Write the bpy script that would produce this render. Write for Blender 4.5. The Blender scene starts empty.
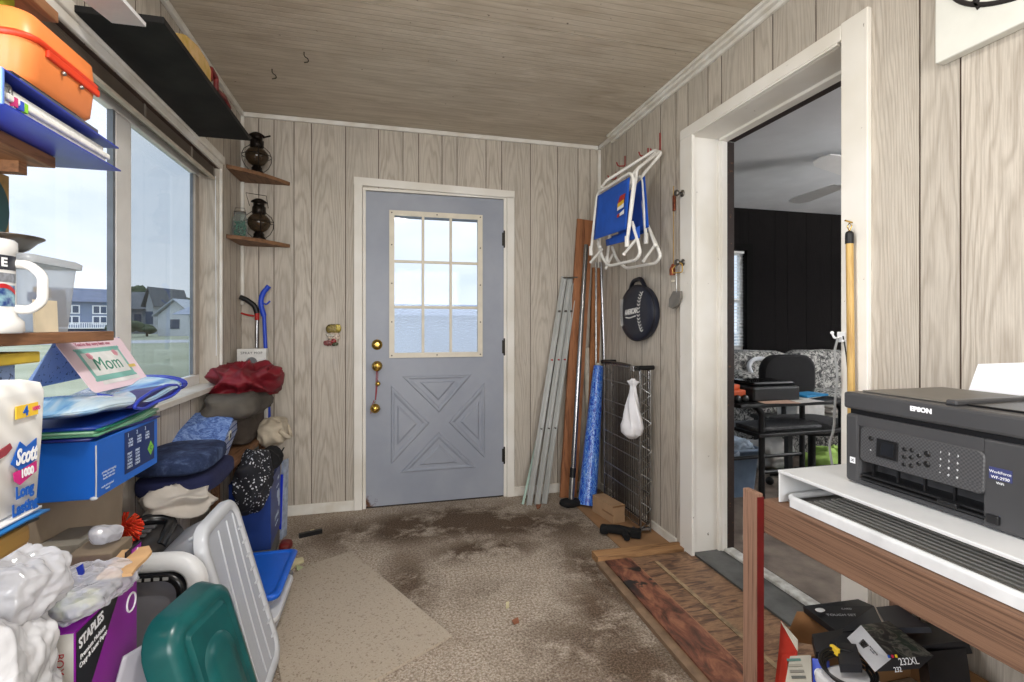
import bpy, bmesh, math, random
from mathutils import Vector, Matrix, Euler, noise
R = random.Random(7)
SC = bpy.context.scene
COL = SC.collection
PI = math.pi
# ---------------------------------------------------------------- camera frame
FP = 492.0; CU = 512.0; CV = 325.0; H = 1.18
TH = math.atan(125 / 492); SN = math.sin(TH); CS = math.cos(TH)
def ray(u, v):
    a = (u - CU) / FP
    return CS * a + SN, -SN * a + CS, -(v - CV) / FP
def PX(u, v, x):
    r = ray(u, v); k = x / r[0]; return Vector((x, r[1] * k, H + r[2] * k))
def PY(u, v, y):
    r = ray(u, v); k = y / r[1]; return Vector((r[0] * k, y, H + r[2] * k))
def PZ(u, v, z):
    r = ray(u, v); k = (z - H) / r[2]; return Vector((r[0] * k, r[1] * k, z))
def PD(u, v, d):
    r = ray(u, v); return Vector((r[0] * d, r[1] * d, H + r[2] * d))

# ---------------------------------------------------------------- materials
def lin(c):
    return tuple(((x / 255) / 12.92 if x / 255 <= .04045 else ((x / 255 + .055) / 1.055) ** 2.4) for x in c[:3]) + (1,)
class NT:
    def __init__(s, name):
        s.m = bpy.data.materials.new(name); s.m.use_nodes = True
        s.t = s.m.node_tree; s.t.nodes.clear()
        s.out = s.n('ShaderNodeOutputMaterial')
    def n(s, typ, **kw):
        nd = s.t.nodes.new(typ)
        for k, v in kw.items():
            if hasattr(nd, k): setattr(nd, k, v)
        return nd
    def l(s, a, b): s.t.links.new(a, b)
    def val(s, nd, **kw):
        for k, v in kw.items(): nd.inputs[k.replace('_', ' ')].default_value = v
        return nd
    def mix(s, f, a, b, mode='MIX'):
        nd = s.n('ShaderNodeMix', data_type='RGBA', blend_type=mode)
        for i, x in ((0, f), (6, a), (7, b)):
            if hasattr(x, 'links'): s.l(x, nd.inputs[i])
            else: nd.inputs[i].default_value = x
        return nd.outputs[2]
    def math(s, op, a, b=0.0, c=0.0):
        nd = s.n('ShaderNodeMath', operation=op)
        for i, x in enumerate((a, b, c)):
            if hasattr(x, 'links'): s.l(x, nd.inputs[i])
            else: nd.inputs[i].default_value = x
        return nd.outputs[0]
    def noise(s, vec, scale, detail=4, rough=.5, dist=0):
        nd = s.n('ShaderNodeTexNoise'); s.val(nd, Scale=scale, Detail=detail, Roughness=rough, Distortion=dist)
        if vec is not None: s.l(vec, nd.inputs['Vector'])
        return nd
    def ramp(s, f, stops):
        nd = s.n('ShaderNodeValToRGB'); el = nd.color_ramp.elements
        while len(el) < len(stops): el.new(.5)
        for e, (p, c) in zip(el, stops): e.position = p; e.color = c if len(c) == 4 else lin(c)
        s.l(f, nd.inputs[0]); return nd.outputs[0]
    def maprange(s, f, a, b, c=0.0, d=1.0):
        nd = s.n('ShaderNodeMapRange'); s.l(f, nd.inputs[0])
        for i, x in enumerate((a, b, c, d)): nd.inputs[i + 1].default_value = x
        return nd.outputs[0]
    def bump(s, h, strength=.3, dist=.01):
        nd = s.n('ShaderNodeBump'); s.val(nd, Strength=strength, Distance=dist); s.l(h, nd.inputs['Height']); return nd.outputs[0]
    def scaled(s, vec, sc, loc=(0, 0, 0)):
        nd = s.n('ShaderNodeMapping'); nd.inputs['Scale'].default_value = sc; nd.inputs['Location'].default_value = loc
        s.l(vec, nd.inputs[0]); return nd.outputs[0]
    def pos(s): return s.n('ShaderNodeNewGeometry').outputs['Position']
    def obj(s): return s.n('ShaderNodeTexCoord').outputs['Object']
    def uv(s): return s.n('ShaderNodeTexCoord').outputs['UV']
    def bsdf(s, col, rough=.5, metal=0.0, nrm=None, spec=.4, coat=0.0):
        b = s.n('ShaderNodeBsdfPrincipled')
        for k, x in (('Base Color', col), ('Roughness', rough), ('Metallic', metal), ('Specular IOR Level', spec), ('Coat Weight', coat)):
            if hasattr(x, 'links'): s.l(x, b.inputs[k])
            else: b.inputs[k].default_value = x
        if nrm is not None: s.l(nrm, b.inputs['Normal'])
        s.l(b.outputs[0], s.out.inputs[0]); return b
CACHE = {}
def mat(name, c=(128, 128, 128), rough=.5, metal=0.0, var=.12, scale=14, bump=0.0, bscale=60, spec=.4, c2=None, coat=0.0):
    if name in CACHE: return CACHE[name]
    t = NT(name); o = t.obj()
    f = t.noise(o, scale, 3).outputs[0]
    a = lin(c)
    b = lin(c2) if c2 else tuple(x * (1 - var * 2) for x in a[:3]) + (1,)
    col = t.mix(t.maprange(f, .35, .7), a, b)
    nrm = t.bump(t.noise(o, bscale, 4).outputs[0], bump, .004) if bump else None
    t.bsdf(col, rough, metal, nrm, spec, coat)
    CACHE[name] = t.m; return t.m
def clear(name, c=(255, 255, 255), see=.9, rough=.05, gloss=.6, bump=0.0, bscale=30, milk=(235, 238, 242)):
    """see-through film or plastic: part transparent, part milky, with a sheen"""
    if name in CACHE: return CACHE[name]
    t = NT(name); o = t.obj()
    tr = t.n('ShaderNodeBsdfTransparent'); tr.inputs[0].default_value = lin(c)
    p = t.n('ShaderNodeBsdfPrincipled'); p.inputs['Base Color'].default_value = lin(milk); p.inputs['Roughness'].default_value = rough
    p.inputs['Specular IOR Level'].default_value = gloss
    if bump:
        vz = t.n('ShaderNodeTexVoronoi', feature='F1'); t.val(vz, Scale=bscale * .9); t.l(t.mix(.12, o, t.noise(o, 12, 3).outputs[1]), vz.inputs['Vector'])
        nb = t.bump(vz.outputs[0], bump, .012); t.l(nb, p.inputs['Normal'])
    mx = t.n('ShaderNodeMixShader'); mx.inputs[0].default_value = see
    fr = t.n('ShaderNodeLayerWeight'); fr.inputs[0].default_value = .5
    fac = t.math('MULTIPLY', t.math('SUBTRACT', 1.0, t.math('MULTIPLY', t.math('POWER', fr.outputs['Facing'], 3.0), .8)), see)
    t.l(fac, mx.inputs[0]); t.l(p.outputs[0], mx.inputs[1]); t.l(tr.outputs[0], mx.inputs[2]); t.l(mx.outputs[0], t.out.inputs[0])
    CACHE[name] = t.m; return t.m
def wood(name, c1, c2, rough=.55, sc=(3, 3, 40), dark=None, axis=None, bump=.1, spec=.3):
    """grain stretched along one object axis: sc is the texture scale, small along the grain"""
    if name in CACHE: return CACHE[name]
    t = NT(name); o = t.obj()
    w = t.scaled(o, sc)
    f = t.noise(w, 1.0, 5, .6, 1.2).outputs[0]
    g = t.noise(t.scaled(o, tuple(x * 4 for x in sc)), 1.0, 3, .6, .3).outputs[0]
    f2 = t.math('ADD', t.math('MULTIPLY', f, .7), t.math('MULTIPLY', g, .3))
    st = [(.36, c2), (.5, c1), (.66, tuple(min(255, x * 1.08) for x in c1))]
    if dark: st.insert(0, (.3, dark))
    t.bsdf(t.ramp(f2, st), rough, 0, t.bump(f2, bump, .003), spec)
    CACHE[name] = t.m; return t.m

# ---------------------------------------------------------------- mesh builder
class MB:
    def __init__(s): s.v = []; s.f = []; s.mi = []; s.sm = []; s.M = None; s.k = 0; s.smooth = False; s.uvs = {}
    def add(s, vs, fs, smooth=None):
        b = len(s.v)
        for p in vs:
            p = Vector(p); s.v.append(s.M @ p if s.M is not None else p)
        for f in fs:
            s.f.append([b + i for i in f]); s.mi.append(s.k); s.sm.append(s.smooth if smooth is None else smooth)
        return s
    def box(s, lo, hi, bev=0.0):
        lo, hi = Vector(lo), Vector(hi)
        x0, y0, z0 = (min(lo[i], hi[i]) for i in range(3)); x1, y1, z1 = (max(lo[i], hi[i]) for i in range(3))
        vs = [(x0, y0, z0), (x1, y0, z0), (x1, y1, z0), (x0, y1, z0), (x0, y0, z1), (x1, y0, z1), (x1, y1, z1), (x0, y1, z1)]
        fs = [(0, 3, 2, 1), (4, 5, 6, 7), (0, 1, 5, 4), (1, 2, 6, 5), (2, 3, 7, 6), (3, 0, 4, 7)]
        if bev <= 0: return s.add(vs, fs)
        bm = bmesh.new(); bv = [bm.verts.new(p) for p in vs]
        for f in fs: bm.faces.new([bv[i] for i in f])
        bmesh.ops.bevel(bm, geom=list(bm.edges), offset=bev, segments=2 if bev < .012 else 3, profile=.5, affect='EDGES')
        return s.bm(bm)
    def bm(s, bm, smooth=None):
        bm.verts.index_update()
        s.add([v.co.copy() for v in bm.verts], [[v.index for v in f.verts] for f in bm.faces], smooth); bm.free(); return s
    def boxc(s, c, d, bev=0.0):
        c = Vector(c); d = Vector(d) / 2; return s.box(c - d, c + d, bev)
    def hexa(s, b4, t4):
        """solid from four bottom and four top corners"""
        return s.add(list(b4) + list(t4), [(0, 3, 2, 1), (4, 5, 6, 7), (0, 1, 5, 4), (1, 2, 6, 5), (2, 3, 7, 6), (3, 0, 4, 7)])
    def slab(s, pts, off):
        """polygon pushed along off"""
        off = Vector(off); n = len(pts); a = [Vector(p) for p in pts]; b = [p + off for p in a]
        return s.add(a + b, [tuple(range(n))[::-1], tuple(range(n, 2 * n))] + [(i, (i + 1) % n, n + (i + 1) % n, n + i) for i in range(n)])
    def tube(s, pts, r, n=10, closed=False, r2=None, smooth=True):
        pts = [Vector(p) for p in pts]; m = len(pts); rings = []
        rr = r if isinstance(r, (list, tuple)) else [r + ((r2 if r2 is not None else r) - r) * i / max(1, m - 1) for i in range(m)]
        up = None
        for i, p in enumerate(pts):
            if closed: t = (pts[(i + 1) % m] - pts[i - 1])
            else: t = pts[min(i + 1, m - 1)] - pts[max(i - 1, 0)]
            if t.length < 1e-9: t = Vector((0, 0, 1))
            t.normalize()
            if up is None:
                up = Vector((0, 0, 1)) if abs(t.z) < .9 else Vector((1, 0, 0))
            a = t.cross(up)
            if a.length < 1e-5: a = t.cross(Vector((1, .3, 0)))
            a.normalize(); b = a.cross(t).normalized(); up = b
            rings.append([p + (a * math.cos(2 * PI * j / n) + b * math.sin(2 * PI * j / n)) * rr[i] for j in range(n)])
        vs = [q for rg in rings for q in rg]; fs = []
        for i in range(m if closed else m - 1):
            k = (i + 1) % m
            for j in range(n): fs.append((i * n + j, k * n + j, k * n + (j + 1) % n, i * n + (j + 1) % n))
        s.add(vs, fs, smooth)
        if not closed:
            s.add(rings[0], [tuple(range(n))[::-1]], False); s.add(rings[-1], [tuple(range(n))], False)
        return s
    def path(s, pts, r, rad=.02, n=10, seg=5, closed=False):
        """tube with rounded bends"""
        return s.tube(fillet(pts, rad, seg, closed), r, n, closed)
    def lathe(s, prof, n=24, c=(0, 0, 0), M=None, smooth=True):
        vs = []; c = Vector(c)
        for r, z in prof:
            for j in range(n):
                p = Vector((r * math.cos(2 * PI * j / n), r * math.sin(2 * PI * j / n), z))
                vs.append((M @ p if M is not None else p) + c)
        fs = []
        for i in range(len(prof) - 1):
            for j in range(n): fs.append((i * n + j, i * n + (j + 1) % n, (i + 1) * n + (j + 1) % n, (i + 1) * n + j))
        s.add(vs, fs, smooth)
        if prof[0][0] > 1e-6: s.add(vs[:n], [tuple(range(n))[::-1]], False)
        if prof[-1][0] > 1e-6: s.add(vs[-n:], [tuple(range(n))], False)
        return s
    def rod(s, a, b, r, n=10, r2=None): return s.tube([a, b], r, n, r2=r2)
    def ball(s, c, r, n=16, sc=(1, 1, 1)):
        pr = [(r * math.sin(PI * i / (n // 2)), -r * math.cos(PI * i / (n // 2))) for i in range(n // 2 + 1)]
        pr = [(max(a, 1e-7), b) for a, b in pr]
        return s.lathe(pr, n, c, Matrix.Diagonal((*sc, 1)))
    def sheet(s, fn, nu, nv, thick=0.0, smooth=True, closeu=False):
        P = [[Vector(fn(i / nu, j / nv)) for j in range(nv + 1)] for i in range(nu + 1)]
        if not thick:
            vs = [p for r in P for p in r]
            return s.add(vs, [(i * (nv + 1) + j, (i + 1) * (nv + 1) + j, (i + 1) * (nv + 1) + j + 1, i * (nv + 1) + j + 1) for i in range(nu) for j in range(nv)], smooth)
        Nn = []
        for i in range(nu + 1):
            for j in range(nv + 1):
                a = P[min(i + 1, nu)][j] - P[max(i - 1, 0)][j]; b = P[i][min(j + 1, nv)] - P[i][max(j - 1, 0)]
                c = a.cross(b); Nn.append(c.normalized() if c.length > 1e-12 else Vector((0, 0, 1)))
        T = [p for r in P for p in r]; m = len(T)
        Bt = [p - q * thick for p, q in zip(T, Nn)]
        W = nv + 1; fs = []
        for i in range(nu):
            for j in range(nv):
                q = (i * W + j, (i + 1) * W + j, (i + 1) * W + j + 1, i * W + j + 1); fs.append(q); fs.append(tuple(m + x for x in q[::-1]))
        for j in range(nv):
            fs.append((j + 1, j, m + j, m + j + 1)[::-1]); a = nu * W + j; fs.append((a, a + 1, m + a + 1, m + a)[::-1])
        for i in range(nu):
            a = i * W; b = (i + 1) * W; fs.append((a, b, m + b, m + a)[::-1]); a += nv; b += nv; fs.append((b, a, m + a, m + b)[::-1])
        return s.add(T + Bt, fs, smooth)
    def blob(s, c, size, e=.6, amp=.01, fs=14, seed=0, n=40, fold=0.0, fdir=None, M=None, flat=None, ridge=True, crumple=0.0):
        """soft rounded body with wrinkles: folded cloth, bags, cushions"""
        c = Vector(c); hx, hy, hz = (d / 2 for d in size); vs = []; n2 = n // 2
        sg = lambda x, p: math.copysign(abs(x) ** p, x)
        off = Vector((seed * 13.7, seed * 5.1, seed * 9.3))
        for i in range(n2 + 1):
            la = -PI / 2 + PI * i / n2
            for j in range(n):
                lo = 2 * PI * j / n
                p = Vector((sg(math.cos(la), e) * sg(math.cos(lo), e) * hx, sg(math.cos(la), e) * sg(math.sin(lo), e) * hy, sg(math.sin(la), e) * hz))
                d = p.normalized() if p.length > 0 else Vector((0, 0, 1))
                q = Vector((p.x * (fdir[0] if fdir else 1), p.y * (fdir[1] if fdir else 1), p.z * (fdir[2] if fdir else 1)))
                h = noise.noise(q * fs + off)
                if ridge: h = 1 - 2 * abs(noise.noise(q * fs + off)) ** .8 * 1.6
                h2 = noise.noise(q * fs * 2.6 + off) * .4
                if crumple:
                    w_ = q + noise.noise_vector(q * fs * 1.3 + off) * .018; vd = noise.voronoi(w_ * fs * 2.2 + off)[0]; h2 += crumple * (.5 - min(1, vd[0])) + crumple * .6 * (.5 - min(1, noise.voronoi(w_ * fs * 5 + off)[0][0]))
                p = p + d * (h + h2) * amp
                if fold: p.z += math.sin(p.x * 40 + 6 * noise.noise(q * 5 + off)) * fold
                if flat is not None: p.z = max(p.z, -hz + flat)
                vs.append((M @ p if M is not None else p) + c)
        fcs = [(i * n + j, i * n + (j + 1) % n, (i + 1) * n + (j + 1) % n, (i + 1) * n + j) for i in range(n2) for j in range(n)]
        return s.add(vs, fcs, True)
def fillet(pts, rad, seg=5, closed=False):
    pts = [Vector(p) for p in pts]; out = []; m = len(pts)
    for i, p in enumerate(pts):
        if not closed and i in (0, m - 1): out.append(p); continue
        a = pts[i - 1] - p; b = pts[(i + 1) % m] - p
        r = min(rad, a.length * .45, b.length * .45); a = a.normalized() * r; b = b.normalized() * r
        for k in range(seg + 1):
            t = k / seg; out.append(p + a * (1 - t) ** 2 + b * t ** 2)
    return out
def rrect(w, h, r, seg=6):
    """rounded rectangle outline centred at 0"""
    o = []
    for cx, cy, a0 in ((w / 2 - r, h / 2 - r, 0), (-w / 2 + r, h / 2 - r, 90), (-w / 2 + r, -h / 2 + r, 180), (w / 2 - r, -h / 2 + r, 270)):
        for k in range(seg + 1):
            a = math.radians(a0 + 90 * k / seg); o.append((cx + r * math.cos(a), cy + r * math.sin(a)))
    return o
def loft(mb, rings, cap=(True, True), smooth=True):
    n = len(rings[0]); vs = [p for r in rings for p in r]
    fs = [(i * n + j, i * n + (j + 1) % n, (i + 1) * n + (j + 1) % n, (i + 1) * n + j) for i in range(len(rings) - 1) for j in range(n)]
    mb.add(vs, fs, smooth)
    if cap[0]: mb.add(rings[0], [tuple(range(n))[::-1]], False)
    if cap[1]: mb.add(rings[-1], [tuple(range(n))], False)
def frame(o, x, y):
    """matrix: origin o, x axis along x, y axis near y, z = x cross y"""
    x = Vector(x).normalized(); z = x.cross(Vector(y)).normalized(); y = z.cross(x)
    M = Matrix((x, y, z)).transposed().to_4x4(); M.translation = Vector(o); return M
WM = {}
def obj(name, mb, mats, parent=None, label=None, kind=None, base=None):
    """link a builder (in world coordinates) as one mesh object"""
    if not isinstance(mats, (list, tuple)): mats = [mats]
    me = bpy.data.meshes.new(name)
    me.from_pydata([tuple(v) for v in mb.v], [], mb.f)
    me.polygons.foreach_set('material_index', mb.mi); me.polygons.foreach_set('use_smooth', mb.sm)
    for m in mats: me.materials.append(m)
    if mb.uvs:
        ul = me.uv_layers.new(name='UVMap')
        for p in me.polygons:
            u = mb.uvs.get(p.index)
            if u:
                for li, q in zip(p.loop_indices, u): ul.data[li].uv = q
    o = bpy.data.objects.new(name, me); COL.objects.link(o)
    if parent is not None:
        o.parent = parent; W = WM[parent.name]
    else:
        if base is None:
            xs = [v.x for v in mb.v]; ys = [v.y for v in mb.v]; zs = [v.z for v in mb.v]
            base = ((min(xs) + max(xs)) / 2, (min(ys) + max(ys)) / 2, min(zs))
        W = Matrix.Translation(Vector(base)); o.matrix_world = W
    me.transform(W.inverted()); me.validate(); me.update()
    WM[o.name] = W
    if label: o['label'] = label
    if kind: o['kind'] = kind
    return o
def thing(name, label, cat, loc=(0, 0, 0), rz=0.0, group=None, M=None):
    o = bpy.data.objects.new(name, None); COL.objects.link(o); o.empty_display_size = .05
    W = M if M is not None else Matrix.Translation(Vector(loc)) @ Matrix.Rotation(rz, 4, 'Z')
    o.matrix_world = W; WM[o.name] = W
    o['label'] = label; o['category'] = cat
    if group: o['group'] = group
    return o
def tag(o, label, cat, group=None, kind=None):
    o['label'] = label; o['category'] = cat
    if group: o['group'] = group
    if kind: o['kind'] = kind
    return o
def one(name, mb, mats, label, cat, group=None, **kw): return tag(obj(name, mb, mats, **kw), label, cat, group)
def struct(name, mb, mats, parent=None): return obj(name, mb, mats, parent, kind=None if parent else 'structure')
def text(name, s, size, M, m, parent, ext=.0004, align='CENTER', shear=0.0, sx=1.0, bold=0.0, spacing=1.0, label=None):
    cu = bpy.data.curves.new(name, 'FONT'); cu.body = s; cu.size = size; cu.extrude = ext; cu.align_x = align; cu.align_y = 'CENTER'
    cu.shear = shear; cu.offset = bold; cu.space_character = spacing; cu.resolution_u = 3
    t = bpy.data.objects.new('tmp', cu); COL.objects.link(t)
    dg = bpy.context.evaluated_depsgraph_get(); dg.update()
    me = bpy.data.meshes.new_from_object(t.evaluated_get(dg)); bpy.data.objects.remove(t)
    mb = MB(); S = Matrix.Diagonal((sx, 1, 1, 1))
    mb.add([M @ (S @ v.co) for v in me.vertices], [list(p.vertices) for p in me.polygons]); bpy.data.meshes.remove(me)
    return obj(name, mb, m, parent, label)

# ---------------------------------------------------------------- render settings, camera, sky
SC.view_settings.view_transform = 'Standard'; SC.view_settings.look = 'None'
SC.view_settings.exposure = 0.0; SC.view_settings.gamma = 1.0; SC.view_settings.use_curve_mapping = False
try:
    SC.cycles.use_denoising = True; SC.cycles.denoiser = 'OPENIMAGEDENOISE'
    SC.cycles.transparent_max_bounces = 24; SC.cycles.max_bounces = 8; SC.cycles.sample_clamp_indirect = 6
except Exception: pass
cam = bpy.data.cameras.new('camera'); co = bpy.data.objects.new('camera', cam); COL.objects.link(co)
cam.sensor_width = 36; cam.lens = FP / 1024 * 36; cam.shift_y = -16 / 1024; cam.clip_start = .02; cam.clip_end = 600
co.location = (0, 0, H); co.rotation_euler = (PI / 2, 0, -TH); SC.camera = co

w = bpy.data.worlds.new('overcast_sky'); SC.world = w; w.use_nodes = True; nt = w.node_tree; nt.nodes.clear()
def wn(t): return nt.nodes.new(t)
tc = wn('ShaderNodeTexCoord'); mp = wn('ShaderNodeMapping'); mp.inputs['Scale'].default_value = (1, 1, 3.2)
n1 = wn('ShaderNodeTexNoise'); n1.inputs['Scale'].default_value = 2.6; n1.inputs['Detail'].default_value = 6; n1.inputs['Roughness'].default_value = .5; n1.inputs['Distortion'].default_value = .4
rp = wn('ShaderNodeValToRGB'); rp.color_ramp.elements[0].position = .34; rp.color_ramp.elements[0].color = lin((212, 224, 240))
rp.color_ramp.elements[1].position = .62; rp.color_ramp.elements[1].color = lin((240, 245, 252))
sx = wn('ShaderNodeSeparateXYZ'); mr = wn('ShaderNodeMapRange'); mr.inputs[1].default_value = .5; mr.inputs[2].default_value = 1; mr.inputs[3].default_value = 1.36; mr.inputs[4].default_value = 3.8
bg = wn('ShaderNodeBackground'); ow = wn('ShaderNodeOutputWorld')
for a, b in ((tc.outputs['Generated'], mp.inputs[0]), (mp.outputs[0], n1.inputs[0]), (n1.outputs[0], rp.inputs[0]), (rp.outputs[0], bg.inputs[0]),
             (tc.outputs['Generated'], sx.inputs[0]), (sx.outputs[2], mr.inputs[0]), (mr.outputs[0], bg.inputs[1]), (bg.outputs[0], ow.inputs[0])): nt.links.new(a, b)

def area(name, loc, rot, sx_, sy_, e, col=(1, 1, 1), spread=PI):
    l = bpy.data.lights.new(name, 'AREA'); l.shape = 'RECTANGLE'; l.size = sx_; l.size_y = sy_; l.energy = e; l.color = col; l.spread = spread
    o = bpy.data.objects.new(name, l); COL.objects.link(o); o.location = loc; o.rotation_euler = rot; return o
# ================================================================ THE SETTING
XR, XL, YB, ZC, YF = 1.492, -.856, 3.29, 2.47, -1.7
def panel_mat(name, c, cd, grain=.8, dirt=.25):
    t = NT(name); uv = t.uv(); p = t.pos()
    s = t.n('ShaderNodeSeparateXYZ'); t.l(uv, s.inputs[0])
    u, v = s.outputs[0], s.outputs[1]
    idn = t.math('FLOOR', t.math('DIVIDE', v, 10.0))      # every plank sits in its own band of v
    wn_ = t.n('ShaderNodeTexWhiteNoise', noise_dimensions='1D'); t.l(idn, wn_.inputs['W']); rnd = wn_.outputs['Value']
    ns = t.noise(t.scaled(uv, (7, 1.0, 1)), 1.6, 3, .5, .2).outputs[0]
    # cathedral grain: parabolas up the plank, with small wobbles
    u2 = t.math('MULTIPLY', t.math('MULTIPLY', u, u), t.math('ADD', 130.0, t.math('MULTIPLY', rnd, 230.0)))
    arg = t.math('ADD', t.math('MULTIPLY', v, 2.1), t.math('ADD', u2, t.math('MULTIPLY', ns, 3.2)))
    ring = t.math('SINE', t.math('MULTIPLY', arg, 10.5))
    ring = t.math('POWER', t.math('ADD', t.math('MULTIPLY', ring, .5), .5), 2.2)
    fine = t.noise(t.scaled(uv, (260, 6, 1)), 1.0, 4, .7).outputs[0]
    blot = t.noise(t.scaled(uv, (6, 1.3, 1)), 1.0, 3, .6).outputs[0]
    a = t.mix(t.math('MULTIPLY', ring, .55 * grain), lin(c), lin(cd))
    a = t.mix(t.math('MULTIPLY', t.maprange(fine, .42, .66), .7 * grain), a, lin(cd))
    a = t.mix(t.math('MULTIPLY', t.maprange(blot, .45, .75), .35), a, lin(tuple(min(255, x * 1.1) for x in c)))
    a = t.mix(t.math('MULTIPLY', rnd, .3), a, lin(tuple(x * .84 for x in c)))
    g = t.noise(p, 3.0, 4, .6).outputs[0]
    a = t.mix(t.math('MULTIPLY', t.maprange(g, .55, .8), dirt), a, lin(tuple(x * .62 for x in c)))
    t.bsdf(a, .55 if dirt > .2 else .85, 0, t.bump(t.math('ADD', fine, ring), .12, .002), .25 if dirt > .2 else .06)
    return t.m
MP = panel_mat('pale_oak_panelling', (202, 194, 182), (142, 130, 116))
GROOVE = mat('panel_groove', (84, 68, 58), .9)
MPD = panel_mat('ebony_panelling', (26, 24, 24), (11, 10, 10), .7, .2)
GRD = mat('dark_groove', (12, 10, 10), .9)
def rects(a0, a1, z0, z1, holes):
    """split a rectangle around holes (h0, h1, z0, z1)"""
    out = [(a0, a1, z0, z1)]
    for h0, h1, q0, q1 in holes:
        nxt = []
        for x0, x1, y0, y1 in out:
            if h1 <= x0 or h0 >= x1 or q1 <= y0 or q0 >= y1: nxt.append((x0, x1, y0, y1)); continue
            if h0 > x0: nxt.append((x0, h0, y0, y1))
            if h1 < x1: nxt.append((h1, x1, y0, y1))
            m0, m1 = max(x0, h0), min(x1, h1)
            if q0 > y0: nxt.append((m0, m1, y0, q0))
            if q1 < y1: nxt.append((m0, m1, q1, y1))
        out = nxt
    return out
def panel_wall(name, P, length, height, grooves, holes, thick, mats, gap=.0022):
    """P(s, z, d): d > 0 goes into the wall. grooves: list of s positions"""
    mb = MB(); g = [length[0]] + sorted(x for x in grooves if length[0] < x < length[1]) + [length[1]]
    for i in range(len(g) - 1):
        c = (g[i] + g[i + 1]) / 2 + R.uniform(-.02, .02); off = 10 * (i + 1) + R.uniform(1, 4)
        for a, b, z0, z1 in rects(g[i], g[i + 1], 0, height, holes):
            a2 = a + gap if abs(a - g[i]) < 1e-6 else a; b2 = b - gap if abs(b - g[i + 1]) < 1e-6 else b
            mb.k = 0; n0 = len(mb.f)
            mb.add([P(a2, z0, 0), P(b2, z0, 0), P(b2, z1, 0), P(a2, z1, 0)], [(0, 1, 2, 3)])
            mb.uvs[n0] = [(a2 - c, z0 + off), (b2 - c, z0 + off), (b2 - c, z1 + off), (a2 - c, z1 + off)]
            mb.add([P(a2, z0, 0), P(a2, z1, 0), P(a2, z1, .003), P(a2, z0, .003)], [(0, 1, 2, 3)]); mb.mi[-1] = 1
            mb.add([P(b2, z0, 0), P(b2, z0, .003), P(b2, z1, .003), P(b2, z1, 0)], [(0, 1, 2, 3)]); mb.mi[-1] = 1
    for a, b, z0, z1 in rects(length[0], length[1], 0, height, holes):
        mb.k = 1
        mb.hexa([P(a, z0, .003), P(b, z0, .003), P(b, z0, thick), P(a, z0, thick)], [P(a, z1, .003), P(b, z1, .003), P(b, z1, thick), P(a, z1, thick)])
    return struct(name, mb, mats)
# back wall with the entry door
gx = [PY(u, 150, YB).x for u in (258.8, 274, 294, 311.6, 345.6, 378.6, 403, 418.7, 442, 457, 486, 501.7, 530.4, 557.6, 578, 590)]
DX0, DX1, DZ = -.150, .800, 2.062
panel_wall('wall_back', lambda s, z, d: Vector((s, YB + d, z)), (XL, XR), ZC, gx, [(DX0, DX1, 0, DZ)], .12, [MP, GROOVE])
# right wall with the cased doorway
gy = [PX(u, v, XR).y for u, v in ((606, 150), (612, 150), (619, 140), (626.6, 130), (642, 120), (660.6, 105), (676, 93), (688, 83), (708, 69), (721.5, 59), (754, 36), (772.8, 21), (816, 0), (919.9, 60), (960.6, 60))]
gy += [.70, .58, .38, .2, .05, -.1, -.35, -.5, -.8, -1.1, -1.3]
OY0, OY1, OZ = 1.325, 2.184, 2.135
panel_wall('wall_right', lambda s, z, d: Vector((XR + d, s, z)), (YF, YB + .12), ZC, gy, [(OY0, OY1, 0, OZ)], .232, [MP, GROOVE])
# left wall with the picture window
WY0, WY1, WZ0, WZ1 = .25, 2.886, .873, 2.0
gl = [3.2, 3.08, 2.96, 2.7, 2.5, 2.38, 2.2, 2.0, 1.87, 1.7, 1.5, 1.37, 1.2, 1.0, .8, .65, .4, .1, -.2, -.5, -.8, -1.2]
panel_wall('wall_left', lambda s, z, d: Vector((XL - d, s, z)), (YF, YB + .12), ZC, gl, [(WY0, WY1, WZ0, WZ1)], .10, [MP, GROOVE])
panel_wall('wall_rear', lambda s, z, d: Vector((s, YF - d, z)), (XL, XR), ZC, [-.6, -.3, -.1, .2, .5, .7, 1.0, 1.3], [(-.55, 1.2, .8, 2.1)], .12, [MP, GROOVE])

# ceiling: stained beadboard, lines run across the room
t = NT('stained_beadboard'); p = t.pos()
pd = t.mix(.012, p, t.noise(p, 2.2, 2).outputs[1])
wv = t.n('ShaderNodeTexWave', wave_type='BANDS', bands_direction='Y', wave_profile='SIN'); t.val(wv, Scale=9.0, Distortion=.25); t.l(p, wv.inputs[0])
ln = t.maprange(wv.outputs[1], .0, .16, 0, 1)
sp = t.scaled(p, (.9, 5, 1)); br = t.noise(sp, 3.5, 5, .6, .6).outputs[0]; st = t.noise(p, 2.0, 4, .55, .3).outputs[0]
c = t.mix(t.maprange(br, .35, .7), lin((204, 193, 176)), lin((176, 163, 144)))
c = t.mix(t.math('MULTIPLY', t.maprange(st, .5, .75), .35), c, lin((204, 193, 176)))
spk = t.noise(p, 38, 2, .5).outputs[0]
c = t.mix(t.math('MULTIPLY', t.maprange(spk, .73, .78), .8), c, lin((60, 46, 36)))
c = t.mix(t.math('SUBTRACT', .17, t.math('MULTIPLY', ln, .17)), c, lin((108, 92, 74)))
t.bsdf(c, .55, 0, t.bump(ln, .25, .003), .3); MCEIL = t.m
mb = MB()
seam = PZ(630, 43, ZC).y
mb.box((XL - .1, seam + .0025, ZC), (XR + .26, YB + .12, ZC + .08)); mb.box((XL - .1, YF - .12, ZC), (XR + .26, seam - .0025, ZC + .08))
mb.k = 1; mb.box((XL - .1, seam - .0025, ZC + .004), (XR + .26, seam + .0025, ZC + .08))
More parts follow.
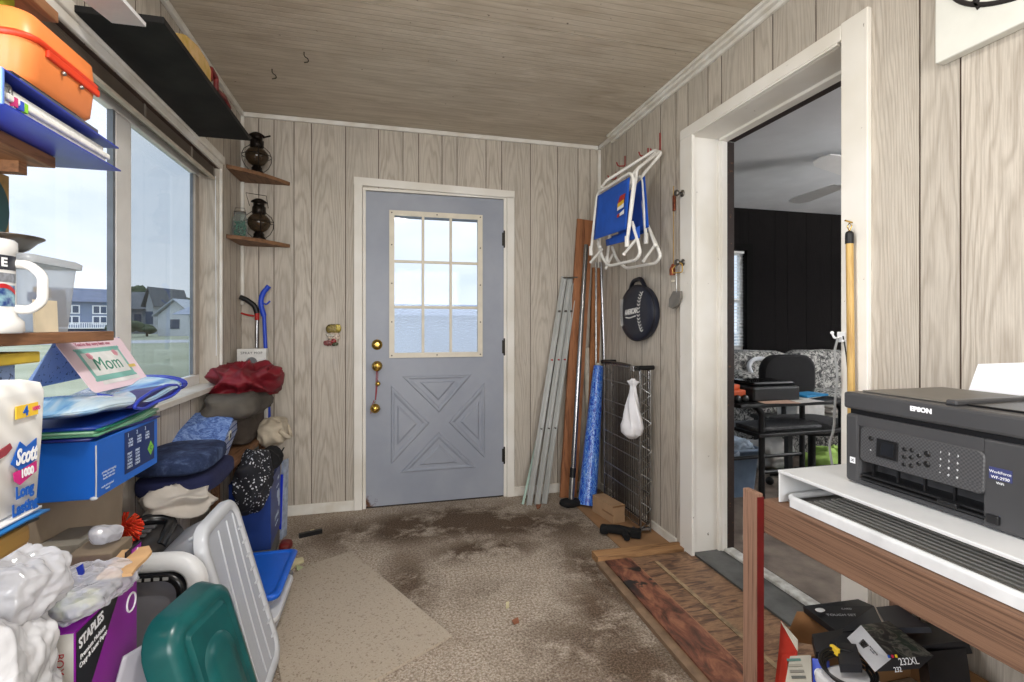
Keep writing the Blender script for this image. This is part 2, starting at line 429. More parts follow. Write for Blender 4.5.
struct('ceiling', mb, [MCEIL, GROOVE])
# floor: worn carpet
t = NT('worn_carpet'); p = t.pos()
pile = t.noise(p, 130, 3, .7).outputs[0]; pile2 = t.noise(p, 85, 3, .6).outputs[0]
big = t.noise(p, 3.1, 6, .62, .5).outputs[0]
c = t.mix(t.maprange(pile, .36, .64), lin((158, 142, 124)), lin((222, 210, 195)))
c = t.mix(t.math('MULTIPLY', t.maprange(pile2, .46, .62), .6), c, lin((120, 100, 82)))
sm = None
for sx_, sy_, rx, ry, k in ((.12, 2.93, .26, .24, 1.1), (.95, 2.15, .14, .5, .8), (.75, 1.7, .3, .25, .7), (.42, 2.95, .42, .26, 1.1), (.74, 2.82, .36, .2, 1.0), (.5, 2.55, .28, .14, 1.0), (1.0, 2.75, .26, .3, .7), (.86, 1.85, .15, .34, .85), (.84, 1.55, .2, .2, .9), (.55, 1.45, .22, .15, .7), (-.22, 2.92, .28, .22, .7), (.1, 2.3, .12, .32, .75), (.92, 2.35, .14, .3, .5), (.42, 2.12, .2, .12, .35)):
    s_ = t.n('ShaderNodeMapping'); s_.inputs['Location'].default_value = (-sx_ / rx, -sy_ / ry, 0); s_.inputs['Scale'].default_value = (1 / rx, 1 / ry, 0); t.l(p, s_.inputs[0])
    ln_ = t.n('ShaderNodeVectorMath', operation='LENGTH'); t.l(s_.outputs[0], ln_.inputs[0])
    q = t.math('MULTIPLY', t.maprange(ln_.outputs['Value'], 1.45, .25), k)
    sm = q if sm is None else t.math('MAXIMUM', sm, q)
big2 = t.noise(p, 8, 6, .7, .6).outputs[0]
sm = t.math('MULTIPLY', sm, t.maprange(t.math('ADD', t.math('MULTIPLY', big, .5), t.math('MULTIPLY', big2, .5)), .40, .52, .04, 1.0))
c = t.mix(t.math('MINIMUM', t.math('MULTIPLY', sm, 1.15), .9), c, t.mix(t.maprange(pile, .4, .6), lin((56, 42, 32)), lin((110, 90, 72))))
c = t.mix(t.math('MULTIPLY', t.maprange(big, .5, .68), .3), c, lin((120, 100, 82)))
t.bsdf(c, .95, 0, t.bump(t.math('ADD', pile, pile2), .9, .012), .1); MCARP = t.m
mb = MB(); mb.box((XL - .1, YF - .12, -.1), (XR, YB + .12, 0)); struct('floor', mb, MCARP)

# trims
WP = mat('old_white_paint', (230, 228, 222), .45, var=.05, scale=9, c2=(212, 206, 194), bump=.05)
t = NT('chipped_paint'); o_ = t.pos(); f = t.noise(o_, 22, 5, .7).outputs[0]; g = t.noise(o_, 3, 3).outputs[0]
c = t.mix(t.maprange(g, .35, .7), lin((236, 233, 227)), lin((218, 213, 202))); c = t.mix(t.maprange(f, .69, .72), c, lin((96, 78, 60)))
t.bsdf(c, .5, 0, t.bump(f, .1, .003), .3); CP = t.m
mb = MB()
mb.box((XL, YB - .018, ZC - .03), (XR - .02, YB, ZC - .002), .004); struct('trim_1', mb, WP)
mb = MB(); mb.box((XL, YF, ZC - .03), (XL + .02, YB - .02, ZC - .002), .004); struct('trim_2', mb, WP)
mb = MB()   # stepped crown along the right wall
y1 = PX(613, 128, XR).y
mb.box((XR - .05, YF, ZC - .016), (XR, y1, ZC - .001), .003); mb.box((XR - .036, YF, ZC - .034), (XR, y1, ZC - .016), .004); mb.box((XR - .018, YF, ZC - .052), (XR, y1, ZC - .034), .004)
mb.box((XR - .02, y1, ZC - .03), (XR, YB - .02, ZC - .002), .004); struct('trim_3', mb, WP)
mb = MB(); mb.box((XR - .022, YB - .022, 0), (XR, YB, ZC - .03), .006); struct('trim_4', mb, WP)
mb = MB(); mb.box((XL, YB - .02, 1.3), (XL + .02, YB, ZC - .03), .006); struct('trim_5', mb, WP)
mb = MB(); mb.box((XL, YB - .014, 0), (-.2, YB, .065), .004); struct('baseboard_back', mb, WP)
mb = MB(); mb.box((.845, YB - .014, 0), (XR - .02, YB, .065), .004); struct('baseboard_back_right', mb, WP)
mb = MB(); mb.box((XR - .014, 2.31, 0), (XR, YB - .022, .05), .004); struct('baseboard_right', mb, WP)

# ---------------- entry door
mb = MB(); cw = .052
for a, b in ((( -.204, YB - .018, 0), (-.152, YB, 2.075)), ((.798, YB - .018, 0), (.85, YB, 2.06))): mb.box(a, b, .004)
mb.slab([(-.204, YB - .018, 2.072), (.85, YB - .018, 2.052), (.85, YB - .018, 2.100), (-.204, YB - .018, 2.122)], (0, .018, 0))
mb.box((-.152, YB, 0), (-.132, YB + .1, 2.062)); mb.box((.778, YB, 0), (.798, YB + .1, 2.062)); mb.box((-.132, YB, 2.046), (.778, YB + .1, 2.062))
struct('trim_6', mb, CP)
t = NT('door_paint'); o_ = t.pos(); s = t.n('ShaderNodeSeparateXYZ'); t.l(o_, s.inputs[0])
g = t.noise(o_, 2.5, 4, .6).outputs[0]; f = t.noise(o_, 30, 5, .7).outputs[0]
c = t.mix(t.maprange(g, .35, .7), lin((156, 161, 172)), lin((143, 149, 162)))
cor = t.math('MULTIPLY', t.maprange(s.outputs[2], .14, .0), t.maprange(s.outputs[0], -.03, -.12))
c = t.mix(t.math('MULTIPLY', t.maprange(t.math('ADD', t.math('MULTIPLY', cor, .6), f), .75, .95), 1.0), c, lin((92, 58, 34)))
t.bsdf(c, .42, 0, t.bump(g, .05, .004), .4); DOORP = t.m
YD = YB + .004; DT = .044
door = None
mb = MB(); hx0, hx1, hz0, hz1 = .045, .60, .995, 1.895
for a, b, z0, z1 in rects(-.131, .777, .010, 2.040, [(hx0, hx1, hz0, hz1)]): mb.box((a, YD, z0), (b, YD + DT, z1))
door = struct('door_1', mb, DOORP)
def dpart(name, mb, m, label=None): return obj(name, mb, m, door, label)
FR = mat('cream_plastic', (222, 214, 196), .4, var=.05)
mb = MB(); fx0, fx1, fz0, fz1 = .014, .628, .966, 1.925
for a, b, z0, z1 in rects(fx0, fx1, fz0, fz1, [(fx0 + .033, fx1 - .033, fz0 + .033, fz1 - .033)]): mb.box((a, YD - .014, z0), (b, YD, z1), .0)
gx0, gx1, gz0, gz1 = fx0 + .033, fx1 - .033, fz0 + .033, fz1 - .033
for k in (1, 2):
    xx = gx0 + (gx1 - gx0) * k / 3; mb.box((xx - .009, YD - .012, gz0), (xx + .009, YD - .002, gz1), .003)
    zz = gz0 + (gz1 - gz0) * k / 3; mb.box((gx0, YD - .011, zz - .009), (gx1, YD - .002, zz + .009), .003)
wf = dpart('window_frame', mb, FR, 'cream grille frame of nine lights')
mb = MB()
for x in (fx0 + .016, (fx0 + fx1) / 2, fx1 - .016):
    for z in (fz0 + .016, fz1 - .016): mb.lathe([(.0045, 0), (.0045, .002)], 10, (x, YD - .015, z), Matrix.Rotation(PI / 2, 4, 'X'))
for z in (1.2, 1.45, 1.7):
    for x in (fx0 + .016, fx1 - .016): mb.lathe([(.0045, 0), (.0045, .002)], 10, (x, YD - .015, z), Matrix.Rotation(PI / 2, 4, 'X'))
obj('screw_cover', mb, mat('dark_screw', (70, 62, 54), .5), door)
# glass: clear with pebbled lower lights
t = NT('door_glass'); tr = t.n('ShaderNodeBsdfTransparent'); tr.inputs[0].default_value = (.93, .95, .97, 1)
gl_ = t.n('ShaderNodeBsdfGlossy'); gl_.inputs['Roughness'].default_value = .05; mx = t.n('ShaderNodeMixShader'); mx.inputs[0].default_value = .012
t.l(tr.outputs[0], mx.inputs[1]); t.l(gl_.outputs[0], mx.inputs[2]); t.l(mx.outputs[0], t.out.inputs[0]); DG = t.m
t = NT('pebbled_glass'); rf = t.n('ShaderNodeBsdfRefraction'); rf.inputs['IOR'].default_value = 1.25; rf.inputs['Roughness'].default_value = .04
vo = t.n('ShaderNodeTexVoronoi'); t.val(vo, Scale=95.0); t.l(t.pos(), vo.inputs['Vector'])
t.l(t.bump(vo.outputs[0], .7, .006), rf.inputs['Normal']); tr = t.n('ShaderNodeBsdfTransparent'); tr.inputs[0].default_value = (.93, .95, .98, 1)
mx = t.n('ShaderNodeMixShader'); mx.inputs[0].default_value = .45; t.l(tr.outputs[0], mx.inputs[1]); t.l(rf.outputs[0], mx.inputs[2]); t.l(mx.outputs[0], t.out.inputs[0]); PG = t.m
zt = gz0 + (gz1 - gz0) / 3
mb = MB(); mb.box((hx0, YD + .018, zt), (hx1, YD + .022, hz1)); dpart('glass_pane', mb, DG)
mb = MB(); mb.box((hx0, YD + .018, hz0), (hx1, YD + .022, zt)); dpart('textured_glass_pane', mb, PG, 'pebbled lower pane')
# four raised triangular mouldings meeting in an X
xc, zc = .335, .53
def tri(name, A, B, C):
    """triangular moulding: a raised outer bead and a raised inner field"""
    pts = [Vector(A), Vector(B), Vector(C)]; cen = sum(pts, Vector()) / 3; mb = MB()
    def ring(k, y): return [Vector((cen.x + (q.x - cen.x) * k, y, cen.z + (q.z - cen.z) * k)) for q in pts]
    rs = [ring(1, YD + .001), ring(.93, YD - .008), ring(.83, YD - .008), ring(.72, YD - .0005), ring(.52, YD - .0005), ring(.42, YD - .009)]
    loft(mb, rs, (True, True), False); return dpart(name, mb, DOORP)
w_, h_ = .31, .315; g_ = .055
tri('raised_panel', (xc - w_ + g_ * 1.2, YD, zc + h_), (xc + w_ - g_ * 1.6, YD, zc + h_), (xc, YD, zc + g_ * 1.2))
tri('raised_panel', (xc - w_ + g_, YD, zc - h_), (xc + w_ - g_, YD, zc - h_), (xc, YD, zc - g_ * 1.1))
tri('raised_panel', (xc - w_, YD, zc + h_ - g_), (xc - w_, YD, zc - h_ + g_), (xc - g_ * 1.1, YD, zc))
tri('raised_panel', (xc + w_, YD, zc + h_ - g_), (xc + w_, YD, zc - h_ + g_), (xc + g_ * 1.1, YD, zc))
BRASS = mat('worn_brass', (214, 176, 92), .25, 1.0, var=.2, scale=60); BRD = mat('dark_brass', (120, 90, 44), .4, .9)
RX = Matrix.Rotation(PI / 2, 4, 'X')
mb = MB(); mb.lathe([(.034, 0), (.034, .006), (.028, .012), (.020, .014), (.019, .02), (.014, .021), (.0001, .021)], 28, (-.062, YD, 1.053), RX); mb.k = 1; mb.boxc((-.062, YD - .022, 1.053), (.004, .003, .018))
obj('deadbolt', mb, [BRASS, BRD], door)
mb = MB(); mb.lathe([(.033, 0), (.033, .005), (.025, .01), (.013, .014), (.013, .03), (.022, .036), (.029, .046), (.030, .056), (.026, .066), (.016, .071), (.0001, .072)], 28, (-.062, YD, .915), RX); mb.lathe([(.008, .07), (.008, .074), (.0001, .074)], 14, (-.062, YD, .915), RX)
kn = obj('door_knob', mb, BRASS, door)
HG = mat('tarnished_steel', (70, 66, 62), .45, .8)
for z in (1.77, 1.03, .285):
    mb = MB(); mb.rod((.781, YD - .006, z - .05), (.781, YD - .006, z + .05), .006, 12); mb.box((.766, YD - .003, z - .045), (.798, YD, z + .045)); mb.ball((.781, YD - .006, z + .054), .006); mb.ball((.781, YD - .006, z - .054), .006)
    obj('hinge', mb, HG, door)
mb = MB(); mb.box((-.131, YB + .006, .001), (.777, YB + .1, .010)); struct('trim_7', mb, mat('dark_threshold', (48, 40, 34), .6))

# ---------------- cased doorway on the right
mb = MB(); T_ = .018
mb.box((XR - T_, 2.158, 0), (XR, 2.262, 2.135), .003)            # far leg
mb.box((XR - T_, 1.232, 0), (XR, 1.327, 2.190), .003)            # near leg
mb.box((XR - T_, 1.327, 2.135), (XR, 2.262, 2.186), .003)
mb.box((XR - T_ + .004, 1.345, 2.128), (XR + .005, 2.18, 2.137))
mb.box((XR - .004, 2.176, 0), (1.725, OY1, OZ)); mb.box((1.632, 2.160, 0), (1.682, 2.177, OZ - .02), .003); mb.box((1.645, 2.154, 0), (1.662, 2.161, OZ - .02), .003)
mb.box((XR - .004, OY0 - .01, 0), (1.725, 1.330, OZ)); mb.box((XR, 1.345, OZ - .008), (1.725, 2.176, OZ)); mb.box((1.632, 1.345, OZ - .022), (1.682, 2.160, OZ - .008), .003)
struct('trim_8', mb, CP)
t = NT('charred_frame'); o_ = t.pos(); f = t.noise(o_, 35, 5, .75).outputs[0]
c = t.mix(t.maprange(f, .62, .68), lin((38, 24, 18)), lin((120, 78, 48))); t.bsdf(c, .6, 0, t.bump(f, .4, .004)); CH = t.m
mb = MB(); mb.box((1.684, 2.163, .02), (1.724, 2.1765, OZ - .02)); mb.box((1.684, 1.345, OZ - .020), (1.724, 2.158, OZ - .0085)); struct('trim_9', mb, CH)
# threshold: slate strip, metal saddle and dark board
SL = mat('slate_tile', (88, 88, 86), .6, var=.2, scale=10, bump=.2, c2=(58, 58, 56)); AL = mat('worn_aluminium', (222, 222, 218), .4, .2, var=.2, scale=25, c2=(160, 156, 148))
mb = MB(); mb.box((XR + .001, 1.345, .0), (1.655, 2.176, .035)); struct('trim_10', mb, SL)
mb = MB(); mb.box((1.655, 1.345, .0), (1.712, 2.155, .048), .006); struct('trim_11', mb, AL)
mb = MB(); mb.box((1.712, 1.345, .0), (1.724, 2.155, .04)); struct('trim_12', mb, CH)

# ---------------- picture window in the left wall
VN = mat('white_vinyl', (246, 246, 244), .35, var=.03); VG = mat('grey_gasket', (120, 128, 138), .5); VB = mat('taupe_vinyl', (176, 168, 158), .45, var=.06)
mb = MB(); T_ = .014
mb.box((XL, WY1, WZ0 - .03), (XL + T_, WY1 + .020, 2.068), .003)
mb.box((XL, WY0, WZ1), (XL + T_, WY1, WZ1 + .03), .004); mb.box((XL, WY0, WZ1 + .030), (XL + T_ + .010, WY1 + .02, WZ1 + .068), .004)
mb.box((XL + .001, WY0, WZ0 - .022), (XL + .022, WY1 + .02, WZ0 + .004), .004); mb.box((XL - .088, WY0, WZ0 + .0005), (XL + .01, WY1 - .007, WZ0 + .004))
struct('trim_13', mb, WP)
mb = MB(); k0 = len(mb.f)   # the reveal at the far end, in panelling
mb.add([(XL, WY1 - .006, WZ0), (XL - .1, WY1 - .006, WZ0), (XL - .1, WY1 - .006, WZ1), (XL, WY1 - .006, WZ1), (XL, WY1, WZ0), (XL - .1, WY1, WZ0), (XL - .1, WY1, WZ1), (XL, WY1, WZ1)],
       [(0, 1, 2, 3), (4, 7, 6, 5), (0, 3, 7, 4), (1, 5, 6, 2), (3, 2, 6, 7), (0, 4, 5, 1)])
mb.uvs[0] = [(-.05, 12), (.05, 12), (.05, 13.1), (-.05, 13.1)]
struct('trim_14', mb, MP)
win = None; XW = -.945
mb = MB()
def fbox(y0, y1, z0, z1, x0=XW, x1=-.972, b=.004): mb.box((x0, y0, z0), (x1, y1, z1), b)
MY0, MY1 = 2.055, 2.205
fbox(WY0, WY1 - .006, WZ0, .925); fbox(WY0, WY1 - .006, 1.95, WZ1); fbox(WY0, WY0 + .055, .925, 1.95)
fbox(MY0 + .012, MY1 - .035, .925, 1.95); mb.box((XW - .012, MY1 - .035, .925), (-.972, MY1, 1.95), .003)
mb.k = 1; mb.box((XW - .002, MY0 - .004, .925), (-.966, MY0 + .012, 1.95))
mb.k = 2; fbox(WY1 - .062, WY1 - .006, .925, 1.95); mb.k = 1; mb.box((XW - .010, WY1 - .066, .93), (-.966, WY1 - .062, 1.95)); mb.box((XW - .01, 1.15, .925), (-.966, 1.162, 1.95))
mb.k = 0; mb.box((XW, 1.162, .925), (-.972, 1.22, 1.95), .004)
win = struct('window_1', mb, [VN, VG, VB])
def glassm(name, tint, see=.04):
    t = NT(name); tr = t.n('ShaderNodeBsdfTransparent'); tr.inputs[0].default_value = tint
    g = t.n('ShaderNodeBsdfGlossy'); g.inputs['Roughness'].default_value = .02; lw = t.n('ShaderNodeLayerWeight'); lw.inputs[0].default_value = .5
    mx = t.n('ShaderNodeMixShader'); t.l(t.math('ADD', .015, t.math('MULTIPLY', t.math('POWER', lw.outputs['Facing'], 4.0), .4)), mx.inputs[0]); t.l(tr.outputs[0], mx.inputs[1]); t.l(g.outputs[0], mx.inputs[2]); t.l(mx.outputs[0], t.out.inputs[0]); return t.m
mb = MB(); mb.box((-.962, WY0 + .05, .92), (-.965, MY0, 1.955)); obj('glass_pane', mb, glassm('window_glass', (.97, .985, 1, 1)), win)
mb = MB(); mb.box((-.962, MY1 - .01, .92), (-.965, WY1 - .05, 1.955)); obj('glass_pane', mb, glassm('screened_glass', (.74, .775, .80, 1)), win, 'darker pane behind an insect screen')
# ================================================================ OUTSIDE
ZG = -.3
GRASS = mat('lawn_grass', (154, 158, 138), .95, var=.2, scale=.25, c2=(132, 138, 114), bump=.4, bscale=3)
mb = MB(); mb.box((-140, -40, ZG - .4), (-1.2, 160, ZG)); struct('lawn', mb, GRASS)
mb = MB(); mb.box((-1.2, 3.75, ZG - .4), (60, 160, ZG - .02)); struct('yard', mb, mat('wet_gravel', (150, 156, 160), .9, var=.15, scale=.6))
mb = MB(); mb.box((-1.0, 3.42, ZG - .3), (1.6, 5.0, -.06), .01); struct('porch_slab', mb, mat('concrete_step', (168, 168, 164), .9, var=.1, scale=5))
# road: a grey strip crossing the lawn
def seg_strip(a, b, wdt, z0, z1):
    a, b = Vector(a), Vector(b); d = (b - a).normalized(); n = Vector((-d.y, d.x, 0)) * wdt / 2
    return [a + n + Vector((0, 0, z0)), a - n + Vector((0, 0, z0)), b - n + Vector((0, 0, z0)), b + n + Vector((0, 0, z0))], [a + n + Vector((0, 0, z1)), a - n + Vector((0, 0, z1)), b - n + Vector((0, 0, z1)), b + n + Vector((0, 0, z1))]
mb = MB(); mb.hexa(*seg_strip((-120, 20, 0), (-2, 56, 0), 9, ZG - .1, ZG + .02)); struct('road', mb, mat('pale_asphalt', (176, 178, 184), .85, var=.08, scale=.5))
SID = mat('blue_grey_siding', (122, 136, 162), .8, var=.06, scale=.8); RFB = mat('slate_roof', (92, 102, 124), .85, var=.1, scale=1); WHT = mat('white_trim', (236, 238, 242), .6, var=.03)
GLS = mat('dark_window_glass', (70, 84, 108), .2, var=.1, scale=1)
def local(a, b):
    """matrix: x from a to b on the ground, y away, z up"""
    a, b = Vector(a), Vector(b); x = (b - a).normalized(); y = Vector((0, 0, 1)).cross(x); M = Matrix((x, y, Vector((0, 0, 1)))).transposed().to_4x4(); M.translation = a; return M
# three-storey apartment house seen through the first light
A = PD(40, 325, 70); A.z = ZG; Bp = PD(112, 325, 76); Bp.z = ZG
M = local(A, Bp); L = (Bp - A).length
r = thing('apartment_house', 'blue-grey apartment house with white balcony, seen through the left window light', 'house', M=M)
mb = MB(); mb.M = M; mb.box((0, 0, 0), (L, 9, 5.0)); obj('wall', mb, SID, r)
mb = MB(); mb.M = M; mb.slab([(-.4, -.6, 4.95), (-.4, 9.6, 4.95), (-.4, 4.5, 7.2)], (L + .8, 0, 0)); obj('roof', mb, RFB, r)
for i, (x, z) in enumerate(((L * .42, 3.7), (L * .82, 3.7), (L * .42, 2.1), (L * .82, 2.1), (L * .1, 3.7))):
    mb = MB(); mb.M = M; mb.box((x - .9, -.10, z - .55), (x + .9, 0, z + .75)); wo = obj('window', mb, WHT, r)
    mb = MB(); mb.M = M
    for k in (-1, 1): mb.box((x + k * .42 - .33, -.14, z - .4), (x + k * .42 + .33, -.10, z + .6))
    obj('pane', mb, GLS, wo)
mb = MB(); mb.M = M; mb.box((L * .2, -1.5, .95), (L * .98, 0, 1.1)); mb.box((L * .2, -1.5, 1.75), (L * .98, -1.4, 1.85))
for k in range(26): mb.box((L * .2 + k * L * .78 / 25 - .05, -1.5, 1.05), (L * .2 + k * L * .78 / 25 + .05, -1.42, 1.8))
obj('balcony', mb, WHT, r)
mb = MB(); mb.M = M; mb.box((L * .3, -.2, -.0), (L * .9, -.05, .8)); obj('garage_door', mb, mat('navy_door', (60, 78, 120), .6), r)
# gabled houses and trees seen through the screened light
def gable(label, ua, ub, d, hw, hr, wc, rc, front=True, name='house', zz=ZG):
    A = PD(ua, 325, d); A.z = zz; Bp = PD(ub, 325, d); Bp.z = zz; M = local(A, Bp); L = (Bp - A).length
    r = thing(name, label, 'house', M=M)
    mb = MB(); mb.M = M; mb.box((0, 0, 0), (L, 8, hw))
    if front: mb.slab([(0, 0, hw), (L, 0, hw), (L / 2, 0, hr)], (0, 8, 0))
    obj('wall', mb, wc, r)
    mb = MB(); mb.M = M
    if front:
        for s in (-1, 1): mb.slab([(L / 2, -.5, hr + .12), (L / 2 + s * (L / 2 + .5), -.5, hw - .18), (L / 2 + s * (L / 2 + .5), -.5, hw), (L / 2, -.5, hr + .32)], (0, 9, 0))
    else: mb.slab([(-.4, -.5, hw), (-.4, 8.5, hw), (-.4, 4, hr)], (L + .8, 0, 0))
    obj('roof', mb, rc, r)
    for k in ((.3, .72) if L > 6 else (.5,)):
        mb = MB(); mb.M = M; mb.box((L * k - .6, -.08, hw * .35), (L * k + .6, 0, hw * .8)); obj('window', mb, GLS, r)
    return r
GRS = mat('grey_siding', (140, 144, 150), .8, var=.06, scale=1); GRR = mat('dark_shingle', (96, 100, 106), .9, var=.1, scale=1)
gable('white gabled house on the lawn past the trees, right edge of window', 158, 192, 66, 2.8, 4.7, mat('white_siding', (214, 218, 224), .8, var=.05, scale=1), mat('pale_shingle', (176, 182, 190), .9))
gable('dark grey house with a long roof beyond the lawn', 112, 148, 84, 4.2, 7.4, GRS, GRR, False)
gable('pale narrow gabled house between the dark house and the trees', 146, 153, 80, 4.6, 7.4, mat('pale_siding', (176, 180, 186), .8), GRR)
LEAF = mat('hedge_leaves', (70, 84, 60), .95, var=.3, scale=1.2, bump=.8, bscale=3); TRK = mat('tree_bark', (74, 64, 54), .95)
def tree(label, u, d, h, wd, seed, name='tree'):
    b = PD(u, 325, d); b.z = ZG; r = thing(name, label, 'tree' if name == 'tree' else 'shrub', b)
    mb = MB(); mb.tube([b, b + Vector((0, 0, h * .6))], .16, 8, r2=.08); obj('trunk', mb, TRK, r)
    mb = MB(); rr = random.Random(seed)
    for i in range(7): mb.blob(b + Vector((rr.uniform(-.3, .3) * wd, rr.uniform(-.3, .3) * wd, h * rr.uniform(.45, .75))), (wd * .6, wd * .6, h * .5), 1, wd * .06, 2.2, seed + i, 20, ridge=False)
    obj('foliage', mb, LEAF, r)
tree('rounded dark tree beside the white gabled house', 178, 125, 9.5, 13, 3); tree('tall dark tree at the left end of the dark grey house', 129, 125, 12, 7, 5)
tree('low bush in front of the dark grey house', 126, 58, 2.2, 3.4, 8, 'bush'); tree('small bush between the grey and white houses', 147, 64, 1.6, 2.6, 11, 'bush')
# beyond the entry door: porch roof and a pale blue neighbouring shed
mb = MB(); mb.box((-.36, YB + .14, 2.16), (1.62, YB + 1.0, 2.26), .01); mb.box((-.36, YB + .94, 2.09), (1.62, YB + 1.02, 2.2)); one('porch_canopy', mb, mat('grey_soffit', (150, 154, 160), .8), 'grey porch canopy seen through the top lights of the entry door', 'canopy')
mb = MB(); mb.lathe([(.001, -.06), (.05, -.05), (.07, -.02), (.07, 0), (.03, .02), (.03, .05)], 16, (.10, YB + .7, 2.11)); one('porch_light', mb, mat('lamp_housing', (90, 92, 96), .5), 'small round porch lamp under the canopy outside the entry door', 'lamp')
c = PD(400, 325, 16); mb = MB(); r = thing('garden_shed', 'pale blue-grey shed outside, behind the lower lights of the door', 'shed', (c.x, 15, ZG))
mb.box((-5, 14.5, ZG), (9, 18, 1.45)); obj('wall', mb, mat('pale_blue_siding', (222, 227, 235), .8, var=.08, scale=.9), r)
mb = MB(); mb.slab([(-5.3, 14.2, 1.45), (-5.3, 18.3, 1.45), (-5.3, 16.2, 1.85)], (14.6, 0, 0)); obj('roof', mb, mat('blue_grey_roof', (150, 160, 178), .9), r)

# ================================================================ THE FAR ROOM
RX0, RX1, RY0, RY1, RZ = 1.724, 7.2, -1.2, 4.42, 2.41
mb = MB(); mb.box((RX0, RY0, -.1), (RX1, RY1, .03)); struct('floor_room', mb, mat('dark_carpet', (118, 106, 96), .95, var=.25, scale=8, bump=.5, bscale=120))
mb = MB(); mb.box((RX0 - .004, RY0, RZ), (RX1, RY1 + .1, RZ + .1)); struct('ceiling_room', mb, mat('stippled_ceiling', (220, 222, 225), .9, var=.06, scale=3, bump=.6, bscale=90))
wx0, wx1, wz0, wz1 = 3.02, 3.66, .92, 1.96
panel_wall('wall_room_back', lambda s, z, d: Vector((s, RY1 + d, z)), (RX0, RX1), RZ, [RX0 + .25 * k + (.06 if k % 3 == 0 else -.03) for k in range(1, 22)], [(wx0, wx1, wz0, wz1)], .1, [MPD, GRD])
panel_wall('wall_room_right', lambda s, z, d: Vector((RX1 + d, s, z)), (RY0, RY1), RZ, [RY0 + .3 * k for k in range(1, 19)], [], .1, [MPD, GRD])
panel_wall('wall_room_front', lambda s, z, d: Vector((s, RY0 - d, z)), (RX0, RX1), RZ, [RX0 + .3 * k for k in range(1, 19)], [], .1, [MPD, GRD])
mb = MB()
for a, b, z0, z1 in rects(wx0 - .03, wx1 + .07, wz0 - .07, wz1 + .07, [(wx0 + .03, wx1, wz0, wz1)]): mb.box((a, RY1 - .03, z0), (b, RY1 + .005, z1))
struct('trim_15', mb, mat('black_casing', (14, 13, 12), .8, spec=.08))
mb = MB()
for a, b, z0, z1 in rects(wx0, wx1, wz0, wz1, [(wx0 + .04, wx1 - .04, wz0 + .04, wz1 - .04)]): mb.box((a, RY1 + .04, z0), (b, RY1 + .08, z1))
mb.box((wx0, RY1 + .045, 1.42), (wx1, RY1 + .075, 1.46)); w2 = struct('window_2', mb, VN)
mb = MB(); mb.box((wx0 + .03, RY1 + .055, wz0 + .03), (wx1 - .03, RY1 + .058, wz1 - .03)); obj('glass_pane', mb, DG, w2)
r = thing('window_blind', 'white slatted blind in the far room window', 'blind', ((wx0 + wx1) / 2, RY1 + .01, wz1))
mb = MB()
for k in range(29):
    z = wz1 - .04 - k * .034
    mb.add([(wx0 + .015, RY1 + .004, z - .004), (wx1 - .015, RY1 + .004, z - .004), (wx1 - .015, RY1 + .024, z + .003), (wx0 + .015, RY1 + .024, z + .003)], [(0, 1, 2, 3)])
    mb.add([(wx0 + .015, RY1 + .004, z - .003), (wx1 - .015, RY1 + .004, z - .003), (wx1 - .015, RY1 + .024, z + .004), (wx0 + .015, RY1 + .024, z + .004)], [(3, 2, 1, 0)])
obj('slats', mb, mat('white_slat', (240, 240, 238), .5, var=.02), r)
mb = MB(); mb.box((wx0 + .01, RY1, wz1 - .03), (wx1 - .01, RY1 + .03, wz1 - .002), .003); obj('head_rail', mb, VN, r)
# ceiling fan whose two blades show
fc = Vector((3.30, 2.80, 0))
r = thing('ceiling_fan', 'pale grey ceiling fan in the far room, blades seen under the ceiling', 'fan', (fc.x, fc.y, RZ))
FM = mat('pale_fan_blade', (236, 236, 236), .5, var=.03); FD = mat('fan_motor', (90, 90, 92), .4)
mb = MB(); mb.lathe([(.06, 0), (.05, -.05), (.015, -.06), (.015, -.12), (.1, -.13), (.12, -.18), (.1, -.24), (.0001, -.26)], 24, (fc.x, fc.y, RZ)); obj('motor', mb, FD, r)
for k in range(3):
    a = math.radians(83 + 120 * k); M = Matrix.Translation((fc.x, fc.y, RZ - .18)) @ Matrix.Rotation(a, 4, 'Z') @ Matrix.Rotation(.18, 4, 'X')
    mb = MB(); mb.M = M; o_ = [(.2, -.05), (.62, -.075), (.70, -.05), (.72, 0), (.70, .05), (.62, .075), (.2, .05)]
    mb.slab([(x, y, 0) for x, y in o_], (0, 0, .008)); mb.box((.09, -.015, 0), (.22, .015, .006)); obj('blade', mb, FM, r)
# sofa with grey leafy upholstery
t = NT('leafy_upholstery'); o_ = t.obj(); vo = t.n('ShaderNodeTexVoronoi', feature='DISTANCE_TO_EDGE'); t.val(vo, Scale=11.0); t.l(t.mix(.08, o_, t.noise(o_, 9, 3).outputs[1]), vo.inputs['Vector'])
f = t.noise(o_, 22, 4, .7, 1.5).outputs[0]; c = t.ramp(f, [(.42, (196, 194, 188)), (.5, (150, 148, 144)), (.58, (58, 58, 58))]); c = t.mix(t.maprange(vo.outputs[0], .0, .05, .8, 0), c, lin((40, 40, 42)))
t.bsdf(c, .9, 0, t.bump(f, .2, .01)); SOF = t.m
r = thing('sofa', 'grey leaf-patterned sofa along the dark wall of the far room', 'sofa', (4.3, 3.9, .03))
def cush(name, c, s, seed, m=SOF): mb = MB(); mb.blob(c, s, .5, .012, 6, seed, 36, ridge=False); return obj(name, mb, m, r)
mb = MB(); mb.box((3.05, 3.55, .031), (5.5, 4.32, .42), .03); obj('base', mb, SOF, r)
for i in range(3): cush('back_cushion', (3.5 + i * .78, 4.14, .66), (.8, .34, .54), i + 1); cush('seat_cushion', (3.5 + i * .78, 3.78, .46), (.8, .62, .2), i + 5)
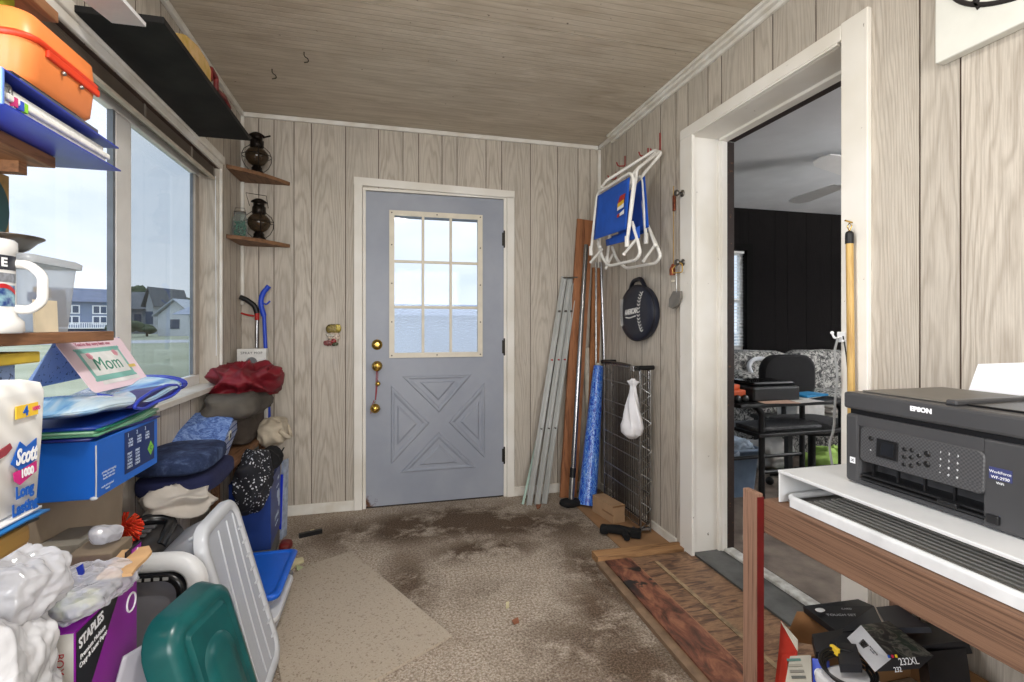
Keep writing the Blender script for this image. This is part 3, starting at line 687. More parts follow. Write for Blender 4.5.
cush('armrest', (3.06, 3.9, .46), (.28, .85, .62), 9); cush('armrest', (5.5, 3.9, .46), (.28, .85, .62), 10)
# loose white throw on the sofa back
mb = MB(); tp = [PD(u, v, 4.75) for u, v in ((742, 372), (738, 364), (745, 358), (758, 358), (770, 362), (776, 368), (790, 378))]
for p_ in tp: p_.y = min(p_.y, 3.93)
mb.tube(fillet(tp, .05), .02, 8); one('scarf', mb, WHT, 'loop of white padded scarf lying over the leafy sofa', 'scarf')
# black work table
BK = mat('black_enamel', (18, 18, 20), .45, var=.1); BKM = mat('black_fabric', (20, 20, 22), .9, var=.2, bump=.2)
tx0, tx1, ty0, ty1, tz = 1.86, 2.62, 2.28, 2.62, .745
r = thing('work_table', 'black metal work table covered with papers just inside the far room', 'table', (2.2, 2.45, .03))
mb = MB(); mb.box((tx0, ty0, tz - .02), (tx1, ty1, tz), .004); obj('tabletop', mb, BK, r)
for x in (2.02, tx1 - .05):
    for y in (ty0 + .03, ty1 - .03): mb = MB(); mb.tube(fillet([(x, y, .03), (x, y, tz - .05), (x - .04, y, tz - .02)], .04), .017, 10); obj('leg', mb, BK, r)
mb = MB(); mb.box((1.96, ty0 - .02, .565), (2.56, ty1, .585), .004); obj('keyboard_shelf', mb, BK, r)
mb = MB()
for y in (ty0 + .03, ty1 - .03): mb.rod((2.02, y, .36), (tx1 - .05, y, .36), .011)
obj('crossbar', mb, BK, r)
mb = MB(); mb.box((2.0, 2.32, .5855), (2.44, 2.5, .603), .004); one('keyboard', mb, mat('grey_keys', (84, 84, 86), .6, var=.3, scale=60), 'grey keyboard on the shelf under the black work table', 'keyboard')
def chair(loc, rz, label):
    M = Matrix.Translation(loc) @ Matrix.Rotation(rz, 4, 'Z'); r = thing('office_chair', label, 'chair', M=M)
    mb = MB(); mb.M = M; mb.blob((0, 0, .46), (.46, .46, .09), .5, .004, 6, 2, 30, ridge=False); obj('seat', mb, BKM, r)
    mb = MB(); mb.M = M; o_ = rrect(.44, .34, .12); loft(mb, [[(x * k, .24 + y_, .76 + y * k) for x, y in o_] for k, y_ in ((.9, -.03), (1, -.015), (1, .02), (.92, .035))]); obj('backrest', mb, BKM, r)
    mb = MB(); mb.M = M; mb.tube(fillet([(0, .1, .42), (0, .28, .42), (0, .28, .7)], .06), .018); mb.rod((0, 0, .1), (0, 0, .42), .025); obj('post', mb, BK, r)
    for k in range(5):
        a = k * 2 * PI / 5; mb = MB(); mb.M = M; mb.rod((0, 0, .12), (.26 * math.cos(a), .26 * math.sin(a), .08), .016); mb.ball((.26 * math.cos(a), .26 * math.sin(a), .03), .03, 10); obj('base_leg', mb, BK, r)
chair(Vector((2.86, 2.80, .03)), -.1, 'black office chair pushed behind the work table in the far room')
p_ = PZ(772, 385, .83)
r = thing('desktop_printer', 'low black printer standing on the work table in the far room', 'printer', (2.13, 2.48, tz))
mb = MB(); mb.box((1.99, 2.34, tz + .001), (2.31, 2.58, tz + .085), .012); obj('body', mb, BK, r)
mb = MB(); mb.box((2.01, 2.36, tz + .085), (2.29, 2.56, tz + .11), .01); obj('lid', mb, mat('black_gloss', (16, 16, 18), .15), r)
r = thing('toy_truck', 'orange and black toy truck at the left end of the work table', 'toy', (1.9, 2.4, tz))
mb = MB(); mb.box((1.875, 2.36, tz + .022), (1.96, 2.44, tz + .07), .008); mb.box((1.88, 2.37, tz + .07), (1.93, 2.43, tz + .10), .008); obj('body', mb, mat('orange_plastic', (226, 96, 40), .4), r)
for x in (1.895, 1.945): mb = MB(); mb.lathe([(.001, -.01), (.02, -.01), (.022, 0), (.02, .01), (.001, .01)], 14, (x, 2.352, tz + .0225), RX); obj('wheel', mb, BK, r)
for i, (x, y, a, cc, lb) in enumerate(((2.30, 2.32, .1, (235, 232, 226), 'white sheet of paper on the work table, in front of the black printer'), (2.12, 2.31, -.2, (206, 170, 150), 'pinkish magazine lying on the front edge of the work table'), (2.40, 2.42, .3, (240, 240, 236), 'white envelope beside the blue booklet on the work table'))):
    mb = MB(); mb.M = Matrix.Translation((x, y, tz + .001 + i * .0025)) @ Matrix.Rotation(a, 4, 'Z'); mb.boxc((0, 0, .001), (.2, .12, .002)); one(['paper_sheet', 'magazine', 'envelope'][i], mb, mat('paper_%d' % i, cc, .7), lb, ['paper', 'magazine', 'envelope'][i])
mb = MB(); mb.M = Matrix.Translation((2.46, 2.44, tz + .010)) @ Matrix.Rotation(.2, 4, 'Z'); mb.boxc((0, 0, .006), (.2, .13, .012), .002); one('booklet', mb, mat('bright_blue_cover', (40, 140, 196), .5), 'bright blue booklet on the right end of the work table', 'booklet')
# coffee table behind with white boxes
r = thing('coffee_table', 'dark low table behind the work table in the far room', 'table', (3.4, 3.3, .03))
mb = MB(); mb.box((2.9, 3.05, .42), (3.95, 3.45, .45), .005); obj('tabletop', mb, BK, r)
for x in (2.94, 3.91):
    for y in (3.09, 3.41): mb = MB(); mb.box((x - .02, y - .02, .03), (x + .02, y + .02, .42)); obj('leg', mb, BK, r)
mb = MB(); mb.boxc((3.16, 3.2, .51), (.26, .2, .12), .006); one('white_carton', mb, mat('white_card', (214, 212, 208), .8), 'white carton on the dark low table in the far room', 'box')
for k in range(4):
    mb = MB(); mb.M = Matrix.Translation((3.5, 3.2, .451 + k * .022)) @ Matrix.Rotation(.15 * (k % 2) - .05, 4, 'Z'); mb.boxc((0, 0, .010), (.26, .18, .019), .003)
    one('paperback', mb, mat('book_%d' % (k % 2), ((204, 200, 192), (150, 146, 140))[k % 2], .7), ('bottom book', 'second book from the bottom', 'third book from the bottom', 'top book')[k] + ' of the stack beside the white carton', 'book', 'books on the low table')
mb = MB(); mb.lathe([(.05, 0), (.07, .16), (.068, .16), (.045, .01), (.0001, .01)], 20, (3.78, 3.18, .451)); one('grey_cup', mb, mat('grey_ceramic', (120, 122, 126), .4), 'grey tapered cup at the right end of the dark low table', 'cup')
# things on the floor of the far room
mb = MB(); mb.blob((3.30, 3.02, .13), (.46, .28, .2), .7, .035, 9, 31, 44, flat=.0); one('green_bag', mb, mat('lime_fabric', (158, 190, 96), .8, bump=.2), 'lime green cloth bag slumped on the floor beyond the work table', 'bag')
mb = MB(); mb.blob((2.98, 3.34, .15), (.32, .28, .22), .7, .03, 9, 33, 44, flat=.0); one('pale_bundle', mb, mat('pale_linen', (186, 184, 180), .9, bump=.2), 'pale grey cloth bundle on the floor beside the lime green bag', 'cloth')
r = thing('plastic_bin', 'blue-grey plastic bin on the floor under the work table', 'bin', (2.3, 2.9, .03))
B2 = mat('blue_grey_plastic', (122, 142, 166), .4)
mb = MB(); rings = [[(2.25 + x * k, 2.92 + y * k, .031 + z) for x, y in rrect(.40, .28, .05)] for k, z in ((.8, 0), (.95, .30), (1.0, .30), (1.0, .32), (.93, .32), (.78, .02))]; loft(mb, rings); obj('tub', mb, B2, r)
mb = MB(); mb.blob((2.25, 2.92, .33), (.36, .25, .14), .7, .03, 12, 4, 36, flat=.0); obj('contents', mb, mat('bin_contents', (170, 186, 204), .6, var=.3, scale=20), r)
for x, lb in ((2.32, 'left of two black bottles'), (2.47, 'right of two black bottles')):
    mb = MB(); mb.lathe([(.035, 0), (.038, .005), (.038, .15), (.03, .17), (.014, .18), (.014, .21), (.0001, .21)], 18, (x, 2.95 + (x - 2.32) * .4, .36 if False else .03)); one('black_bottle', mb, BK, lb + ' on the floor behind the work table', 'bottle', 'black bottles under the work table')
area('far_room_fill_light', (5.2, RY0 + .05, 1.5), (PI / 2, 0, 0), 1.4, 1.0, 55, (.95, .98, 1))  # added area light to brighten the far room; this wall has no window
area('far_room_ceiling_fill', (5.4, 1.2, 1.75), (PI, 0, 0), .6, .6, 430, (1, .98, .96))  # added upward light, out of view, that brightens the far ceiling; no lamp stands here
# ================================================================ RIGHT WALL AND BACK CORNER
STL = mat('galvanised_steel', (176, 176, 174), .3, 1.0, var=.2, scale=40); CHR = mat('chrome_tube', (158, 158, 160), .22, 1.0, var=.1, scale=30); DST = mat('dark_wire', (104, 98, 92), .35, .9, var=.2)
# aluminium storm-door channels leaning on the back wall
ALU = mat('brushed_aluminium', (190, 192, 190), .38, .45, var=.06, scale=3, c2=(168, 170, 166)); REDP = mat('red_plastic', (176, 36, 30), .5)
def lean(name, top, bot, w_, d_, z=0): pass
def beam(mb, a, b, w_, d_, side=(1, 0, 0), bev=0.0):
    """rectangular bar from a to b, width along side"""
    a, b = Vector(a), Vector(b); ax = (b - a).normalized(); s = Vector(side); s = (s - ax * s.dot(ax)).normalized(); n = ax.cross(s)
    M = Matrix((s, n, ax)).transposed().to_4x4(); M.translation = a; old = mb.M; mb.M = M if old is None else old @ M
    mb.box((-w_ / 2, -d_ / 2, 0), (w_ / 2, d_ / 2, (b - a).length), bev); mb.M = old
r = thing('screen_track', 'bundle of aluminium window tracks leaning on the back wall right of the door', 'track', (.98, 3.1, 0))
for k, (ut, ub, dx) in enumerate(((564, 527, 0), (570, 535, .0), (575.5, 542, 0))):
    a = PY(ub + 2, 503, 3.10); a.z = .001; b = PY(ut, 277, 3.27); mb = MB()
    beam(mb, a, b, .037, .012, (1, 0, 0)); beam(mb, a + Vector((-.014, -.010, 0)), b + Vector((-.014, -.010, 0)), .004, .014); beam(mb, a + Vector((.012, -.010, 0)), b + Vector((.012, -.010, 0)), .006, .014)
    obj('track', mb, ALU, r)
for k, f in enumerate((.32, .62, .84)):
    for ut, ub in ((564, 527), (570, 535), (575.5, 542)):
        mb = MB(); a = PY(ub + 2, 503, 3.10); a.z = 0; b = PY(ut, 277, 3.27); c = a.lerp(b, f); mb.rod(c + Vector((0, -.022, 0)), c + Vector((0, -.004, 0)), .0055 if k < 2 else .008)
        obj('clip', mb, REDP if k == 1 else DST, r, 'red clip' if k == 1 else None)
mb = MB(); a = PY(570, 278, 3.262); beam(mb, a + Vector((-.05, -.012, 0)), a + Vector((.05, -.012, .004)), .01, .02, (0, 0, 1)); obj('end_cap', mb, DST, r)
mb = MB(); beam(mb, (.865, 3.12, .001), PY(551, 378, 3.26), .014, .010, (1, 0, 0)); beam(mb, Vector((.865, 3.114, .001)), PY(551, 378, 3.26) + Vector((0, -.008, 0)), .004, .004); one('slim_rail', mb, mat('mint_green_paint', (176, 200, 188), .5), 'slim pale mint strip leaning left of the aluminium tracks', 'strip')
mb = MB(); beam(mb, (.925, 3.16, .001), PY(557, 345, 3.272), .016, .012); one('grey_moulding', mb, mat('dull_grey_metal', (124, 122, 116), .5, .4, var=.3, scale=30), 'dull grey strip leaning between the mint strip and the aluminium tracks', 'strip')
WD = wood('cedar_board', (158, 106, 72), (116, 74, 50), .6, (34, 34, 2.2), dark=(70, 40, 24))
mb = MB(); a = PY(568, 497, 3.17); a.z = .001; b = PY(585, 220, 3.275); beam(mb, a + Vector((0, 0, 0)), b, .118, .019, (1, 0, 0)); one('cedar_board', mb, WD, 'wide reddish wood board leaning in the back corner, nearest the aluminium tracks', 'board')
mb = MB(); a = PY(590, 495, 3.19); a.z = .001; b = PY(597, 268, 3.270); beam(mb, a, b, .07, .019, (1, 0, 0)); one('pine_board', mb, wood('brown_stud', (146, 98, 62), (100, 62, 38), .65, (34, 34, 2.2)), 'narrower brown board leaning right of the wide reddish board', 'board')
# steel poles
def pole(name, label, ut, vt, ub, vb, yt, yb, rr, m, cat, ztop=None, zb=.001):
    a = PY(ub, vb, yb); a.z = zb; b = PY(ut, vt, yt); r = thing(name, label, cat, (a.x, a.y, 0))
    mb = MB(); mb.rod(a, b, rr, 16); obj('tube', mb, m, r); return r, a, b
r, a, b = pole('shower_pole', 'telescopic steel pole on a black rubber foot leaning in the back corner', 586, 245, 571, 500, 3.22, 3.0, .0165, CHR, 'pole', zb=.03)
mb = MB(); c = a.lerp(b, .09); mb.rod(c, a.lerp(b, .125), .020, 16); obj('collar', mb, BK, r); mb = MB(); mb.rod(a, a.lerp(b, .09), .018, 16); obj('outer_tube', mb, STL, r)
mb = MB(); mb.blob(a + Vector((0, 0, -.002)), (.15, .085, .05), .75, .004, 14, 3, 24, flat=.0); obj('rubber_foot', mb, BKM, r)
r, a, b = pole('steel_conduit', 'slim steel tube leaning in the corner, left of the paired tubes', 596, 262, 596, 495, 3.262, 3.15, .008, STL, 'tube')
r, a, b = pole('steel_conduit', 'left of the two long steel tubes standing in the corner behind the wrapping roll', 601, 262, 609, 480, 3.262, 3.18, .0135, CHR, 'tube')
r, a, b = pole('steel_conduit', 'right of the two long steel tubes standing in the corner behind the wrapping roll', 606, 262, 616, 480, 3.245, 3.13, .0135, CHR, 'tube')
mb = MB(); a = PY(581, 494, 3.06); a.z = .001; mb.rod(a, PY(594, 400, 3.20), .006); one('thin_grey_rod', mb, DST, 'short thin grey rod leaning beside the blue patterned roll', 'rod')
mb = MB(); mb.rod((1.395, 3.225, .001), (1.37, 3.255, 1.02), .021, 20); one('cardboard_core', mb, mat('pale_card_tube', (196, 190, 176), .8), 'pale tube standing upright in the corner behind the blue roll', 'tube')
# blue wrapping roll
t = NT('blue_script_wrap'); o_ = t.obj(); f = t.noise(t.scaled(o_, (1, 1, .55)), 26, 2, .4, 2.6).outputs[0]
c = t.ramp(f, [(.40, (10, 62, 176)), (.46, (24, 116, 226)), (.485, (190, 224, 250)), (.51, (26, 112, 222)), (.54, (10, 62, 180)), (.57, (150, 200, 246)), (.59, (20, 96, 210))]); t.bsdf(c, .28, 0, None, .6); WR = t.m
a = PY(587, 503, 2.98); a.z = .012; b = PY(598.5, 366, 3.17)
r = thing('wrapping_roll', 'blue patterned wrapping roll standing in the corner left of the wire rack', 'roll', (a.x, a.y, 0))
mb = MB(); mb.tube([a, a.lerp(b, .45), b.lerp(a, .04), b], [.060, .052, .036, .032], 24); obj('wrap', mb, WR, r)
mb = MB(); mb.rod(b.lerp(a, .03), b.lerp(a, -.02), .018, 16); obj('core', mb, mat('pale_card_tube'), r)
# cardboard sheet on the floor, wooden ramp of old flooring
CB = mat('kraft_cardboard', (158, 122, 88), .85, var=.12, scale=6, bump=.05)
mb = MB(); mb.slab([(1.19, 3.10, .001), (1.195, 2.31, .001), (1.488, 2.31, .001), (1.488, 3.20, .001)], (0, 0, .006)); one('cardboard_sheet', mb, CB, 'flat brown cardboard sheet on the floor under the wire rack', 'cardboard')
mb = MB(); mb.M = Matrix.Translation((1.313, 2.775, .0075)) @ Matrix.Rotation(.16, 4, 'Z'); mb.boxc((0, 0, .052), (.085, .22, .104), .002); r = one('small_carton', mb, mat('kraft_box', (172, 140, 108), .8, var=.08), 'small tan carton standing at the foot of the wire rack', 'box')
mb = MB(); mb.M = Matrix.Translation((1.313, 2.775, .0075)) @ Matrix.Rotation(.16, 4, 'Z'); mb.box((-.0445, -.112, .045), (-.04, .0, .054)); mb.box((-.0445, -.1115, .094), (.0445, -.1105, .104)); WM[r.name] = Matrix.Translation(r.location); obj('tape', mb, mat('brown_tape', (140, 104, 72), .4), r)
t = NT('old_plank_laminate'); p = t.pos(); sw = t.n('ShaderNodeSeparateXYZ'); t.l(p, sw.inputs[0])
f = t.noise(t.scaled(p, (3.2, 15, 1)), 1.5, 5, .6, 2.2).outputs[0]; g = t.noise(p, 30, 4, .7).outputs[0]
base = t.ramp(f, [(.34, (62, 44, 34)), (.47, (108, 80, 60)), (.56, (138, 108, 82)), (.68, (96, 70, 52))])
red = t.ramp(t.noise(t.scaled(p, (8, 3, 1)), 2.0, 5, .65, .8).outputs[0], [(.36, (52, 34, 28)), (.5, (108, 66, 50)), (.62, (142, 96, 72))])
lft = t.maprange(sw.outputs[0], 1.168, 1.166); c = t.mix(lft, base, red)
seam_ = t.math('MULTIPLY', t.maprange(sw.outputs[0], 1.1645, 1.1655), t.maprange(sw.outputs[0], 1.1695, 1.1685)); c = t.mix(t.math('MULTIPLY', seam_, .85), c, lin((150, 110, 84)))
pt = t.math('MULTIPLY', t.maprange(sw.outputs[1], 1.93, 1.97), t.math('MULTIPLY', t.maprange(sw.outputs[1], 2.14, 2.12), t.math('MULTIPLY', lft, t.maprange(t.noise(p, 9, 4, .6).outputs[0], .45, .5)))); c = t.mix(pt, c, lin((34, 31, 30)))
c = t.mix(t.math('MULTIPLY', t.maprange(g, .5, .7), .3), c, lin((40, 30, 24)))
t.bsdf(c, .5, 0, t.bump(f, .12, .002), .35); LAM = t.m
r = thing('threshold_ramp', 'low platform of old brown flooring in front of the doorway', 'platform', (1.25, 1.7, 0))
mb = MB(); mb.slab([(1.035, 2.222, .001), (1.005, .6, .001), (1.491, .6, .001), (1.491, 2.212, .001)], (0, 0, .026)); obj('deck', mb, LAM, r)
mb = MB(); mb.slab([(1.262, 2.150, .0272), (1.262, .8, .0272), (1.282, .8, .0272), (1.282, 2.150, .0272)], (0, 0, .0025)); obj('batten', mb, mat('pale_batten', (156, 134, 104), .7, var=.3, scale=30), r)
mb = MB(); mb.slab([(.993, 2.235, .001), (.972, .6, .001), (1.005, .6, .001), (1.035, 2.235, .001)], (0, 0, .018)); obj('edge_strip', mb, mat('dull_oak', (128, 104, 82), .7, var=.2, scale=20), r)
mb = MB(); mb.slab([(1.005, 2.238, .001), (1.49, 2.224, .001), (1.49, 2.302, .001), (1.005, 2.316, .001)], (0, 0, .036)); obj('end_block', mb, wood('rough_stud', (160, 122, 84), (112, 80, 54), .7, (3, 30, 30)), r)
# folded wire rack
X0, X1, Y0, Y1, Z1_ = 1.375, 1.435, 2.50, 2.955, .93
r = thing('wire_rack', 'folded wire rack leaning upright against the right wall', 'rack', (1.41, 2.73, .008))
mb = MB()
for x in (X0, X1):
    off = (x - X0) * .1
    mb.path([(x, Y0 + off, .05), (x, Y0 + off, Z1_), (x, Y1 + off, Z1_), (x, Y1 + off, .05)], .005, .02, 8, closed=True)
obj('frame', mb, CHR, r)
mb = MB()
for x in (X0, X1):
    n = 21
    for k in range(1, n): y = Y0 + (Y1 - Y0) * k / n; mb.rod((x, y, .05), (x, y, Z1_), .0025, 5)
obj('wires', mb, DST, r)
for z in (.22, .30, .42, .50, .62, .70, .83):
    mb = MB()
    for x in (X0 - .004, X1 + .004): mb.rod((x, Y0, z), (x, Y1, z), .0032, 6)
    obj('cross_wire', mb, STL, r)
for y in (Y0 - .012, Y1 + .012):
    mb = MB(); n = 22; mb.tube([(X0 + (X1 - X0) * (k % 2), y + .012 * (1 if k % 4 < 2 else -1), .03 + (Z1_ - .05) * k / n) for k in range(n + 1)], .004, 6); mb.rod((X0, y, .02), (X0, y, Z1_), .004, 6); mb.rod((X1, y, .02), (X1, y, Z1_), .004, 6); obj('zigzag_brace', mb, STL, r)
for y in (Y0 - .012, Y1 + .012): mb = MB(); mb.rod((X0 - .02, y, Z1_ + .01), (X1 + .02, y, Z1_ + .01), .013, 12); obj('end_cap', mb, BK, r)
for y, z in ((Y0 + .03, Z1_ + .005), (Y0 + .0, .028)): mb = MB(); mb.rod((X0 - .03, y, z), (X1, y, z), .014, 12); mb.boxc((X0 - .03, y, z), (.012, .04, .034), .003); obj('clamp', mb, CHR, r)
mb = MB(); mb.tube(fillet([(X0 - .012, Y1, Z1_ + .012), (X0 - .022, Y1 - .12, Z1_ + .022), (X0 - .022, Y0 + .1, Z1_ + .022), (X0 - .012, Y0 + .02, Z1_ + .008)], .05), .006); obj('handle', mb, DST, r)
# white plastic bag tied on the rack
WB = mat('thin_white_bag', (232, 232, 236), .35, var=.05, bump=.5, bscale=30)
c = Vector((1.328, 2.495, .672)); mb = MB(); prof = [(.008, .21), (.016, .20), (.030, .195), (.014, .17), (.018, .13), (.034, .06), (.045, 0), (.055, -.06), (.048, -.10), (.022, -.125), (.0001, -.13)]
vs = []
mb.sheet(lambda u, v: (lambda i, rr, z, a: (c.x + rr * .95 * math.cos(a) * (1 + .22 * math.sin(a * 5 + z * 30)), c.y + rr * 1.4 * math.sin(a) * (1 + .2 * math.sin(a * 4 + z * 25 + 1)) + .12 * (-z) * (1 if z < 0 else .2), c.z + z))(0, *(lambda f: (lambda i, g: (prof[i][0] * (1 - g) + prof[min(i + 1, 10)][0] * g, prof[i][1] * (1 - g) + prof[min(i + 1, 10)][1] * g))(min(int(f), 9), f - min(int(f), 9)))(u * 10), v * 2 * PI), 40, 32)
one('plastic_bag', mb, WB, 'small white plastic bag tied to the top of the wire rack', 'bag')
# black clamp tool on the cardboard
mb = MB(); M = Matrix.Translation((1.27, 2.50, .008)) @ Matrix.Rotation(-.55, 4, 'Z'); mb.M = M; mb.tube([(-.10, 0, .03), (-.02, 0, .032), (.06, 0, .028)], [.022, .026, .02], 12); mb.tube([(.0, 0, .03), (.03, -.07, .02)], .018, 10); mb.box((.04, -.03, .003), (.10, .03, .045), .008); mb.blob((-.1, 0, .025), (.05, .06, .048), .6, .001, 9, 1, 16)
one('pole_bracket', mb, BKM, 'black plastic pole foot lying beside the small tan carton', 'bracket')

# ---------------- two blue folding chairs hanging on the right wall
WT = mat('white_enamel_tube', (232, 230, 224), .3, var=.05, scale=30); BF = mat('royal_blue_canvas', (24, 86, 190), .7, var=.1, scale=12, bump=.15, bscale=300)
RED = mat('red_hook_rubber', (150, 34, 28), .5)
def fold_chair(label, x, P, fabric, uf, br, top, lo):
    g = 'blue folding chairs on the wall hooks'; q = [PX(u, v, x) for u, v in P]; m = sum(q, Vector()) / len(q)
    r = thing('folding_chair', label, 'chair', (m.x, m.y, min(a.z for a in q)), group=g)
    mb = MB(); mb.path(q, .0085, .035, 12); obj('back_frame', mb, WT, r)
    mb = MB(); mb.path([PX(u, v, x + d) for u, v, d in top], .0085, .02, 12); obj('rear_frame', mb, WT, r)
    f = [PX(u, v, x - .001) for u, v in fabric]
    def sf(u, v): a = f[0].lerp(f[1], u); b = f[3].lerp(f[2], u); p_ = a.lerp(b, v); p_.x += .012 * math.sin(PI * u) * math.sin(PI * v); return p_
    mb = MB(); mb.sheet(sf, 14, 14, .003); fb = obj('fabric_panel', mb, BF, r)
    f2 = [PX(u, v, x + .035) for u, v in lo]; mb = MB(); mb.sheet(lambda u, v: f2[0].lerp(f2[1], u).lerp(f2[3].lerp(f2[2], u), v), 6, 6, .003); obj('seat_fabric', mb, BF, r)
    mb = MB(); mb.path([PX(u, v, x + .03) for u, v in uf], .0085, .04, 12); obj('foot_loop', mb, WT, r)
    for a, b in br:
        mb = MB(); mb.rod(PX(*a, x), PX(*b, x + .025), .0075); mb.ball(PX(*a, x), .010, 10); obj('brace', mb, WT, r)
    for a in (P[0], P[-1]):
        c_ = PX(*a, x); mb = MB(); mb.rod(c_ + Vector((0, 0, -.02)), c_ + Vector((0, 0, .035)), .012, 12); obj('socket', mb, WT, r)
    return r, fb
r1, fb = fold_chair('blue canvas folding chair with a colourful badge, hanging nearer the room', 1.20,
    [(591, 252), (597.5, 193), (630.5, 172.5), (634, 180), (627, 243)], [(598, 196), (630, 177), (626.5, 229), (594, 240)],
    [(598, 243), (603, 259), (609, 266), (636, 260), (640.5, 253), (637, 238), (632, 222)],
    [((591, 262), (602, 249)), ((624, 254), (636.5, 239)), ((600, 247), (598, 240))],
    [(602, 187, 0), (606, 181, .04), (655, 150, .25), (659, 152, .245), (637, 169, .05), (634, 190, .01), (628, 236, .0)], [(606, 240), (640, 226), (640, 238), (607, 246)])
r2, fb2 = fold_chair('plain blue folding chair hanging closest to the wall', 1.325,
    [(607, 262), (612, 206), (640, 176), (643, 180), (646, 240)], [(617, 204), (645, 176), (649, 227), (619, 240)],
    [(612, 247), (617, 260), (626, 268.5), (656, 263), (661, 256), (656, 244), (648, 226)],
    [((606, 268), (613, 254)), ((643.5, 261), (655, 245)), ((655, 245), (651, 234))],
    [(630, 186, .0), (634, 172, .03), (658, 151, .125), (661.5, 153, .12), (642, 176, .02), (643, 200, .01), (646, 240, .0)], [(612, 236), (648, 224), (648, 232), (612, 244)])
# badge on the first chair
def quad(mb, pts, x, off=-.002): mb.add([PX(u, v, x + off) for u, v in pts], [tuple(range(len(pts)))])
mb = MB(); quad(mb, [(617.5, 204), (620, 196), (625.5, 193), (624, 202)], 1.20, -.004); quad(mb, [(617, 215), (623.5, 210), (622.5, 214), (617, 218)], 1.20, -.004); obj('badge_red', mb, REDP, r1, 'red top of the badge')
mb = MB(); quad(mb, [(617.5, 204), (624, 199), (623.8, 203), (617.3, 208)], 1.20, -.005); obj('badge_yellow', mb, mat('badge_yellow', (232, 186, 50), .6), r1, 'yellow band of the badge')
mb = MB(); quad(mb, [(617.3, 208), (623.8, 203), (623.6, 207), (617.1, 211)], 1.20, -.006); quad(mb, [(619.5, 213.5), (624, 209), (624, 213.5), (619.5, 216)], 1.20, -.007); obj('badge_white', mb, WHT, r1, 'white band of the badge')
for i, (u0, v0, v1) in enumerate(((660, 133, 153), (625, 156, 166), (616, 172, 179), (648, 148, 156))):
    a = PX(u0, v0, XR - .003); b = PX(u0, v1, XR - .003); mb = MB(); mb.tube(fillet([a, b, b + Vector((-.05, 0, -.005)), b + Vector((-.06, 0, .02))], .012), .004, 8)
    one('wall_hook', mb, RED, ['red wall hook above the tops of the hanging chairs, nearest the doorway', 'red wall hook over the middle of the hanging chairs', 'red wall hook farthest left behind the hanging chairs', 'red wall hook just left of the chair tops'][i], 'hook', 'red hooks holding the folding chairs')
# round seat pad with baseball stitching
c = PX(638.5, 313, XR - .028); M = frame(c, (0, -1, 0), (0, 0, 1)); ra, rb = .205, .166
NV = mat('navy_vinyl', (34, 38, 52), .45, var=.1, bump=.1); NV2 = mat('navy_piping', (20, 22, 32), .4); STW = mat('white_stitch', (235, 235, 232), .6)
r = thing('seat_pad', 'round navy stadium cushion with white baseball stitching hanging on the right wall', 'cushion', M=Matrix.Translation(c))
oc = []
for k in range(48):
    a = 2 * PI * k / 48; oc.append((ra * math.cos(a), rb * math.sin(a)))
mb = MB(); mb.M = M; loft(mb, [[(x * k, y * k, z) for x, y in oc] for k, z in ((.96, -.026), (1, -.014), (1, .012), (.94, .024), (.7, .028), (.01, .030))]); obj('cover', mb, NV, r)
mb = MB(); mb.M = M; mb.tube([(x * 1.005, y * 1.005, .014) for x, y in oc], .004, 6, True); obj('piping', mb, NV2, r)
mb = MB(); mb.M = M; mb.path([(-.115, .12, .0), (-.07, .198, 0), (.03, .206, 0), (.085, .14, 0)], .013, .03, 10); obj('handle', mb, NV2, r)
mb = MB(); mb.M = M
for s in (-1, 1):
    for k in range(13):
        a = math.radians(-52 + 104 * k / 12); cx = s * (.205 - .125 * math.cos(a) * .9); cy = .15 * math.sin(a) / .8
        px_, py_ = ((.135 - .085 * math.cos(a * 1.1)) if s > 0 else (-.150 - .018 * math.cos(a))), (.140 if s > 0 else .10) * math.sin(a)
        for q in (-1, 1): zz_ = .0295 if s > 0 else .0275; mb.rod((px_, py_, zz_), (px_ - s * .018 * q, py_ + .011, zz_), .0022, 5)
obj('stitching', mb, STW, r)
text('printed_name', 'AMERICAN', .044, M @ Matrix.Translation((-.035, .008, .0312)) @ Matrix.Rotation(.08, 4, 'Z'), STW, r, .0006, sx=.72, bold=.0016)
mb = MB(); mb.M = M; mb.tube([(-.10, -.026, .031), (-.055, -.030, .0315), (.02, -.018, .031)], .004, 6); obj('underline', mb, STW, r)
# knobs on the far casing with things hanging from them
KN = mat('dull_nickel', (128, 124, 118), .35, .9)
def knob(u, v, label):
    c = PX(u, v, XR - .02); r = thing('coat_knob', label, 'knob', c, group='metal knobs beside the doorway'); mb = MB(); mb.lathe([(.006, 0), (.006, .02), (.015, .026), (.018, .034), (.014, .042), (.0001, .044)], 18, c, Matrix.Rotation(-PI / 2, 4, 'Y')); obj('knob', mb, KN, r); mb = MB(); mb.lathe([(.018, 0), (.018, .003), (.007, .006)], 18, c, Matrix.Rotation(-PI / 2, 4, 'Y')); obj('rosette', mb, KN, r); return c
k1 = knob(682.5, 193.5, 'upper small metal knob on the white casing beside the doorway'); k2 = knob(683, 262.5, 'lower metal knob on the white casing, with wire hanging from it')
CU_ = mat('dull_copper', (166, 92, 64), .45, .6, var=.3, scale=60); TW = mat('yellow_twine', (196, 158, 84), .7); CRM = mat('cream_plastic')
r = thing('wall_thermometer', 'narrow copper strip hanging on twine left of the upper knob', 'ornament', PX(673.5, 214, XR - .01))
mb = MB(); c = PX(674, 203, XR - .006); mb.boxc(c, (.008, .022, .085), .003); obj('plate', mb, CU_, r)
mb = MB(); mb.rod(PX(673.5, 186, XR - .004), PX(673.5, 270, XR - .004), .0018, 6); obj('twine', mb, TW, r)
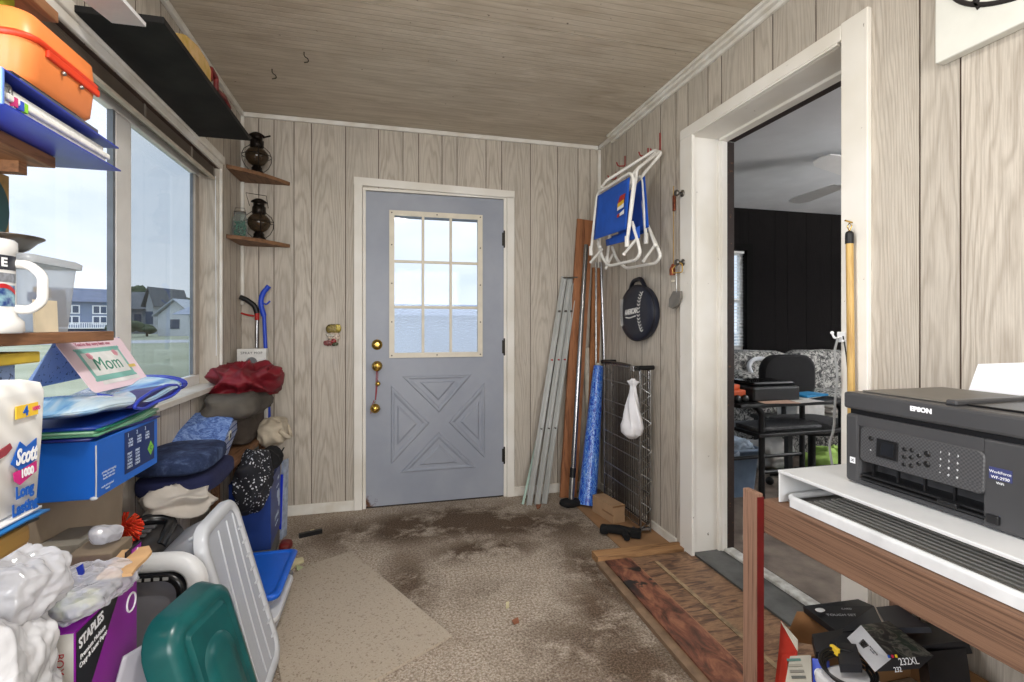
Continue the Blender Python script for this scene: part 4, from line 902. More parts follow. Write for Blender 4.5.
mb = MB(); a = PX(673, 264, XR - .008); mb.tube([a, a + Vector((-.004, 0, -.03)), a + Vector((-.004, 0, -.06))], [.006, .016, .014], 12); obj('bell', mb, CU_, r); mb = MB(); mb.boxc(PX(673, 281, XR - .008), (.008, .026, .014), .003); obj('tag', mb, CRM, r)
a = k2 + Vector((-.03, 0, 0)); r = thing('wire_hanger', 'yellow wire loop hanging from the lower knob', 'wire', a); mb = MB(); mb.path([a + Vector((0, .05, -.03)), a + Vector((0, .0, .0)), a + Vector((0, -.04, -.012)), a + Vector((0, -.04, -.055)), a + Vector((0, .045, -.05))], .003, .015, 8, closed=True); obj('loop', mb, TW, r)
r = thing('kitchen_scoop', 'grey metal scoop with a thin handle hanging from the lower knob', 'scoop', PX(676, 300, XR - .03))
mb = MB(); mb.tube(fillet([a + Vector((-.002, -.004, .003)), a + Vector((0, .012, -.04)), PX(676.5, 292, XR - .045)], .02), .003, 8); obj('handle', mb, STL, r)
mb = MB(); sc_ = [PX(u, v, XR - .04) for u, v in ((673, 291), (680, 291), (680, 298), (677, 305), (672, 308.5), (668.5, 307), (669, 299))]; mb.slab(sc_, (.012, 0, 0)); obj('blade', mb, mat('grey_metal_scoop', (138, 134, 128), .45, .5), r)
# broom handle and cable hook on the near casing
r = thing('broom_handle', 'yellowish wooden broom handle hanging against the near door casing', 'handle', (1.455, 1.285, .72))
a = PX(849.5, 240, 1.452); b = Vector((1.447, 1.262, .735)); mb = MB(); mb.rod(a, b, .011, 16); obj('shaft', mb, wood('varnished_handle', (198, 164, 100), (168, 130, 72), .35, (30, 30, 2.5)), r)
mb = MB(); mb.rod(a + Vector((0, 0, -.012)), a + Vector((0, 0, .018)), .0125, 16); mb.ball(a + Vector((0, 0, .018)), .0125, 14); obj('cap', mb, BK, r)
mb = MB(); mb.tube([a + Vector((0, 0, .028)), a + Vector((0, .008, .045)), a + Vector((.0, 0, .055)), a + Vector((0, -.008, .045)), a + Vector((0, 0, .028))], .0018, 6); obj('hanging_loop', mb, BRASS, r)
mb = MB(); mb.rod((XR - .0185, 1.285, 1.515), (1.445, 1.285, 1.52), .003, 8); one('brass_cup_hook', mb, BRASS, 'small brass hook holding up the broom handle', 'hook')
r = thing('cable_hook', 'white double hook on the near door casing holding a grey cable', 'hook', PX(840, 335, XR - .02))
a = PX(842, 337, XR - .02); mb = MB(); mb.boxc((XR - .022, a.y - .0, a.z), (.008, .03, .035), .003); mb.tube(fillet([(XR - .022, a.y, a.z), (XR - .045, a.y + .006, a.z - .005), (XR - .052, a.y + .008, a.z + .012)], .01), .0035, 10); mb.ball((XR - .052, a.y + .008, a.z + .014), .006, 12); mb.tube([(XR - .022, a.y - .01, a.z - .01), (XR - .05, a.y - .03, a.z - .012)], .004, 8); obj('hook', mb, WHT, r)
GC = mat('grey_cable_jacket', (150, 152, 152), .5)
mb = MB(); cp = [PX(838, 338, 1.44), PX(834, 352, 1.44), PX(838, 375, 1.44), PX(835, 400, 1.45), PX(834, 430, 1.46), PX(829, 444, 1.46), PX(832, 464, 1.44), PX(838, 490, 1.43), PX(838, 540, 1.42)]; mb.tube(fillet(cp, .05, 6), .0038, 8); one('hanging_cable', mb, GC, 'grey cable dropping from the white hook behind the printer', 'cable')
mb = MB(); cp = [PX(843, 336, 1.45), PX(846, 352, 1.452), PX(848, 372, 1.45), PX(849, 400, 1.45), (1.44, 1.2, .76)]; mb.tube(fillet(cp, .04, 6), .002, 8); one('thin_black_wire', mb, BK, 'thin black wire crossing the broom handle behind the printer', 'wire')
# white canvas with an oval emblem, upper right
r = thing('wall_canvas', 'white canvas with a black oval emblem high on the right wall', 'picture', (XR - .017, .8, 1.90))
mb = MB(); mb.box((XR - .034, .30, 1.896), (XR - .001, 1.024, 2.30), .004); obj('canvas', mb, mat('white_canvas', (222, 222, 214), .7, var=.03, bump=.05, bscale=200), r)
INK = mat('black_ink', (36, 32, 32), .7); CI = Vector((XR - .0345, .75, 2.10)); 
mb = MB(); oc = [(CI.x - .0006, CI.y + .24 * math.cos(2 * PI * k / 72) , CI.z + .150 * math.sin(2 * PI * k / 72)) for k in range(72)]; mb.tube(oc, .006, 6, True)
MI = frame(CI + Vector((-.0012, 0, 0)), (0, -1, 0), (0, 0, 1)); obj('oval_border', mb, INK, r)
mb = MB(); oc2 = [(CI.x - .0004, CI.y + .27 * math.cos(2 * PI * k / 60), CI.z + .12 * math.sin(2 * PI * k / 60)) for k in range(60)]
mb.tube([(CI.x - .0006, .895, 2.13), (CI.x - .0006, .912, 2.05), (CI.x - .0006, .928, 2.005)], .006, 6); mb.tube([(CI.x - .0006, .90, 2.06), (CI.x - .0006, .925, 2.0), (CI.x - .0006, .918, 1.985)], .006, 6); obj('emblem_lines', mb, INK, r)
for k, ch in enumerate('WHITE'): text('lettering', ch, .052, MI @ Matrix.Translation((-.130 + k * .065, -.088 - .018 * math.sin(k * .78), 0)) @ Matrix.Rotation(-.3 + k * .15, 4, 'Z'), INK, r, .0006, bold=.003)
# ================================================================ LEFT WALL: shelves, window sill, clutter
BRN = wood('brown_shelf_board', (126, 92, 66), (88, 60, 40), .6, (30, 3, 30))
# corner shelves with lanterns
def corner_shelf(z, label):
    mb = MB(); o_ = [(XL + .001, YB - .001), (XL + .001, 3.002)]
    for k in range(9):
        t_ = k / 8; a = Vector((XL + .004, 3.0)); b = Vector((-.582, YB - .006)); m = Vector((-.70, 3.08)); o_.append(tuple(a * (1 - t_) ** 2 + m * 2 * t_ * (1 - t_) + b * t_ ** 2))
    o_.append((-.582, YB - .001)); mb.slab([(x, y, z - .02) for x, y in o_], (0, 0, .02)); one('corner_shelf', mb, BRN, label, 'shelf', 'corner shelves')
corner_shelf(2.062, 'upper wooden corner shelf holding one lantern'); corner_shelf(1.678, 'lower wooden corner shelf holding a lantern and a jar')
LBK = mat('blackened_brass', (44, 38, 34), .35, .8, var=.3, scale=50); AMB = clear('smoked_lamp_glass', (140, 118, 92), .55, .08, .6, milk=(84, 70, 54))
def lantern(c, label, bail):
    r = thing('oil_lantern', label, 'lantern', c, group='onion lanterns on the corner shelves'); c = Vector(c)
    mb = MB(); mb.lathe([(.036, 0), (.038, .004), (.034, .012), (.028, .02), (.030, .03), (.024, .036), (.022, .045)], 28, c); obj('base', mb, LBK, r)
    mb = MB(); mb.lathe([(.024, .045), (.044, .058), (.058, .080), (.063, .100), (.058, .120), (.044, .138), (.028, .148)], 32, c); obj('glass_globe', mb, AMB, r)
    mb = MB(); mb.lathe([(.030, .146), (.034, .150), (.034, .190), (.030, .194), (.030, .212), (.043, .216), (.043, .220), (.022, .236), (.0001, .238)], 28, c)
    for k in range(8): a = k * PI / 4; mb.rod(c + Vector((.034 * math.cos(a), .034 * math.sin(a), .152)), c + Vector((.034 * math.cos(a), .034 * math.sin(a), .190)), .003, 6)
    obj('chimney', mb, LBK, r)
    mb = MB(); mb.ball(c + Vector((0, 0, .095)), .016, 12, (1, 1, 1.6)); obj('burner', mb, BRASS, r)
    mb = MB()
    for k in range(4):
        a = math.radians(20 + 90 * k); pts = [(.036, .012), (.060, .035), (.076, .070), (.078, .105), (.066, .135), (.036, .160)]; mb.tube([c + Vector((q * math.cos(a), q * math.sin(a), z)) for q, z in pts], .0022, 6)
    mb.tube([c + Vector((.078 * math.cos(a), .078 * math.sin(a), .10)) for a in [2 * PI * k / 32 for k in range(32)]], .0022, 6, True); obj('wire_guard', mb, LBK, r)
    mb = MB()
    if bail: mb.tube([c + Vector((-.045, -.02, .19)), c + Vector((-.062, -.03, .262)), c + Vector((.035, .02, .262)), c + Vector((.045, .02, .19))], .0022, 6)
    else: mb.tube([c + Vector((.034, -.005, .21)), c + Vector((.075, -.01, .222))], .005, 8)
    obj('bail_handle', mb, LBK, r)
lantern((-.735, 3.145, 2.063), 'dark onion lantern on the upper corner shelf', False); lantern((-.725, 3.150, 1.679), 'dark onion lantern with a raised wire handle on the lower corner shelf', True)
c = Vector((-.812, 3.10, 1.679)); r = thing('glass_jar', 'glass jar of green beads on the lower corner shelf', 'jar', c)
mb = MB(); mb.lathe([(.036, 0), (.038, .004), (.038, .105), (.030, .122), (.028, .132), (.030, .140)], 28, c); obj('glass', mb, clear('jar_glass', (225, 235, 232), .92, .04), r)
mb = MB(); rr = random.Random(2)
for k in range(150):
    a = rr.uniform(0, 6.28); q = .029 * rr.random() ** .4; mb.ball(c + Vector((q * math.cos(a), q * math.sin(a), .008 + rr.random() * .085)), .0052, 6)
o_ = obj('beads', mb, mat('green_glass_bead', (60, 142, 116), .25, var=.4, scale=60, c2=(26, 74, 66)), r); o_['kind'] = 'stuff'
mb = MB(); mb.lathe([(.031, .138), (.031, .146), (.0001, .150)], 24, c); obj('lid', mb, STL, r); mb = MB(); mb.tube([c + Vector((-.030, 0, .128)), c + Vector((-.024, 0, .168)), c + Vector((.024, 0, .168)), c + Vector((.030, 0, .128))], .0016, 6); obj('wire_clasp', mb, LBK, r)
# black shelf above the window
BSH = mat('black_shelf_paint', (24, 24, 25), .6, var=.25, scale=6, c2=(44, 43, 42), bump=.05, spec=.12)
r = thing('wall_shelf', 'black wooden shelf fixed high above the window', 'shelf', (-.73, 2.07, 2.04))
mb = MB(); mb.box((XL + .001, 1.605, 2.105), (-.617, 2.53, 2.125), .002); mb.k = 0; obj('board', mb, BSH, r)
for m_ in [r]:
    pass
# the shelf sits right at the height seen in the photo
for ch in r.children: ch.data.transform(Matrix.Translation((0, 0, -.065)))
TAN = mat('tan_painted_wood', (200, 166, 120), .6, var=.3, scale=24, c2=(176, 146, 60), bump=.1); RDM = mat('dark_red_paint', (128, 36, 34), .5, var=.3, scale=12)
mb = MB(); mb.slab([PX(u, v, -.645) for u, v in ((172, 40), (178, 33), (186, 35), (198, 46), (208, 62), (213, 76), (210, 84), (200, 78), (186, 60))], (-.02, 0, 0)); one('painted_cutout', mb, TAN, 'tan and yellow painted wooden cutout lying at the front of the black shelf', 'ornament')
mb = MB(); mb.path([PX(u, v, -.65) for u, v in ((210, 80), (210.5, 68), (216, 78), (216, 90), (224, 97), (229, 108))], .010, .01, 8); one('red_strap', mb, RDM, 'dark red curved handle behind the painted cutout on the black shelf', 'handle')
# raised venetian blind
r = thing('venetian_blind', 'raised venetian blind stacked under the window head', 'blind', (-.89, 1.5, 1.93))
SLT = mat('brown_blind_slat', (120, 108, 96), .5, var=.1)
mb = MB()
for k in range(11): z = 1.952 + k * .0042; mb.box((-.912, .5, z), (-.870, 2.865, z + .0016))
obj('slat_stack', mb, SLT, r)
mb = MB(); mb.box((-.884, .5, 1.936), (-.866, 2.865, 1.949), .003); obj('bottom_rail', mb, mat('almond_rail', (206, 196, 180), .5), r)
for y in (.9, 1.5, 2.1, 2.55, 2.84): mb = MB(); mb.box((-.869, y - .008, 1.950), (-.8675, y + .008, 1.998)); obj('ladder_tape', mb, mat('grey_tape', (130, 122, 112), .8), r)
mb = MB(); mb.rod((-.86, 2.845, 1.95), (-.858, 2.85, 1.02), .0018, 6); obj('pull_cord', mb, WHT, r)

# stepped shelf unit standing in the window (three boards)
r = thing('window_shelf_unit', 'brown shelf boards standing in front of the left window light', 'shelf', (-.77, .9, 1.14))
SB = wood('walnut_shelf', (138, 98, 68), (96, 64, 42), .55, (30, 3, 30))
for z, x1, y1 in ((1.140, -.690, 1.50), (1.521, -.700, 1.285), (1.843, -.700, 1.295)): mb = MB(); mb.box((XL + .024, .30, z), (x1, y1, z + .024), .002); obj('board', mb, SB, r)
mb = MB(); mb.box((XL + .03, 1.24, 1.497), (-.74, 1.265, 1.521)); obj('cleat', mb, SB, r)
mb = MB(); mb.box((XL + .024, .28, .9), (-.70, .30, 1.9)); obj('side_panel', mb, SB, r)
# binder
BL = mat('royal_blue_binder', (44, 62, 168), .3, var=.06); PG_ = mat('page_edges', (232, 232, 228), .8, var=.08, scale=90)
r = thing('ring_binder', 'thick blue ring binder full of white pages on the middle window shelf', 'binder', (-.74, 1.18, 1.546)); z0 = 1.546
mb = MB(); mb.box((-.852, 1.0, z0), (-.615, 1.367, z0 + .003)); obj('cover', mb, BL, r)
mb = MB(); mb.hexa([(-.852, 1.0, z0 + .058), (-.617, 1.0, z0 + .058), (-.617, 1.362, z0 + .052), (-.852, 1.362, z0 + .052)], [(-.852, 1.0, z0 + .061), (-.617, 1.0, z0 + .061), (-.617, 1.362, z0 + .055), (-.852, 1.362, z0 + .055)]); obj('cover', mb, BL, r)
mb = MB(); mb.box((-.852, .994, z0), (-.615, 1.0, z0 + .061), .002); mb.box((-.70, .992, z0 + .012), (-.64, .994, z0 + .048)); obj('spine', mb, mat('sky_blue_spine', (112, 146, 222), .3), r)
for i, (dx, a, b) in enumerate(((0, .006, .020), (.006, .020, .032), (-.003, .032, .046))):
    mb = MB(); mb.box((-.845, 1.022, z0 + a - .002), (-.630 + dx, 1.335 + dx, z0 + b - .002), .003); obj('pages', mb, PG_, r)
for y in (1.035, 1.05, 1.06):
    mb = MB(); mb.box((-.80, y, z0 + .012), (-.623, y + .008, z0 + .028)); obj('divider_tab', mb, mat('tab_%d' % int(y * 1000), (206, 60, 120) if y < 1.04 else (60, 90, 200) if y < 1.055 else (150, 220, 60), .5), r)
mb = MB(); mb.path([(-.635, 1.012, z0 + .006), (-.628, 1.012, z0 + .04), (-.628, 1.03, z0 + .045), (-.628, 1.04, z0 + .01)], .003, .01, 8); obj('ring', mb, STL, r)
mb = MB(); mb.box((-.85, 1.06, z0 + .0615), (-.628, 1.30, z0 + .072), .002); one('grey_folder', mb, mat('slate_grey_folder', (96, 98, 108), .4), 'thin slate grey folder between the blue binder and the orange case', 'folder')
mb = MB(); mb.box((-.85, 1.09, z0 + .0725), (-.66, 1.285, z0 + .098), .004); one('black_case', mb, mat('charcoal_case', (44, 44, 48), .5), 'flat charcoal case hidden under the orange case', 'case')
# orange case
OR_ = mat('orange_plastic_case', (236, 136, 72), .38, var=.05); OR2 = mat('red_orange_seal', (226, 66, 34), .4)
r = thing('orange_case', 'orange hard plastic case on top of the blue binder', 'case', (-.75, 1.23, 1.645))
def rr_(x0, x1, y0, y1, rd, z): return [((x0 + x1) / 2 + a, (y0 + y1) / 2 + b, z) for a, b in rrect(x1 - x0, y1 - y0, rd, 5)]
ox0, ox1, oy0, oy1 = -.852, -.650, 1.118, 1.362
mb = MB(); loft(mb, [rr_(ox0 + .010, ox1 - .014, oy0 + .012, oy1 - .02, .03, 1.645), rr_(ox0 + .005, ox1 - .006, oy0 + .005, oy1 - .010, .035, 1.655), rr_(ox0 + .002, ox1 - .002, oy0 + .002, oy1 - .003, .035, 1.722)]); obj('tub', mb, OR_, r)
mb = MB(); loft(mb, [rr_(ox0 + .002, ox1 - .002, oy0 + .002, oy1 - .003, .035, 1.734), rr_(ox0 + .004, ox1 - .005, oy0 + .004, oy1 - .006, .035, 1.772), rr_(ox0 + .012, ox1 - .016, oy0 + .014, oy1 - .02, .03, 1.782)]); obj('lid', mb, OR_, r)
mb = MB(); loft(mb, [rr_(ox0, ox1 + .002, oy0 - .002, oy1, .036, 1.722), rr_(ox0 - .002, ox1 + .005, oy0 - .005, oy1 + .002, .038, 1.726), rr_(ox0 - .002, ox1 + .005, oy0 - .005, oy1 + .002, .038, 1.730), rr_(ox0, ox1 + .001, oy0 - .001, oy1, .036, 1.734)]); obj('seal', mb, OR2, r)
mb = MB(); mb.box((ox1 - .004, 1.165, 1.708), (ox1 + .004, 1.345, 1.724), .003); obj('latch_strip', mb, OR2, r)
for y in (1.215, 1.275): mb = MB(); mb.ball((ox1 + .002, y, 1.700), .005, 10); obj('rivet', mb, STL, r)
text('printed_name', 'osu', .022, frame((-.735, oy0 - .0005, 1.685), (1, 0, 0), (0, 0, 1)), WHT, r, .0004)
mb = MB(); mb.box((-.852, 1.05, 1.7835), (-.742, 1.222, 1.842), .003); r = one('red_box', mb, RDM, 'dark red box wedged between the orange case and the top shelf board', 'box')
mb = MB(); mb.box((-.741, 1.17, 1.784), (-.735, 1.222, 1.842), .002); obj('corner_patch', mb, mat('olive_card', (150, 158, 44), .5), r, 'olive green corner')
mb = MB(); P_ = [PD(80, -2, 1.02), PD(120, -2, 1.05), PD(146, 27, 1.26), PD(112, 23, 1.20)]; mb.slab(P_, (0, 0, .010)); r = one('white_plank', mb, mat('white_laminate', (226, 226, 228), .5, var=.05), 'white board end hanging over the near end of the black shelf', 'board')
for f_ in (.3, .75): c = P_[3].lerp(P_[2], f_) + Vector((0, -.02, -.002)); mb = MB(); mb.ball(c, .004, 8, (1, 1, .4)); obj('screw', mb, STL, r)

# ---------- things on the lowest shelf board (z 1.164)
zb = 1.1645
r = thing('beer_stein', 'white ceramic stein with a printed red and blue emblem on the lowest shelf board', 'mug', (-.733, 1.126, zb)); c = Vector((-.733, 1.126, zb))
CER = mat('white_ceramic', (236, 236, 234), .18, var=.02, spec=.6)
mb = MB(); mb.lathe([(.058, 0), (.062, .004), (.061, .022), (.052, .032), (.050, .040), (.049, .150), (.052, .154), (.052, .172), (.048, .176), (.045, .172), (.043, .05), (.0001, .045)], 40, c); obj('body', mb, CER, r)
mb = MB(); d = Vector((.93, .36, 0)).normalized(); mb.path([c + d * .045 + Vector((0, 0, .132)), c + d * .068 + Vector((0, 0, .132)), c + d * .087 + Vector((0, 0, .112)), c + d * .087 + Vector((0, 0, .062)), c + d * .070 + Vector((0, 0, .044)), c + d * .046 + Vector((0, 0, .046))], .0085, .010, 12); obj('handle', mb, CER, r)
def band(name, z0, z1, a0, a1, m, label, rad=.0505, fn=None):
    mb = MB(); mb.sheet(lambda u, v: (lambda a, z: (c.x + rad * math.cos(a), c.y + rad * math.sin(a), c.z + z))(math.radians(a0 + (a1 - a0) * u), z0 + (z1 - z0) * v if fn is None else fn(u, v)), 18, 4); return obj(name, mb, m, r, label)
DK = mat('stein_black_print', (44, 46, 56), .3); band('printed_band', .118, .145, -70, 15, DK, 'black band with white letters'); band('printed_band', .095, .112, -70, 15, mat('stein_grey_print', (140, 144, 152), .3, var=.3, scale=90), 'grey engraved band')
band('printed_emblem', .05, .09, -60, 12, mat('stein_blue_print', (40, 66, 128), .3, var=.5, scale=80, c2=(150, 190, 200)), 'blue lower emblem'); band('printed_stripe', 0, 0, -50, 10, mat('stein_red_print', (196, 40, 44), .3), 'red arch', .0512, lambda u, v: (.072 + .012 * math.sin(PI * u)) + .008 * v)
for k, ch in enumerate('ICE'):
    a = math.radians(-62 + 22 * k); text('printed_letter', ch, .022, frame(c + Vector((.0512 * math.cos(a), .0512 * math.sin(a), .131)), (-math.sin(a), math.cos(a), 0), (0, 0, 1)), WHT, r, .0003, bold=.0008)
# translucent tub with a lid and papers, steel bowl on top
r = thing('storage_tub', 'clear plastic tub of papers and photos behind the white stein', 'tub', (-.77, 1.30, zb))
TUB = clear('frosted_tub', (232, 236, 240), .62, .2, .5, milk=(214, 220, 226))
def rrt(x0, x1, y0, y1, z): return rr_(x0, x1, y0, y1, .02, z)
tx = (-.845, -.712); ty = (1.225, 1.405)
mb = MB(); loft(mb, [rrt(tx[0] + .012, tx[1] - .012, ty[0] + .01, ty[1] - .018, zb), rrt(tx[0] + .002, tx[1] - .003, ty[0], ty[1] - .003, zb + .150)], (True, False)); obj('tub', mb, TUB, r)
mb = MB(); loft(mb, [rrt(tx[0] - .004, tx[1] + .004, ty[0] - .006, ty[1] + .006, zb + .146), rrt(tx[0] - .005, tx[1] + .005, ty[0] - .007, ty[1] + .007, zb + .158), rrt(tx[0] + .004, tx[1] - .004, ty[0], ty[1], zb + .164)]); obj('lid', mb, clear('frosted_lid', (215, 220, 226), .25, .2, .5, milk=(196, 202, 208)), r)
for nm, (x, y, w_, h_, z, a), cc, lb in (('photograph', (-.735, 1.335, .10, .085, .05, .1), (84, 88, 124), 'dark blue photo'), ('card', (-.733, 1.300, .05, .085, .055, 0), (206, 164, 104), 'tan card'), ('blue_label', (-.726, 1.262, .035, .02, .075, 0), (44, 110, 186), 'blue label'), ('white_card', (-.724, 1.29, .045, .05, .05, 0), (232, 230, 222), 'white card')):
    mb = MB(); mb.M = Matrix.Translation((x, y, zb + z)) @ Matrix.Rotation(a, 4, 'X'); mb.box((-.002, -w_ / 2, -h_ / 2), (.002, w_ / 2, h_ / 2)); obj(nm, mb, mat('tub_' + nm, cc, .6, var=.25, scale=30), r, lb)
mb = MB(); mb.slab([(-.700, 1.222, zb + .0005), (-.698, 1.29, zb + .0005), (-.7005, 1.29, zb + .068), (-.7025, 1.222, zb + .068)], (-.004, 0, 0)); one('note_card', mb, mat('cream_card', (232, 218, 190), .7), 'cream card leaning on the clear tub behind the stein handle', 'card')
mb = MB(); mb.slab([(-.838, 1.17, zb), (-.698, 1.20, zb), (-.702, 1.46, zb), (-.838, 1.46, zb)], (0, 0, .0001)) if False else None
c = Vector((-.782, 1.252, zb + .1645)); mb = MB(); mb.lathe([(.028, 0), (.046, .010), (.060, .026), (.072, .034), (.072, .036), (.058, .030), (.043, .014), (.0001, .004)], 32, c); one('steel_bowl', mb, mat('aged_steel_bowl', (150, 144, 136), .3, .9, var=.2), 'shallow steel bowl sitting on the lid of the clear tub', 'bowl')
r = thing('framed_plate', 'teal round picture in a gold square frame at the left edge', 'picture', (-.80, 1.19, zb + .176))
mb = MB(); yc, zc_ = 1.115, 1.455
GD = mat('gold_frame', (190, 150, 84), .4, .4, var=.2, scale=30)
mb.box((-.852, 1.2, 1.332), (-.838, 1.374, 1.5195)); obj('frame', mb, GD, r)
mb = MB(); mb.lathe([(.0001, .0), (.082, 0), (.082, -.004), (.0001, -.004)], 40, (-.834, 1.287, 1.435), Matrix.Rotation(PI / 2, 4, 'Y')); obj('plate', mb, mat('teal_glaze', (64, 142, 150), .4, var=.2, scale=10), r)

# ---------- blue carton, folders, plastic bag and card in the window
BC = mat('bright_blue_carton', (22, 102, 206), .42, var=.06, scale=5); BCD = mat('navy_print', (24, 48, 104), .5); 
r = thing('blue_carton', 'bright blue printed carton under the stack of folders by the window', 'box', (-.74, 1.46, .785))
bx = (-.845, -.636, 1.306, 1.612, .787, .918)
mb = MB(); mb.box((bx[0], bx[2], bx[4]), (bx[1], bx[3], bx[5]), .0015); obj('box', mb, BC, r)
mb = MB(); mb.box((bx[1] + .0002, 1.43, .806), (bx[1] + .0010, 1.590, .910)); obj('printed_panel', mb, BCD, r, 'navy printed panel')
MBX = lambda y, z: frame((bx[1] + .0012, y, z), (0, 1, 0), (0, 0, 1))
TL = mat('pale_print', (206, 222, 242), .6)
for i, (y, ti) in enumerate(((1.445, '1'), (1.490, '2'), (1.535, '3'))):
    text('printed_text', ti, .014, MBX(y + .002, .900), TL, r, .0002); text('printed_text', 'SCAN\nCHECK\nSTORE', .0075, MBX(y + .014, .880), TL, r, .0002)
for i, y in enumerate((1.455, 1.495)):
    text('printed_text', 'PRINT\nCOPY\nSCAN\nSHARE\nCHECK', .0085, MBX(y, .836), TL, r, .0002)
mb = MB(); mb.slab([(bx[1] + .0012, 1.550, .840), (bx[1] + .0012, 1.568, .820), (bx[1] + .0012, 1.586, .840), (bx[1] + .0012, 1.568, .860)], (.0006, 0, 0)); obj('diamond_mark', mb, mat('lime_mark', (120, 190, 70), .5), r, 'green diamond'); text('printed_text', 'C', .016, frame((bx[1] + .0022, 1.568, .840), (0, 1, 0), (0, 0, 1)), BCD, r, .0002)
text('printed_text', 'printing and copying\nkeep dry and flat\nhandle with care', .0075, MBX(1.358, .832), TL, r, .0002); text('printed_text', 'made of recycled\nboard', .0075, MBX(1.352, .803), TL, r, .0002)
mb = MB(); mb.tube([(bx[1], bx[2], bx[4] + .002), (bx[1] + .001, bx[2] - .001, bx[4] + .05), (bx[1], bx[2], bx[5] - .01)], .0016, 5); mb.ball((bx[1] - .004, bx[2], bx[4] + .002), .006, 8, (1.4, 1, .7)); obj('worn_edge', mb, mat('bare_card', (206, 212, 220), .9), r, 'worn white edge')
cols = ((24, 34, 112), (110, 178, 142), (150, 200, 168), (28, 120, 92), (22, 60, 150)); nms = ('navy', 'pale green', 'mint green', 'dark green', 'blue')
z = .919
for i in range(5):
    t_ = .0062; mb = MB(); mb.M = Matrix.Translation((-.742, 1.455, z)) @ Matrix.Rotation((-.05, .03, -.02, .05, 0)[i], 4, 'Z'); mb.sheet(lambda u, v: ((u - .5) * .215, (v - .5) * .315, t_ + .003 * math.sin(v * 5 + i) + (.006 * max(0, v - .75) * i)), 4, 10, t_ - .0012)
    one('paper_folder', mb, mat('folder_%d' % i, cols[i], .4, var=.1), ('navy plastic folder lying directly on the blue carton', 'pale green folder second from the bottom of the stack', 'mint green folder in the middle of the folder stack', 'dark green folder below the top folder of the stack', 'blue folder on top of the folder stack')[i], 'folder', 'folders stacked on the blue carton'); z += .0066
# folded blue plastic bag
BPL = mat('cobalt_bag_trim', (46, 66, 190), .3, var=.1)
t = NT('pale_blue_film'); o_ = t.obj(); f = t.noise(t.scaled(o_, (9, 2.2, 9)), 1.4, 4, .6, .8).outputs[0]; c_ = t.ramp(f, [(.36, (52, 106, 196)), (.47, (132, 184, 226)), (.62, (206, 228, 242))])
t.bsdf(c_, .18, 0, t.bump(f, .35, .01), .6, .4); PBF = t.m
r = thing('folded_plastic_bag', 'glossy folded pale blue plastic bag on top of the folder stack', 'bag', (-.74, 1.5, .955))
def bagf(u, v):
    y = 1.262 + .50 * v; w_ = (.108 - .02 * max(0, v - .6)) * min(1, .25 + v * 9); q_ = min(1, .1 + v * 7); return (-.745 + math.cos(u * 2 * PI) * w_ + .03 * v, y, .984 + .006 * math.sin(v * 9) + math.sin(u * 2 * PI) * (.021 + .006 * v) * q_ + .02 * max(0, v - .6))
mb = MB(); mb.sheet(lambda u, v: bagf(u, v * .93), 30, 26, .0015); obj('film', mb, PBF, r)
mb = MB(); mb.sheet(lambda u, v: tuple(a + b for a, b in zip(bagf(u, .93 + v * .07), (0, 0, 0))), 30, 5, .002); mb.tube([bagf(k / 30, 1.0) for k in range(30)], .004, 6, True); obj('trim', mb, BPL, r, 'cobalt blue edge')
lp = [PX(u, v, -.618) for u, v in ((133, 408), (139, 400), (154, 390), (168, 385), (177, 385), (180, 389), (172, 396), (156, 402), (144, 409))]; mb = MB(); mb.tube(fillet(lp, .02, 4, True), .0045, 6, True); obj('opening_rim', mb, BPL, r, 'cobalt blue rim of the opening')
mb = MB(); mb.slab([p_ + Vector((-.004, 0, 0)) for p_ in lp], (-.05, 0, 0)); obj('inner_fold', mb, mat('indigo_fold', (52, 46, 116), .4, var=.2), r, 'indigo folds inside')
for d in (0, .035): mb = MB(); mb.tube([(-.70, 1.41 + d, 1.0075), (-.665, 1.405 + d, 1.0025), (-.655, 1.375 + d, .999)], .0025, 5); obj('strap_line', mb, BPL, r)
# greeting card
PK = mat('pink_card', (240, 216, 226), .6, var=.03); 
r = thing('greeting_card', 'pink tented greeting card reading Mom on the blue plastic bag', 'card', (-.75, 1.57, 1.01))
a = Vector((-.698, 1.425, 1.012)); b = Vector((-.698, 1.715, 1.012)); c = Vector((-.80, 1.77, 1.142)); d = Vector((-.80, 1.461, 1.138)); nrm = (b - a).cross(d - a).normalized()
def card_pt(u, v): return a.lerp(b, u).lerp(d.lerp(c, u), v)
out = []
for cx, cy, a0 in ((.94, .92, 0), (.06, .92, 90), (.06, .08, 180), (.94, .08, 270)):
    for k in range(5): q = math.radians(a0 + 22.5 * k); out.append(card_pt(cx + .06 * math.cos(q) * (1 if cy < .5 else 1), cy + .08 * math.sin(q)))
mb = MB(); mb.slab(out, nrm * -.0012); obj('front', mb, PK, r)
t = NT('speckled_blue_paper'); o_ = t.obj(); f = t.noise(o_, 120, 2, .5).outputs[0]; t.bsdf(t.mix(t.maprange(f, .62, .68), lin((150, 176, 226)), lin((70, 84, 130))), .6); SPK = t.m
mb = MB(); mb.slab([d, c, (-.846, 1.77, 1.03), (-.849, 1.43, 1.022), (-.835, 1.415, 1.012)], (-.0012, 0, .0)); obj('back', mb, SPK, r, 'blue speckled back leaf')
MC = frame(card_pt(.52, .42) + nrm * .0008, (b - a), (d - a)); W_ = (b - a).length; Hh = (d - a).length
def crect(u0, u1, v0, v1, h): return [card_pt(u, v) + nrm * h for u, v in ((u0, v0), (u1, v0), (u1, v1), (u0, v1))]
TEAL = mat('mint_lace', (140, 200, 190), .6); WCD = mat('white_card_face', (240, 240, 238), .7)
mb = MB(); mb.add(crect(.16, .84, .20, .80, .0006), [(0, 1, 2, 3)]); n_ = 26
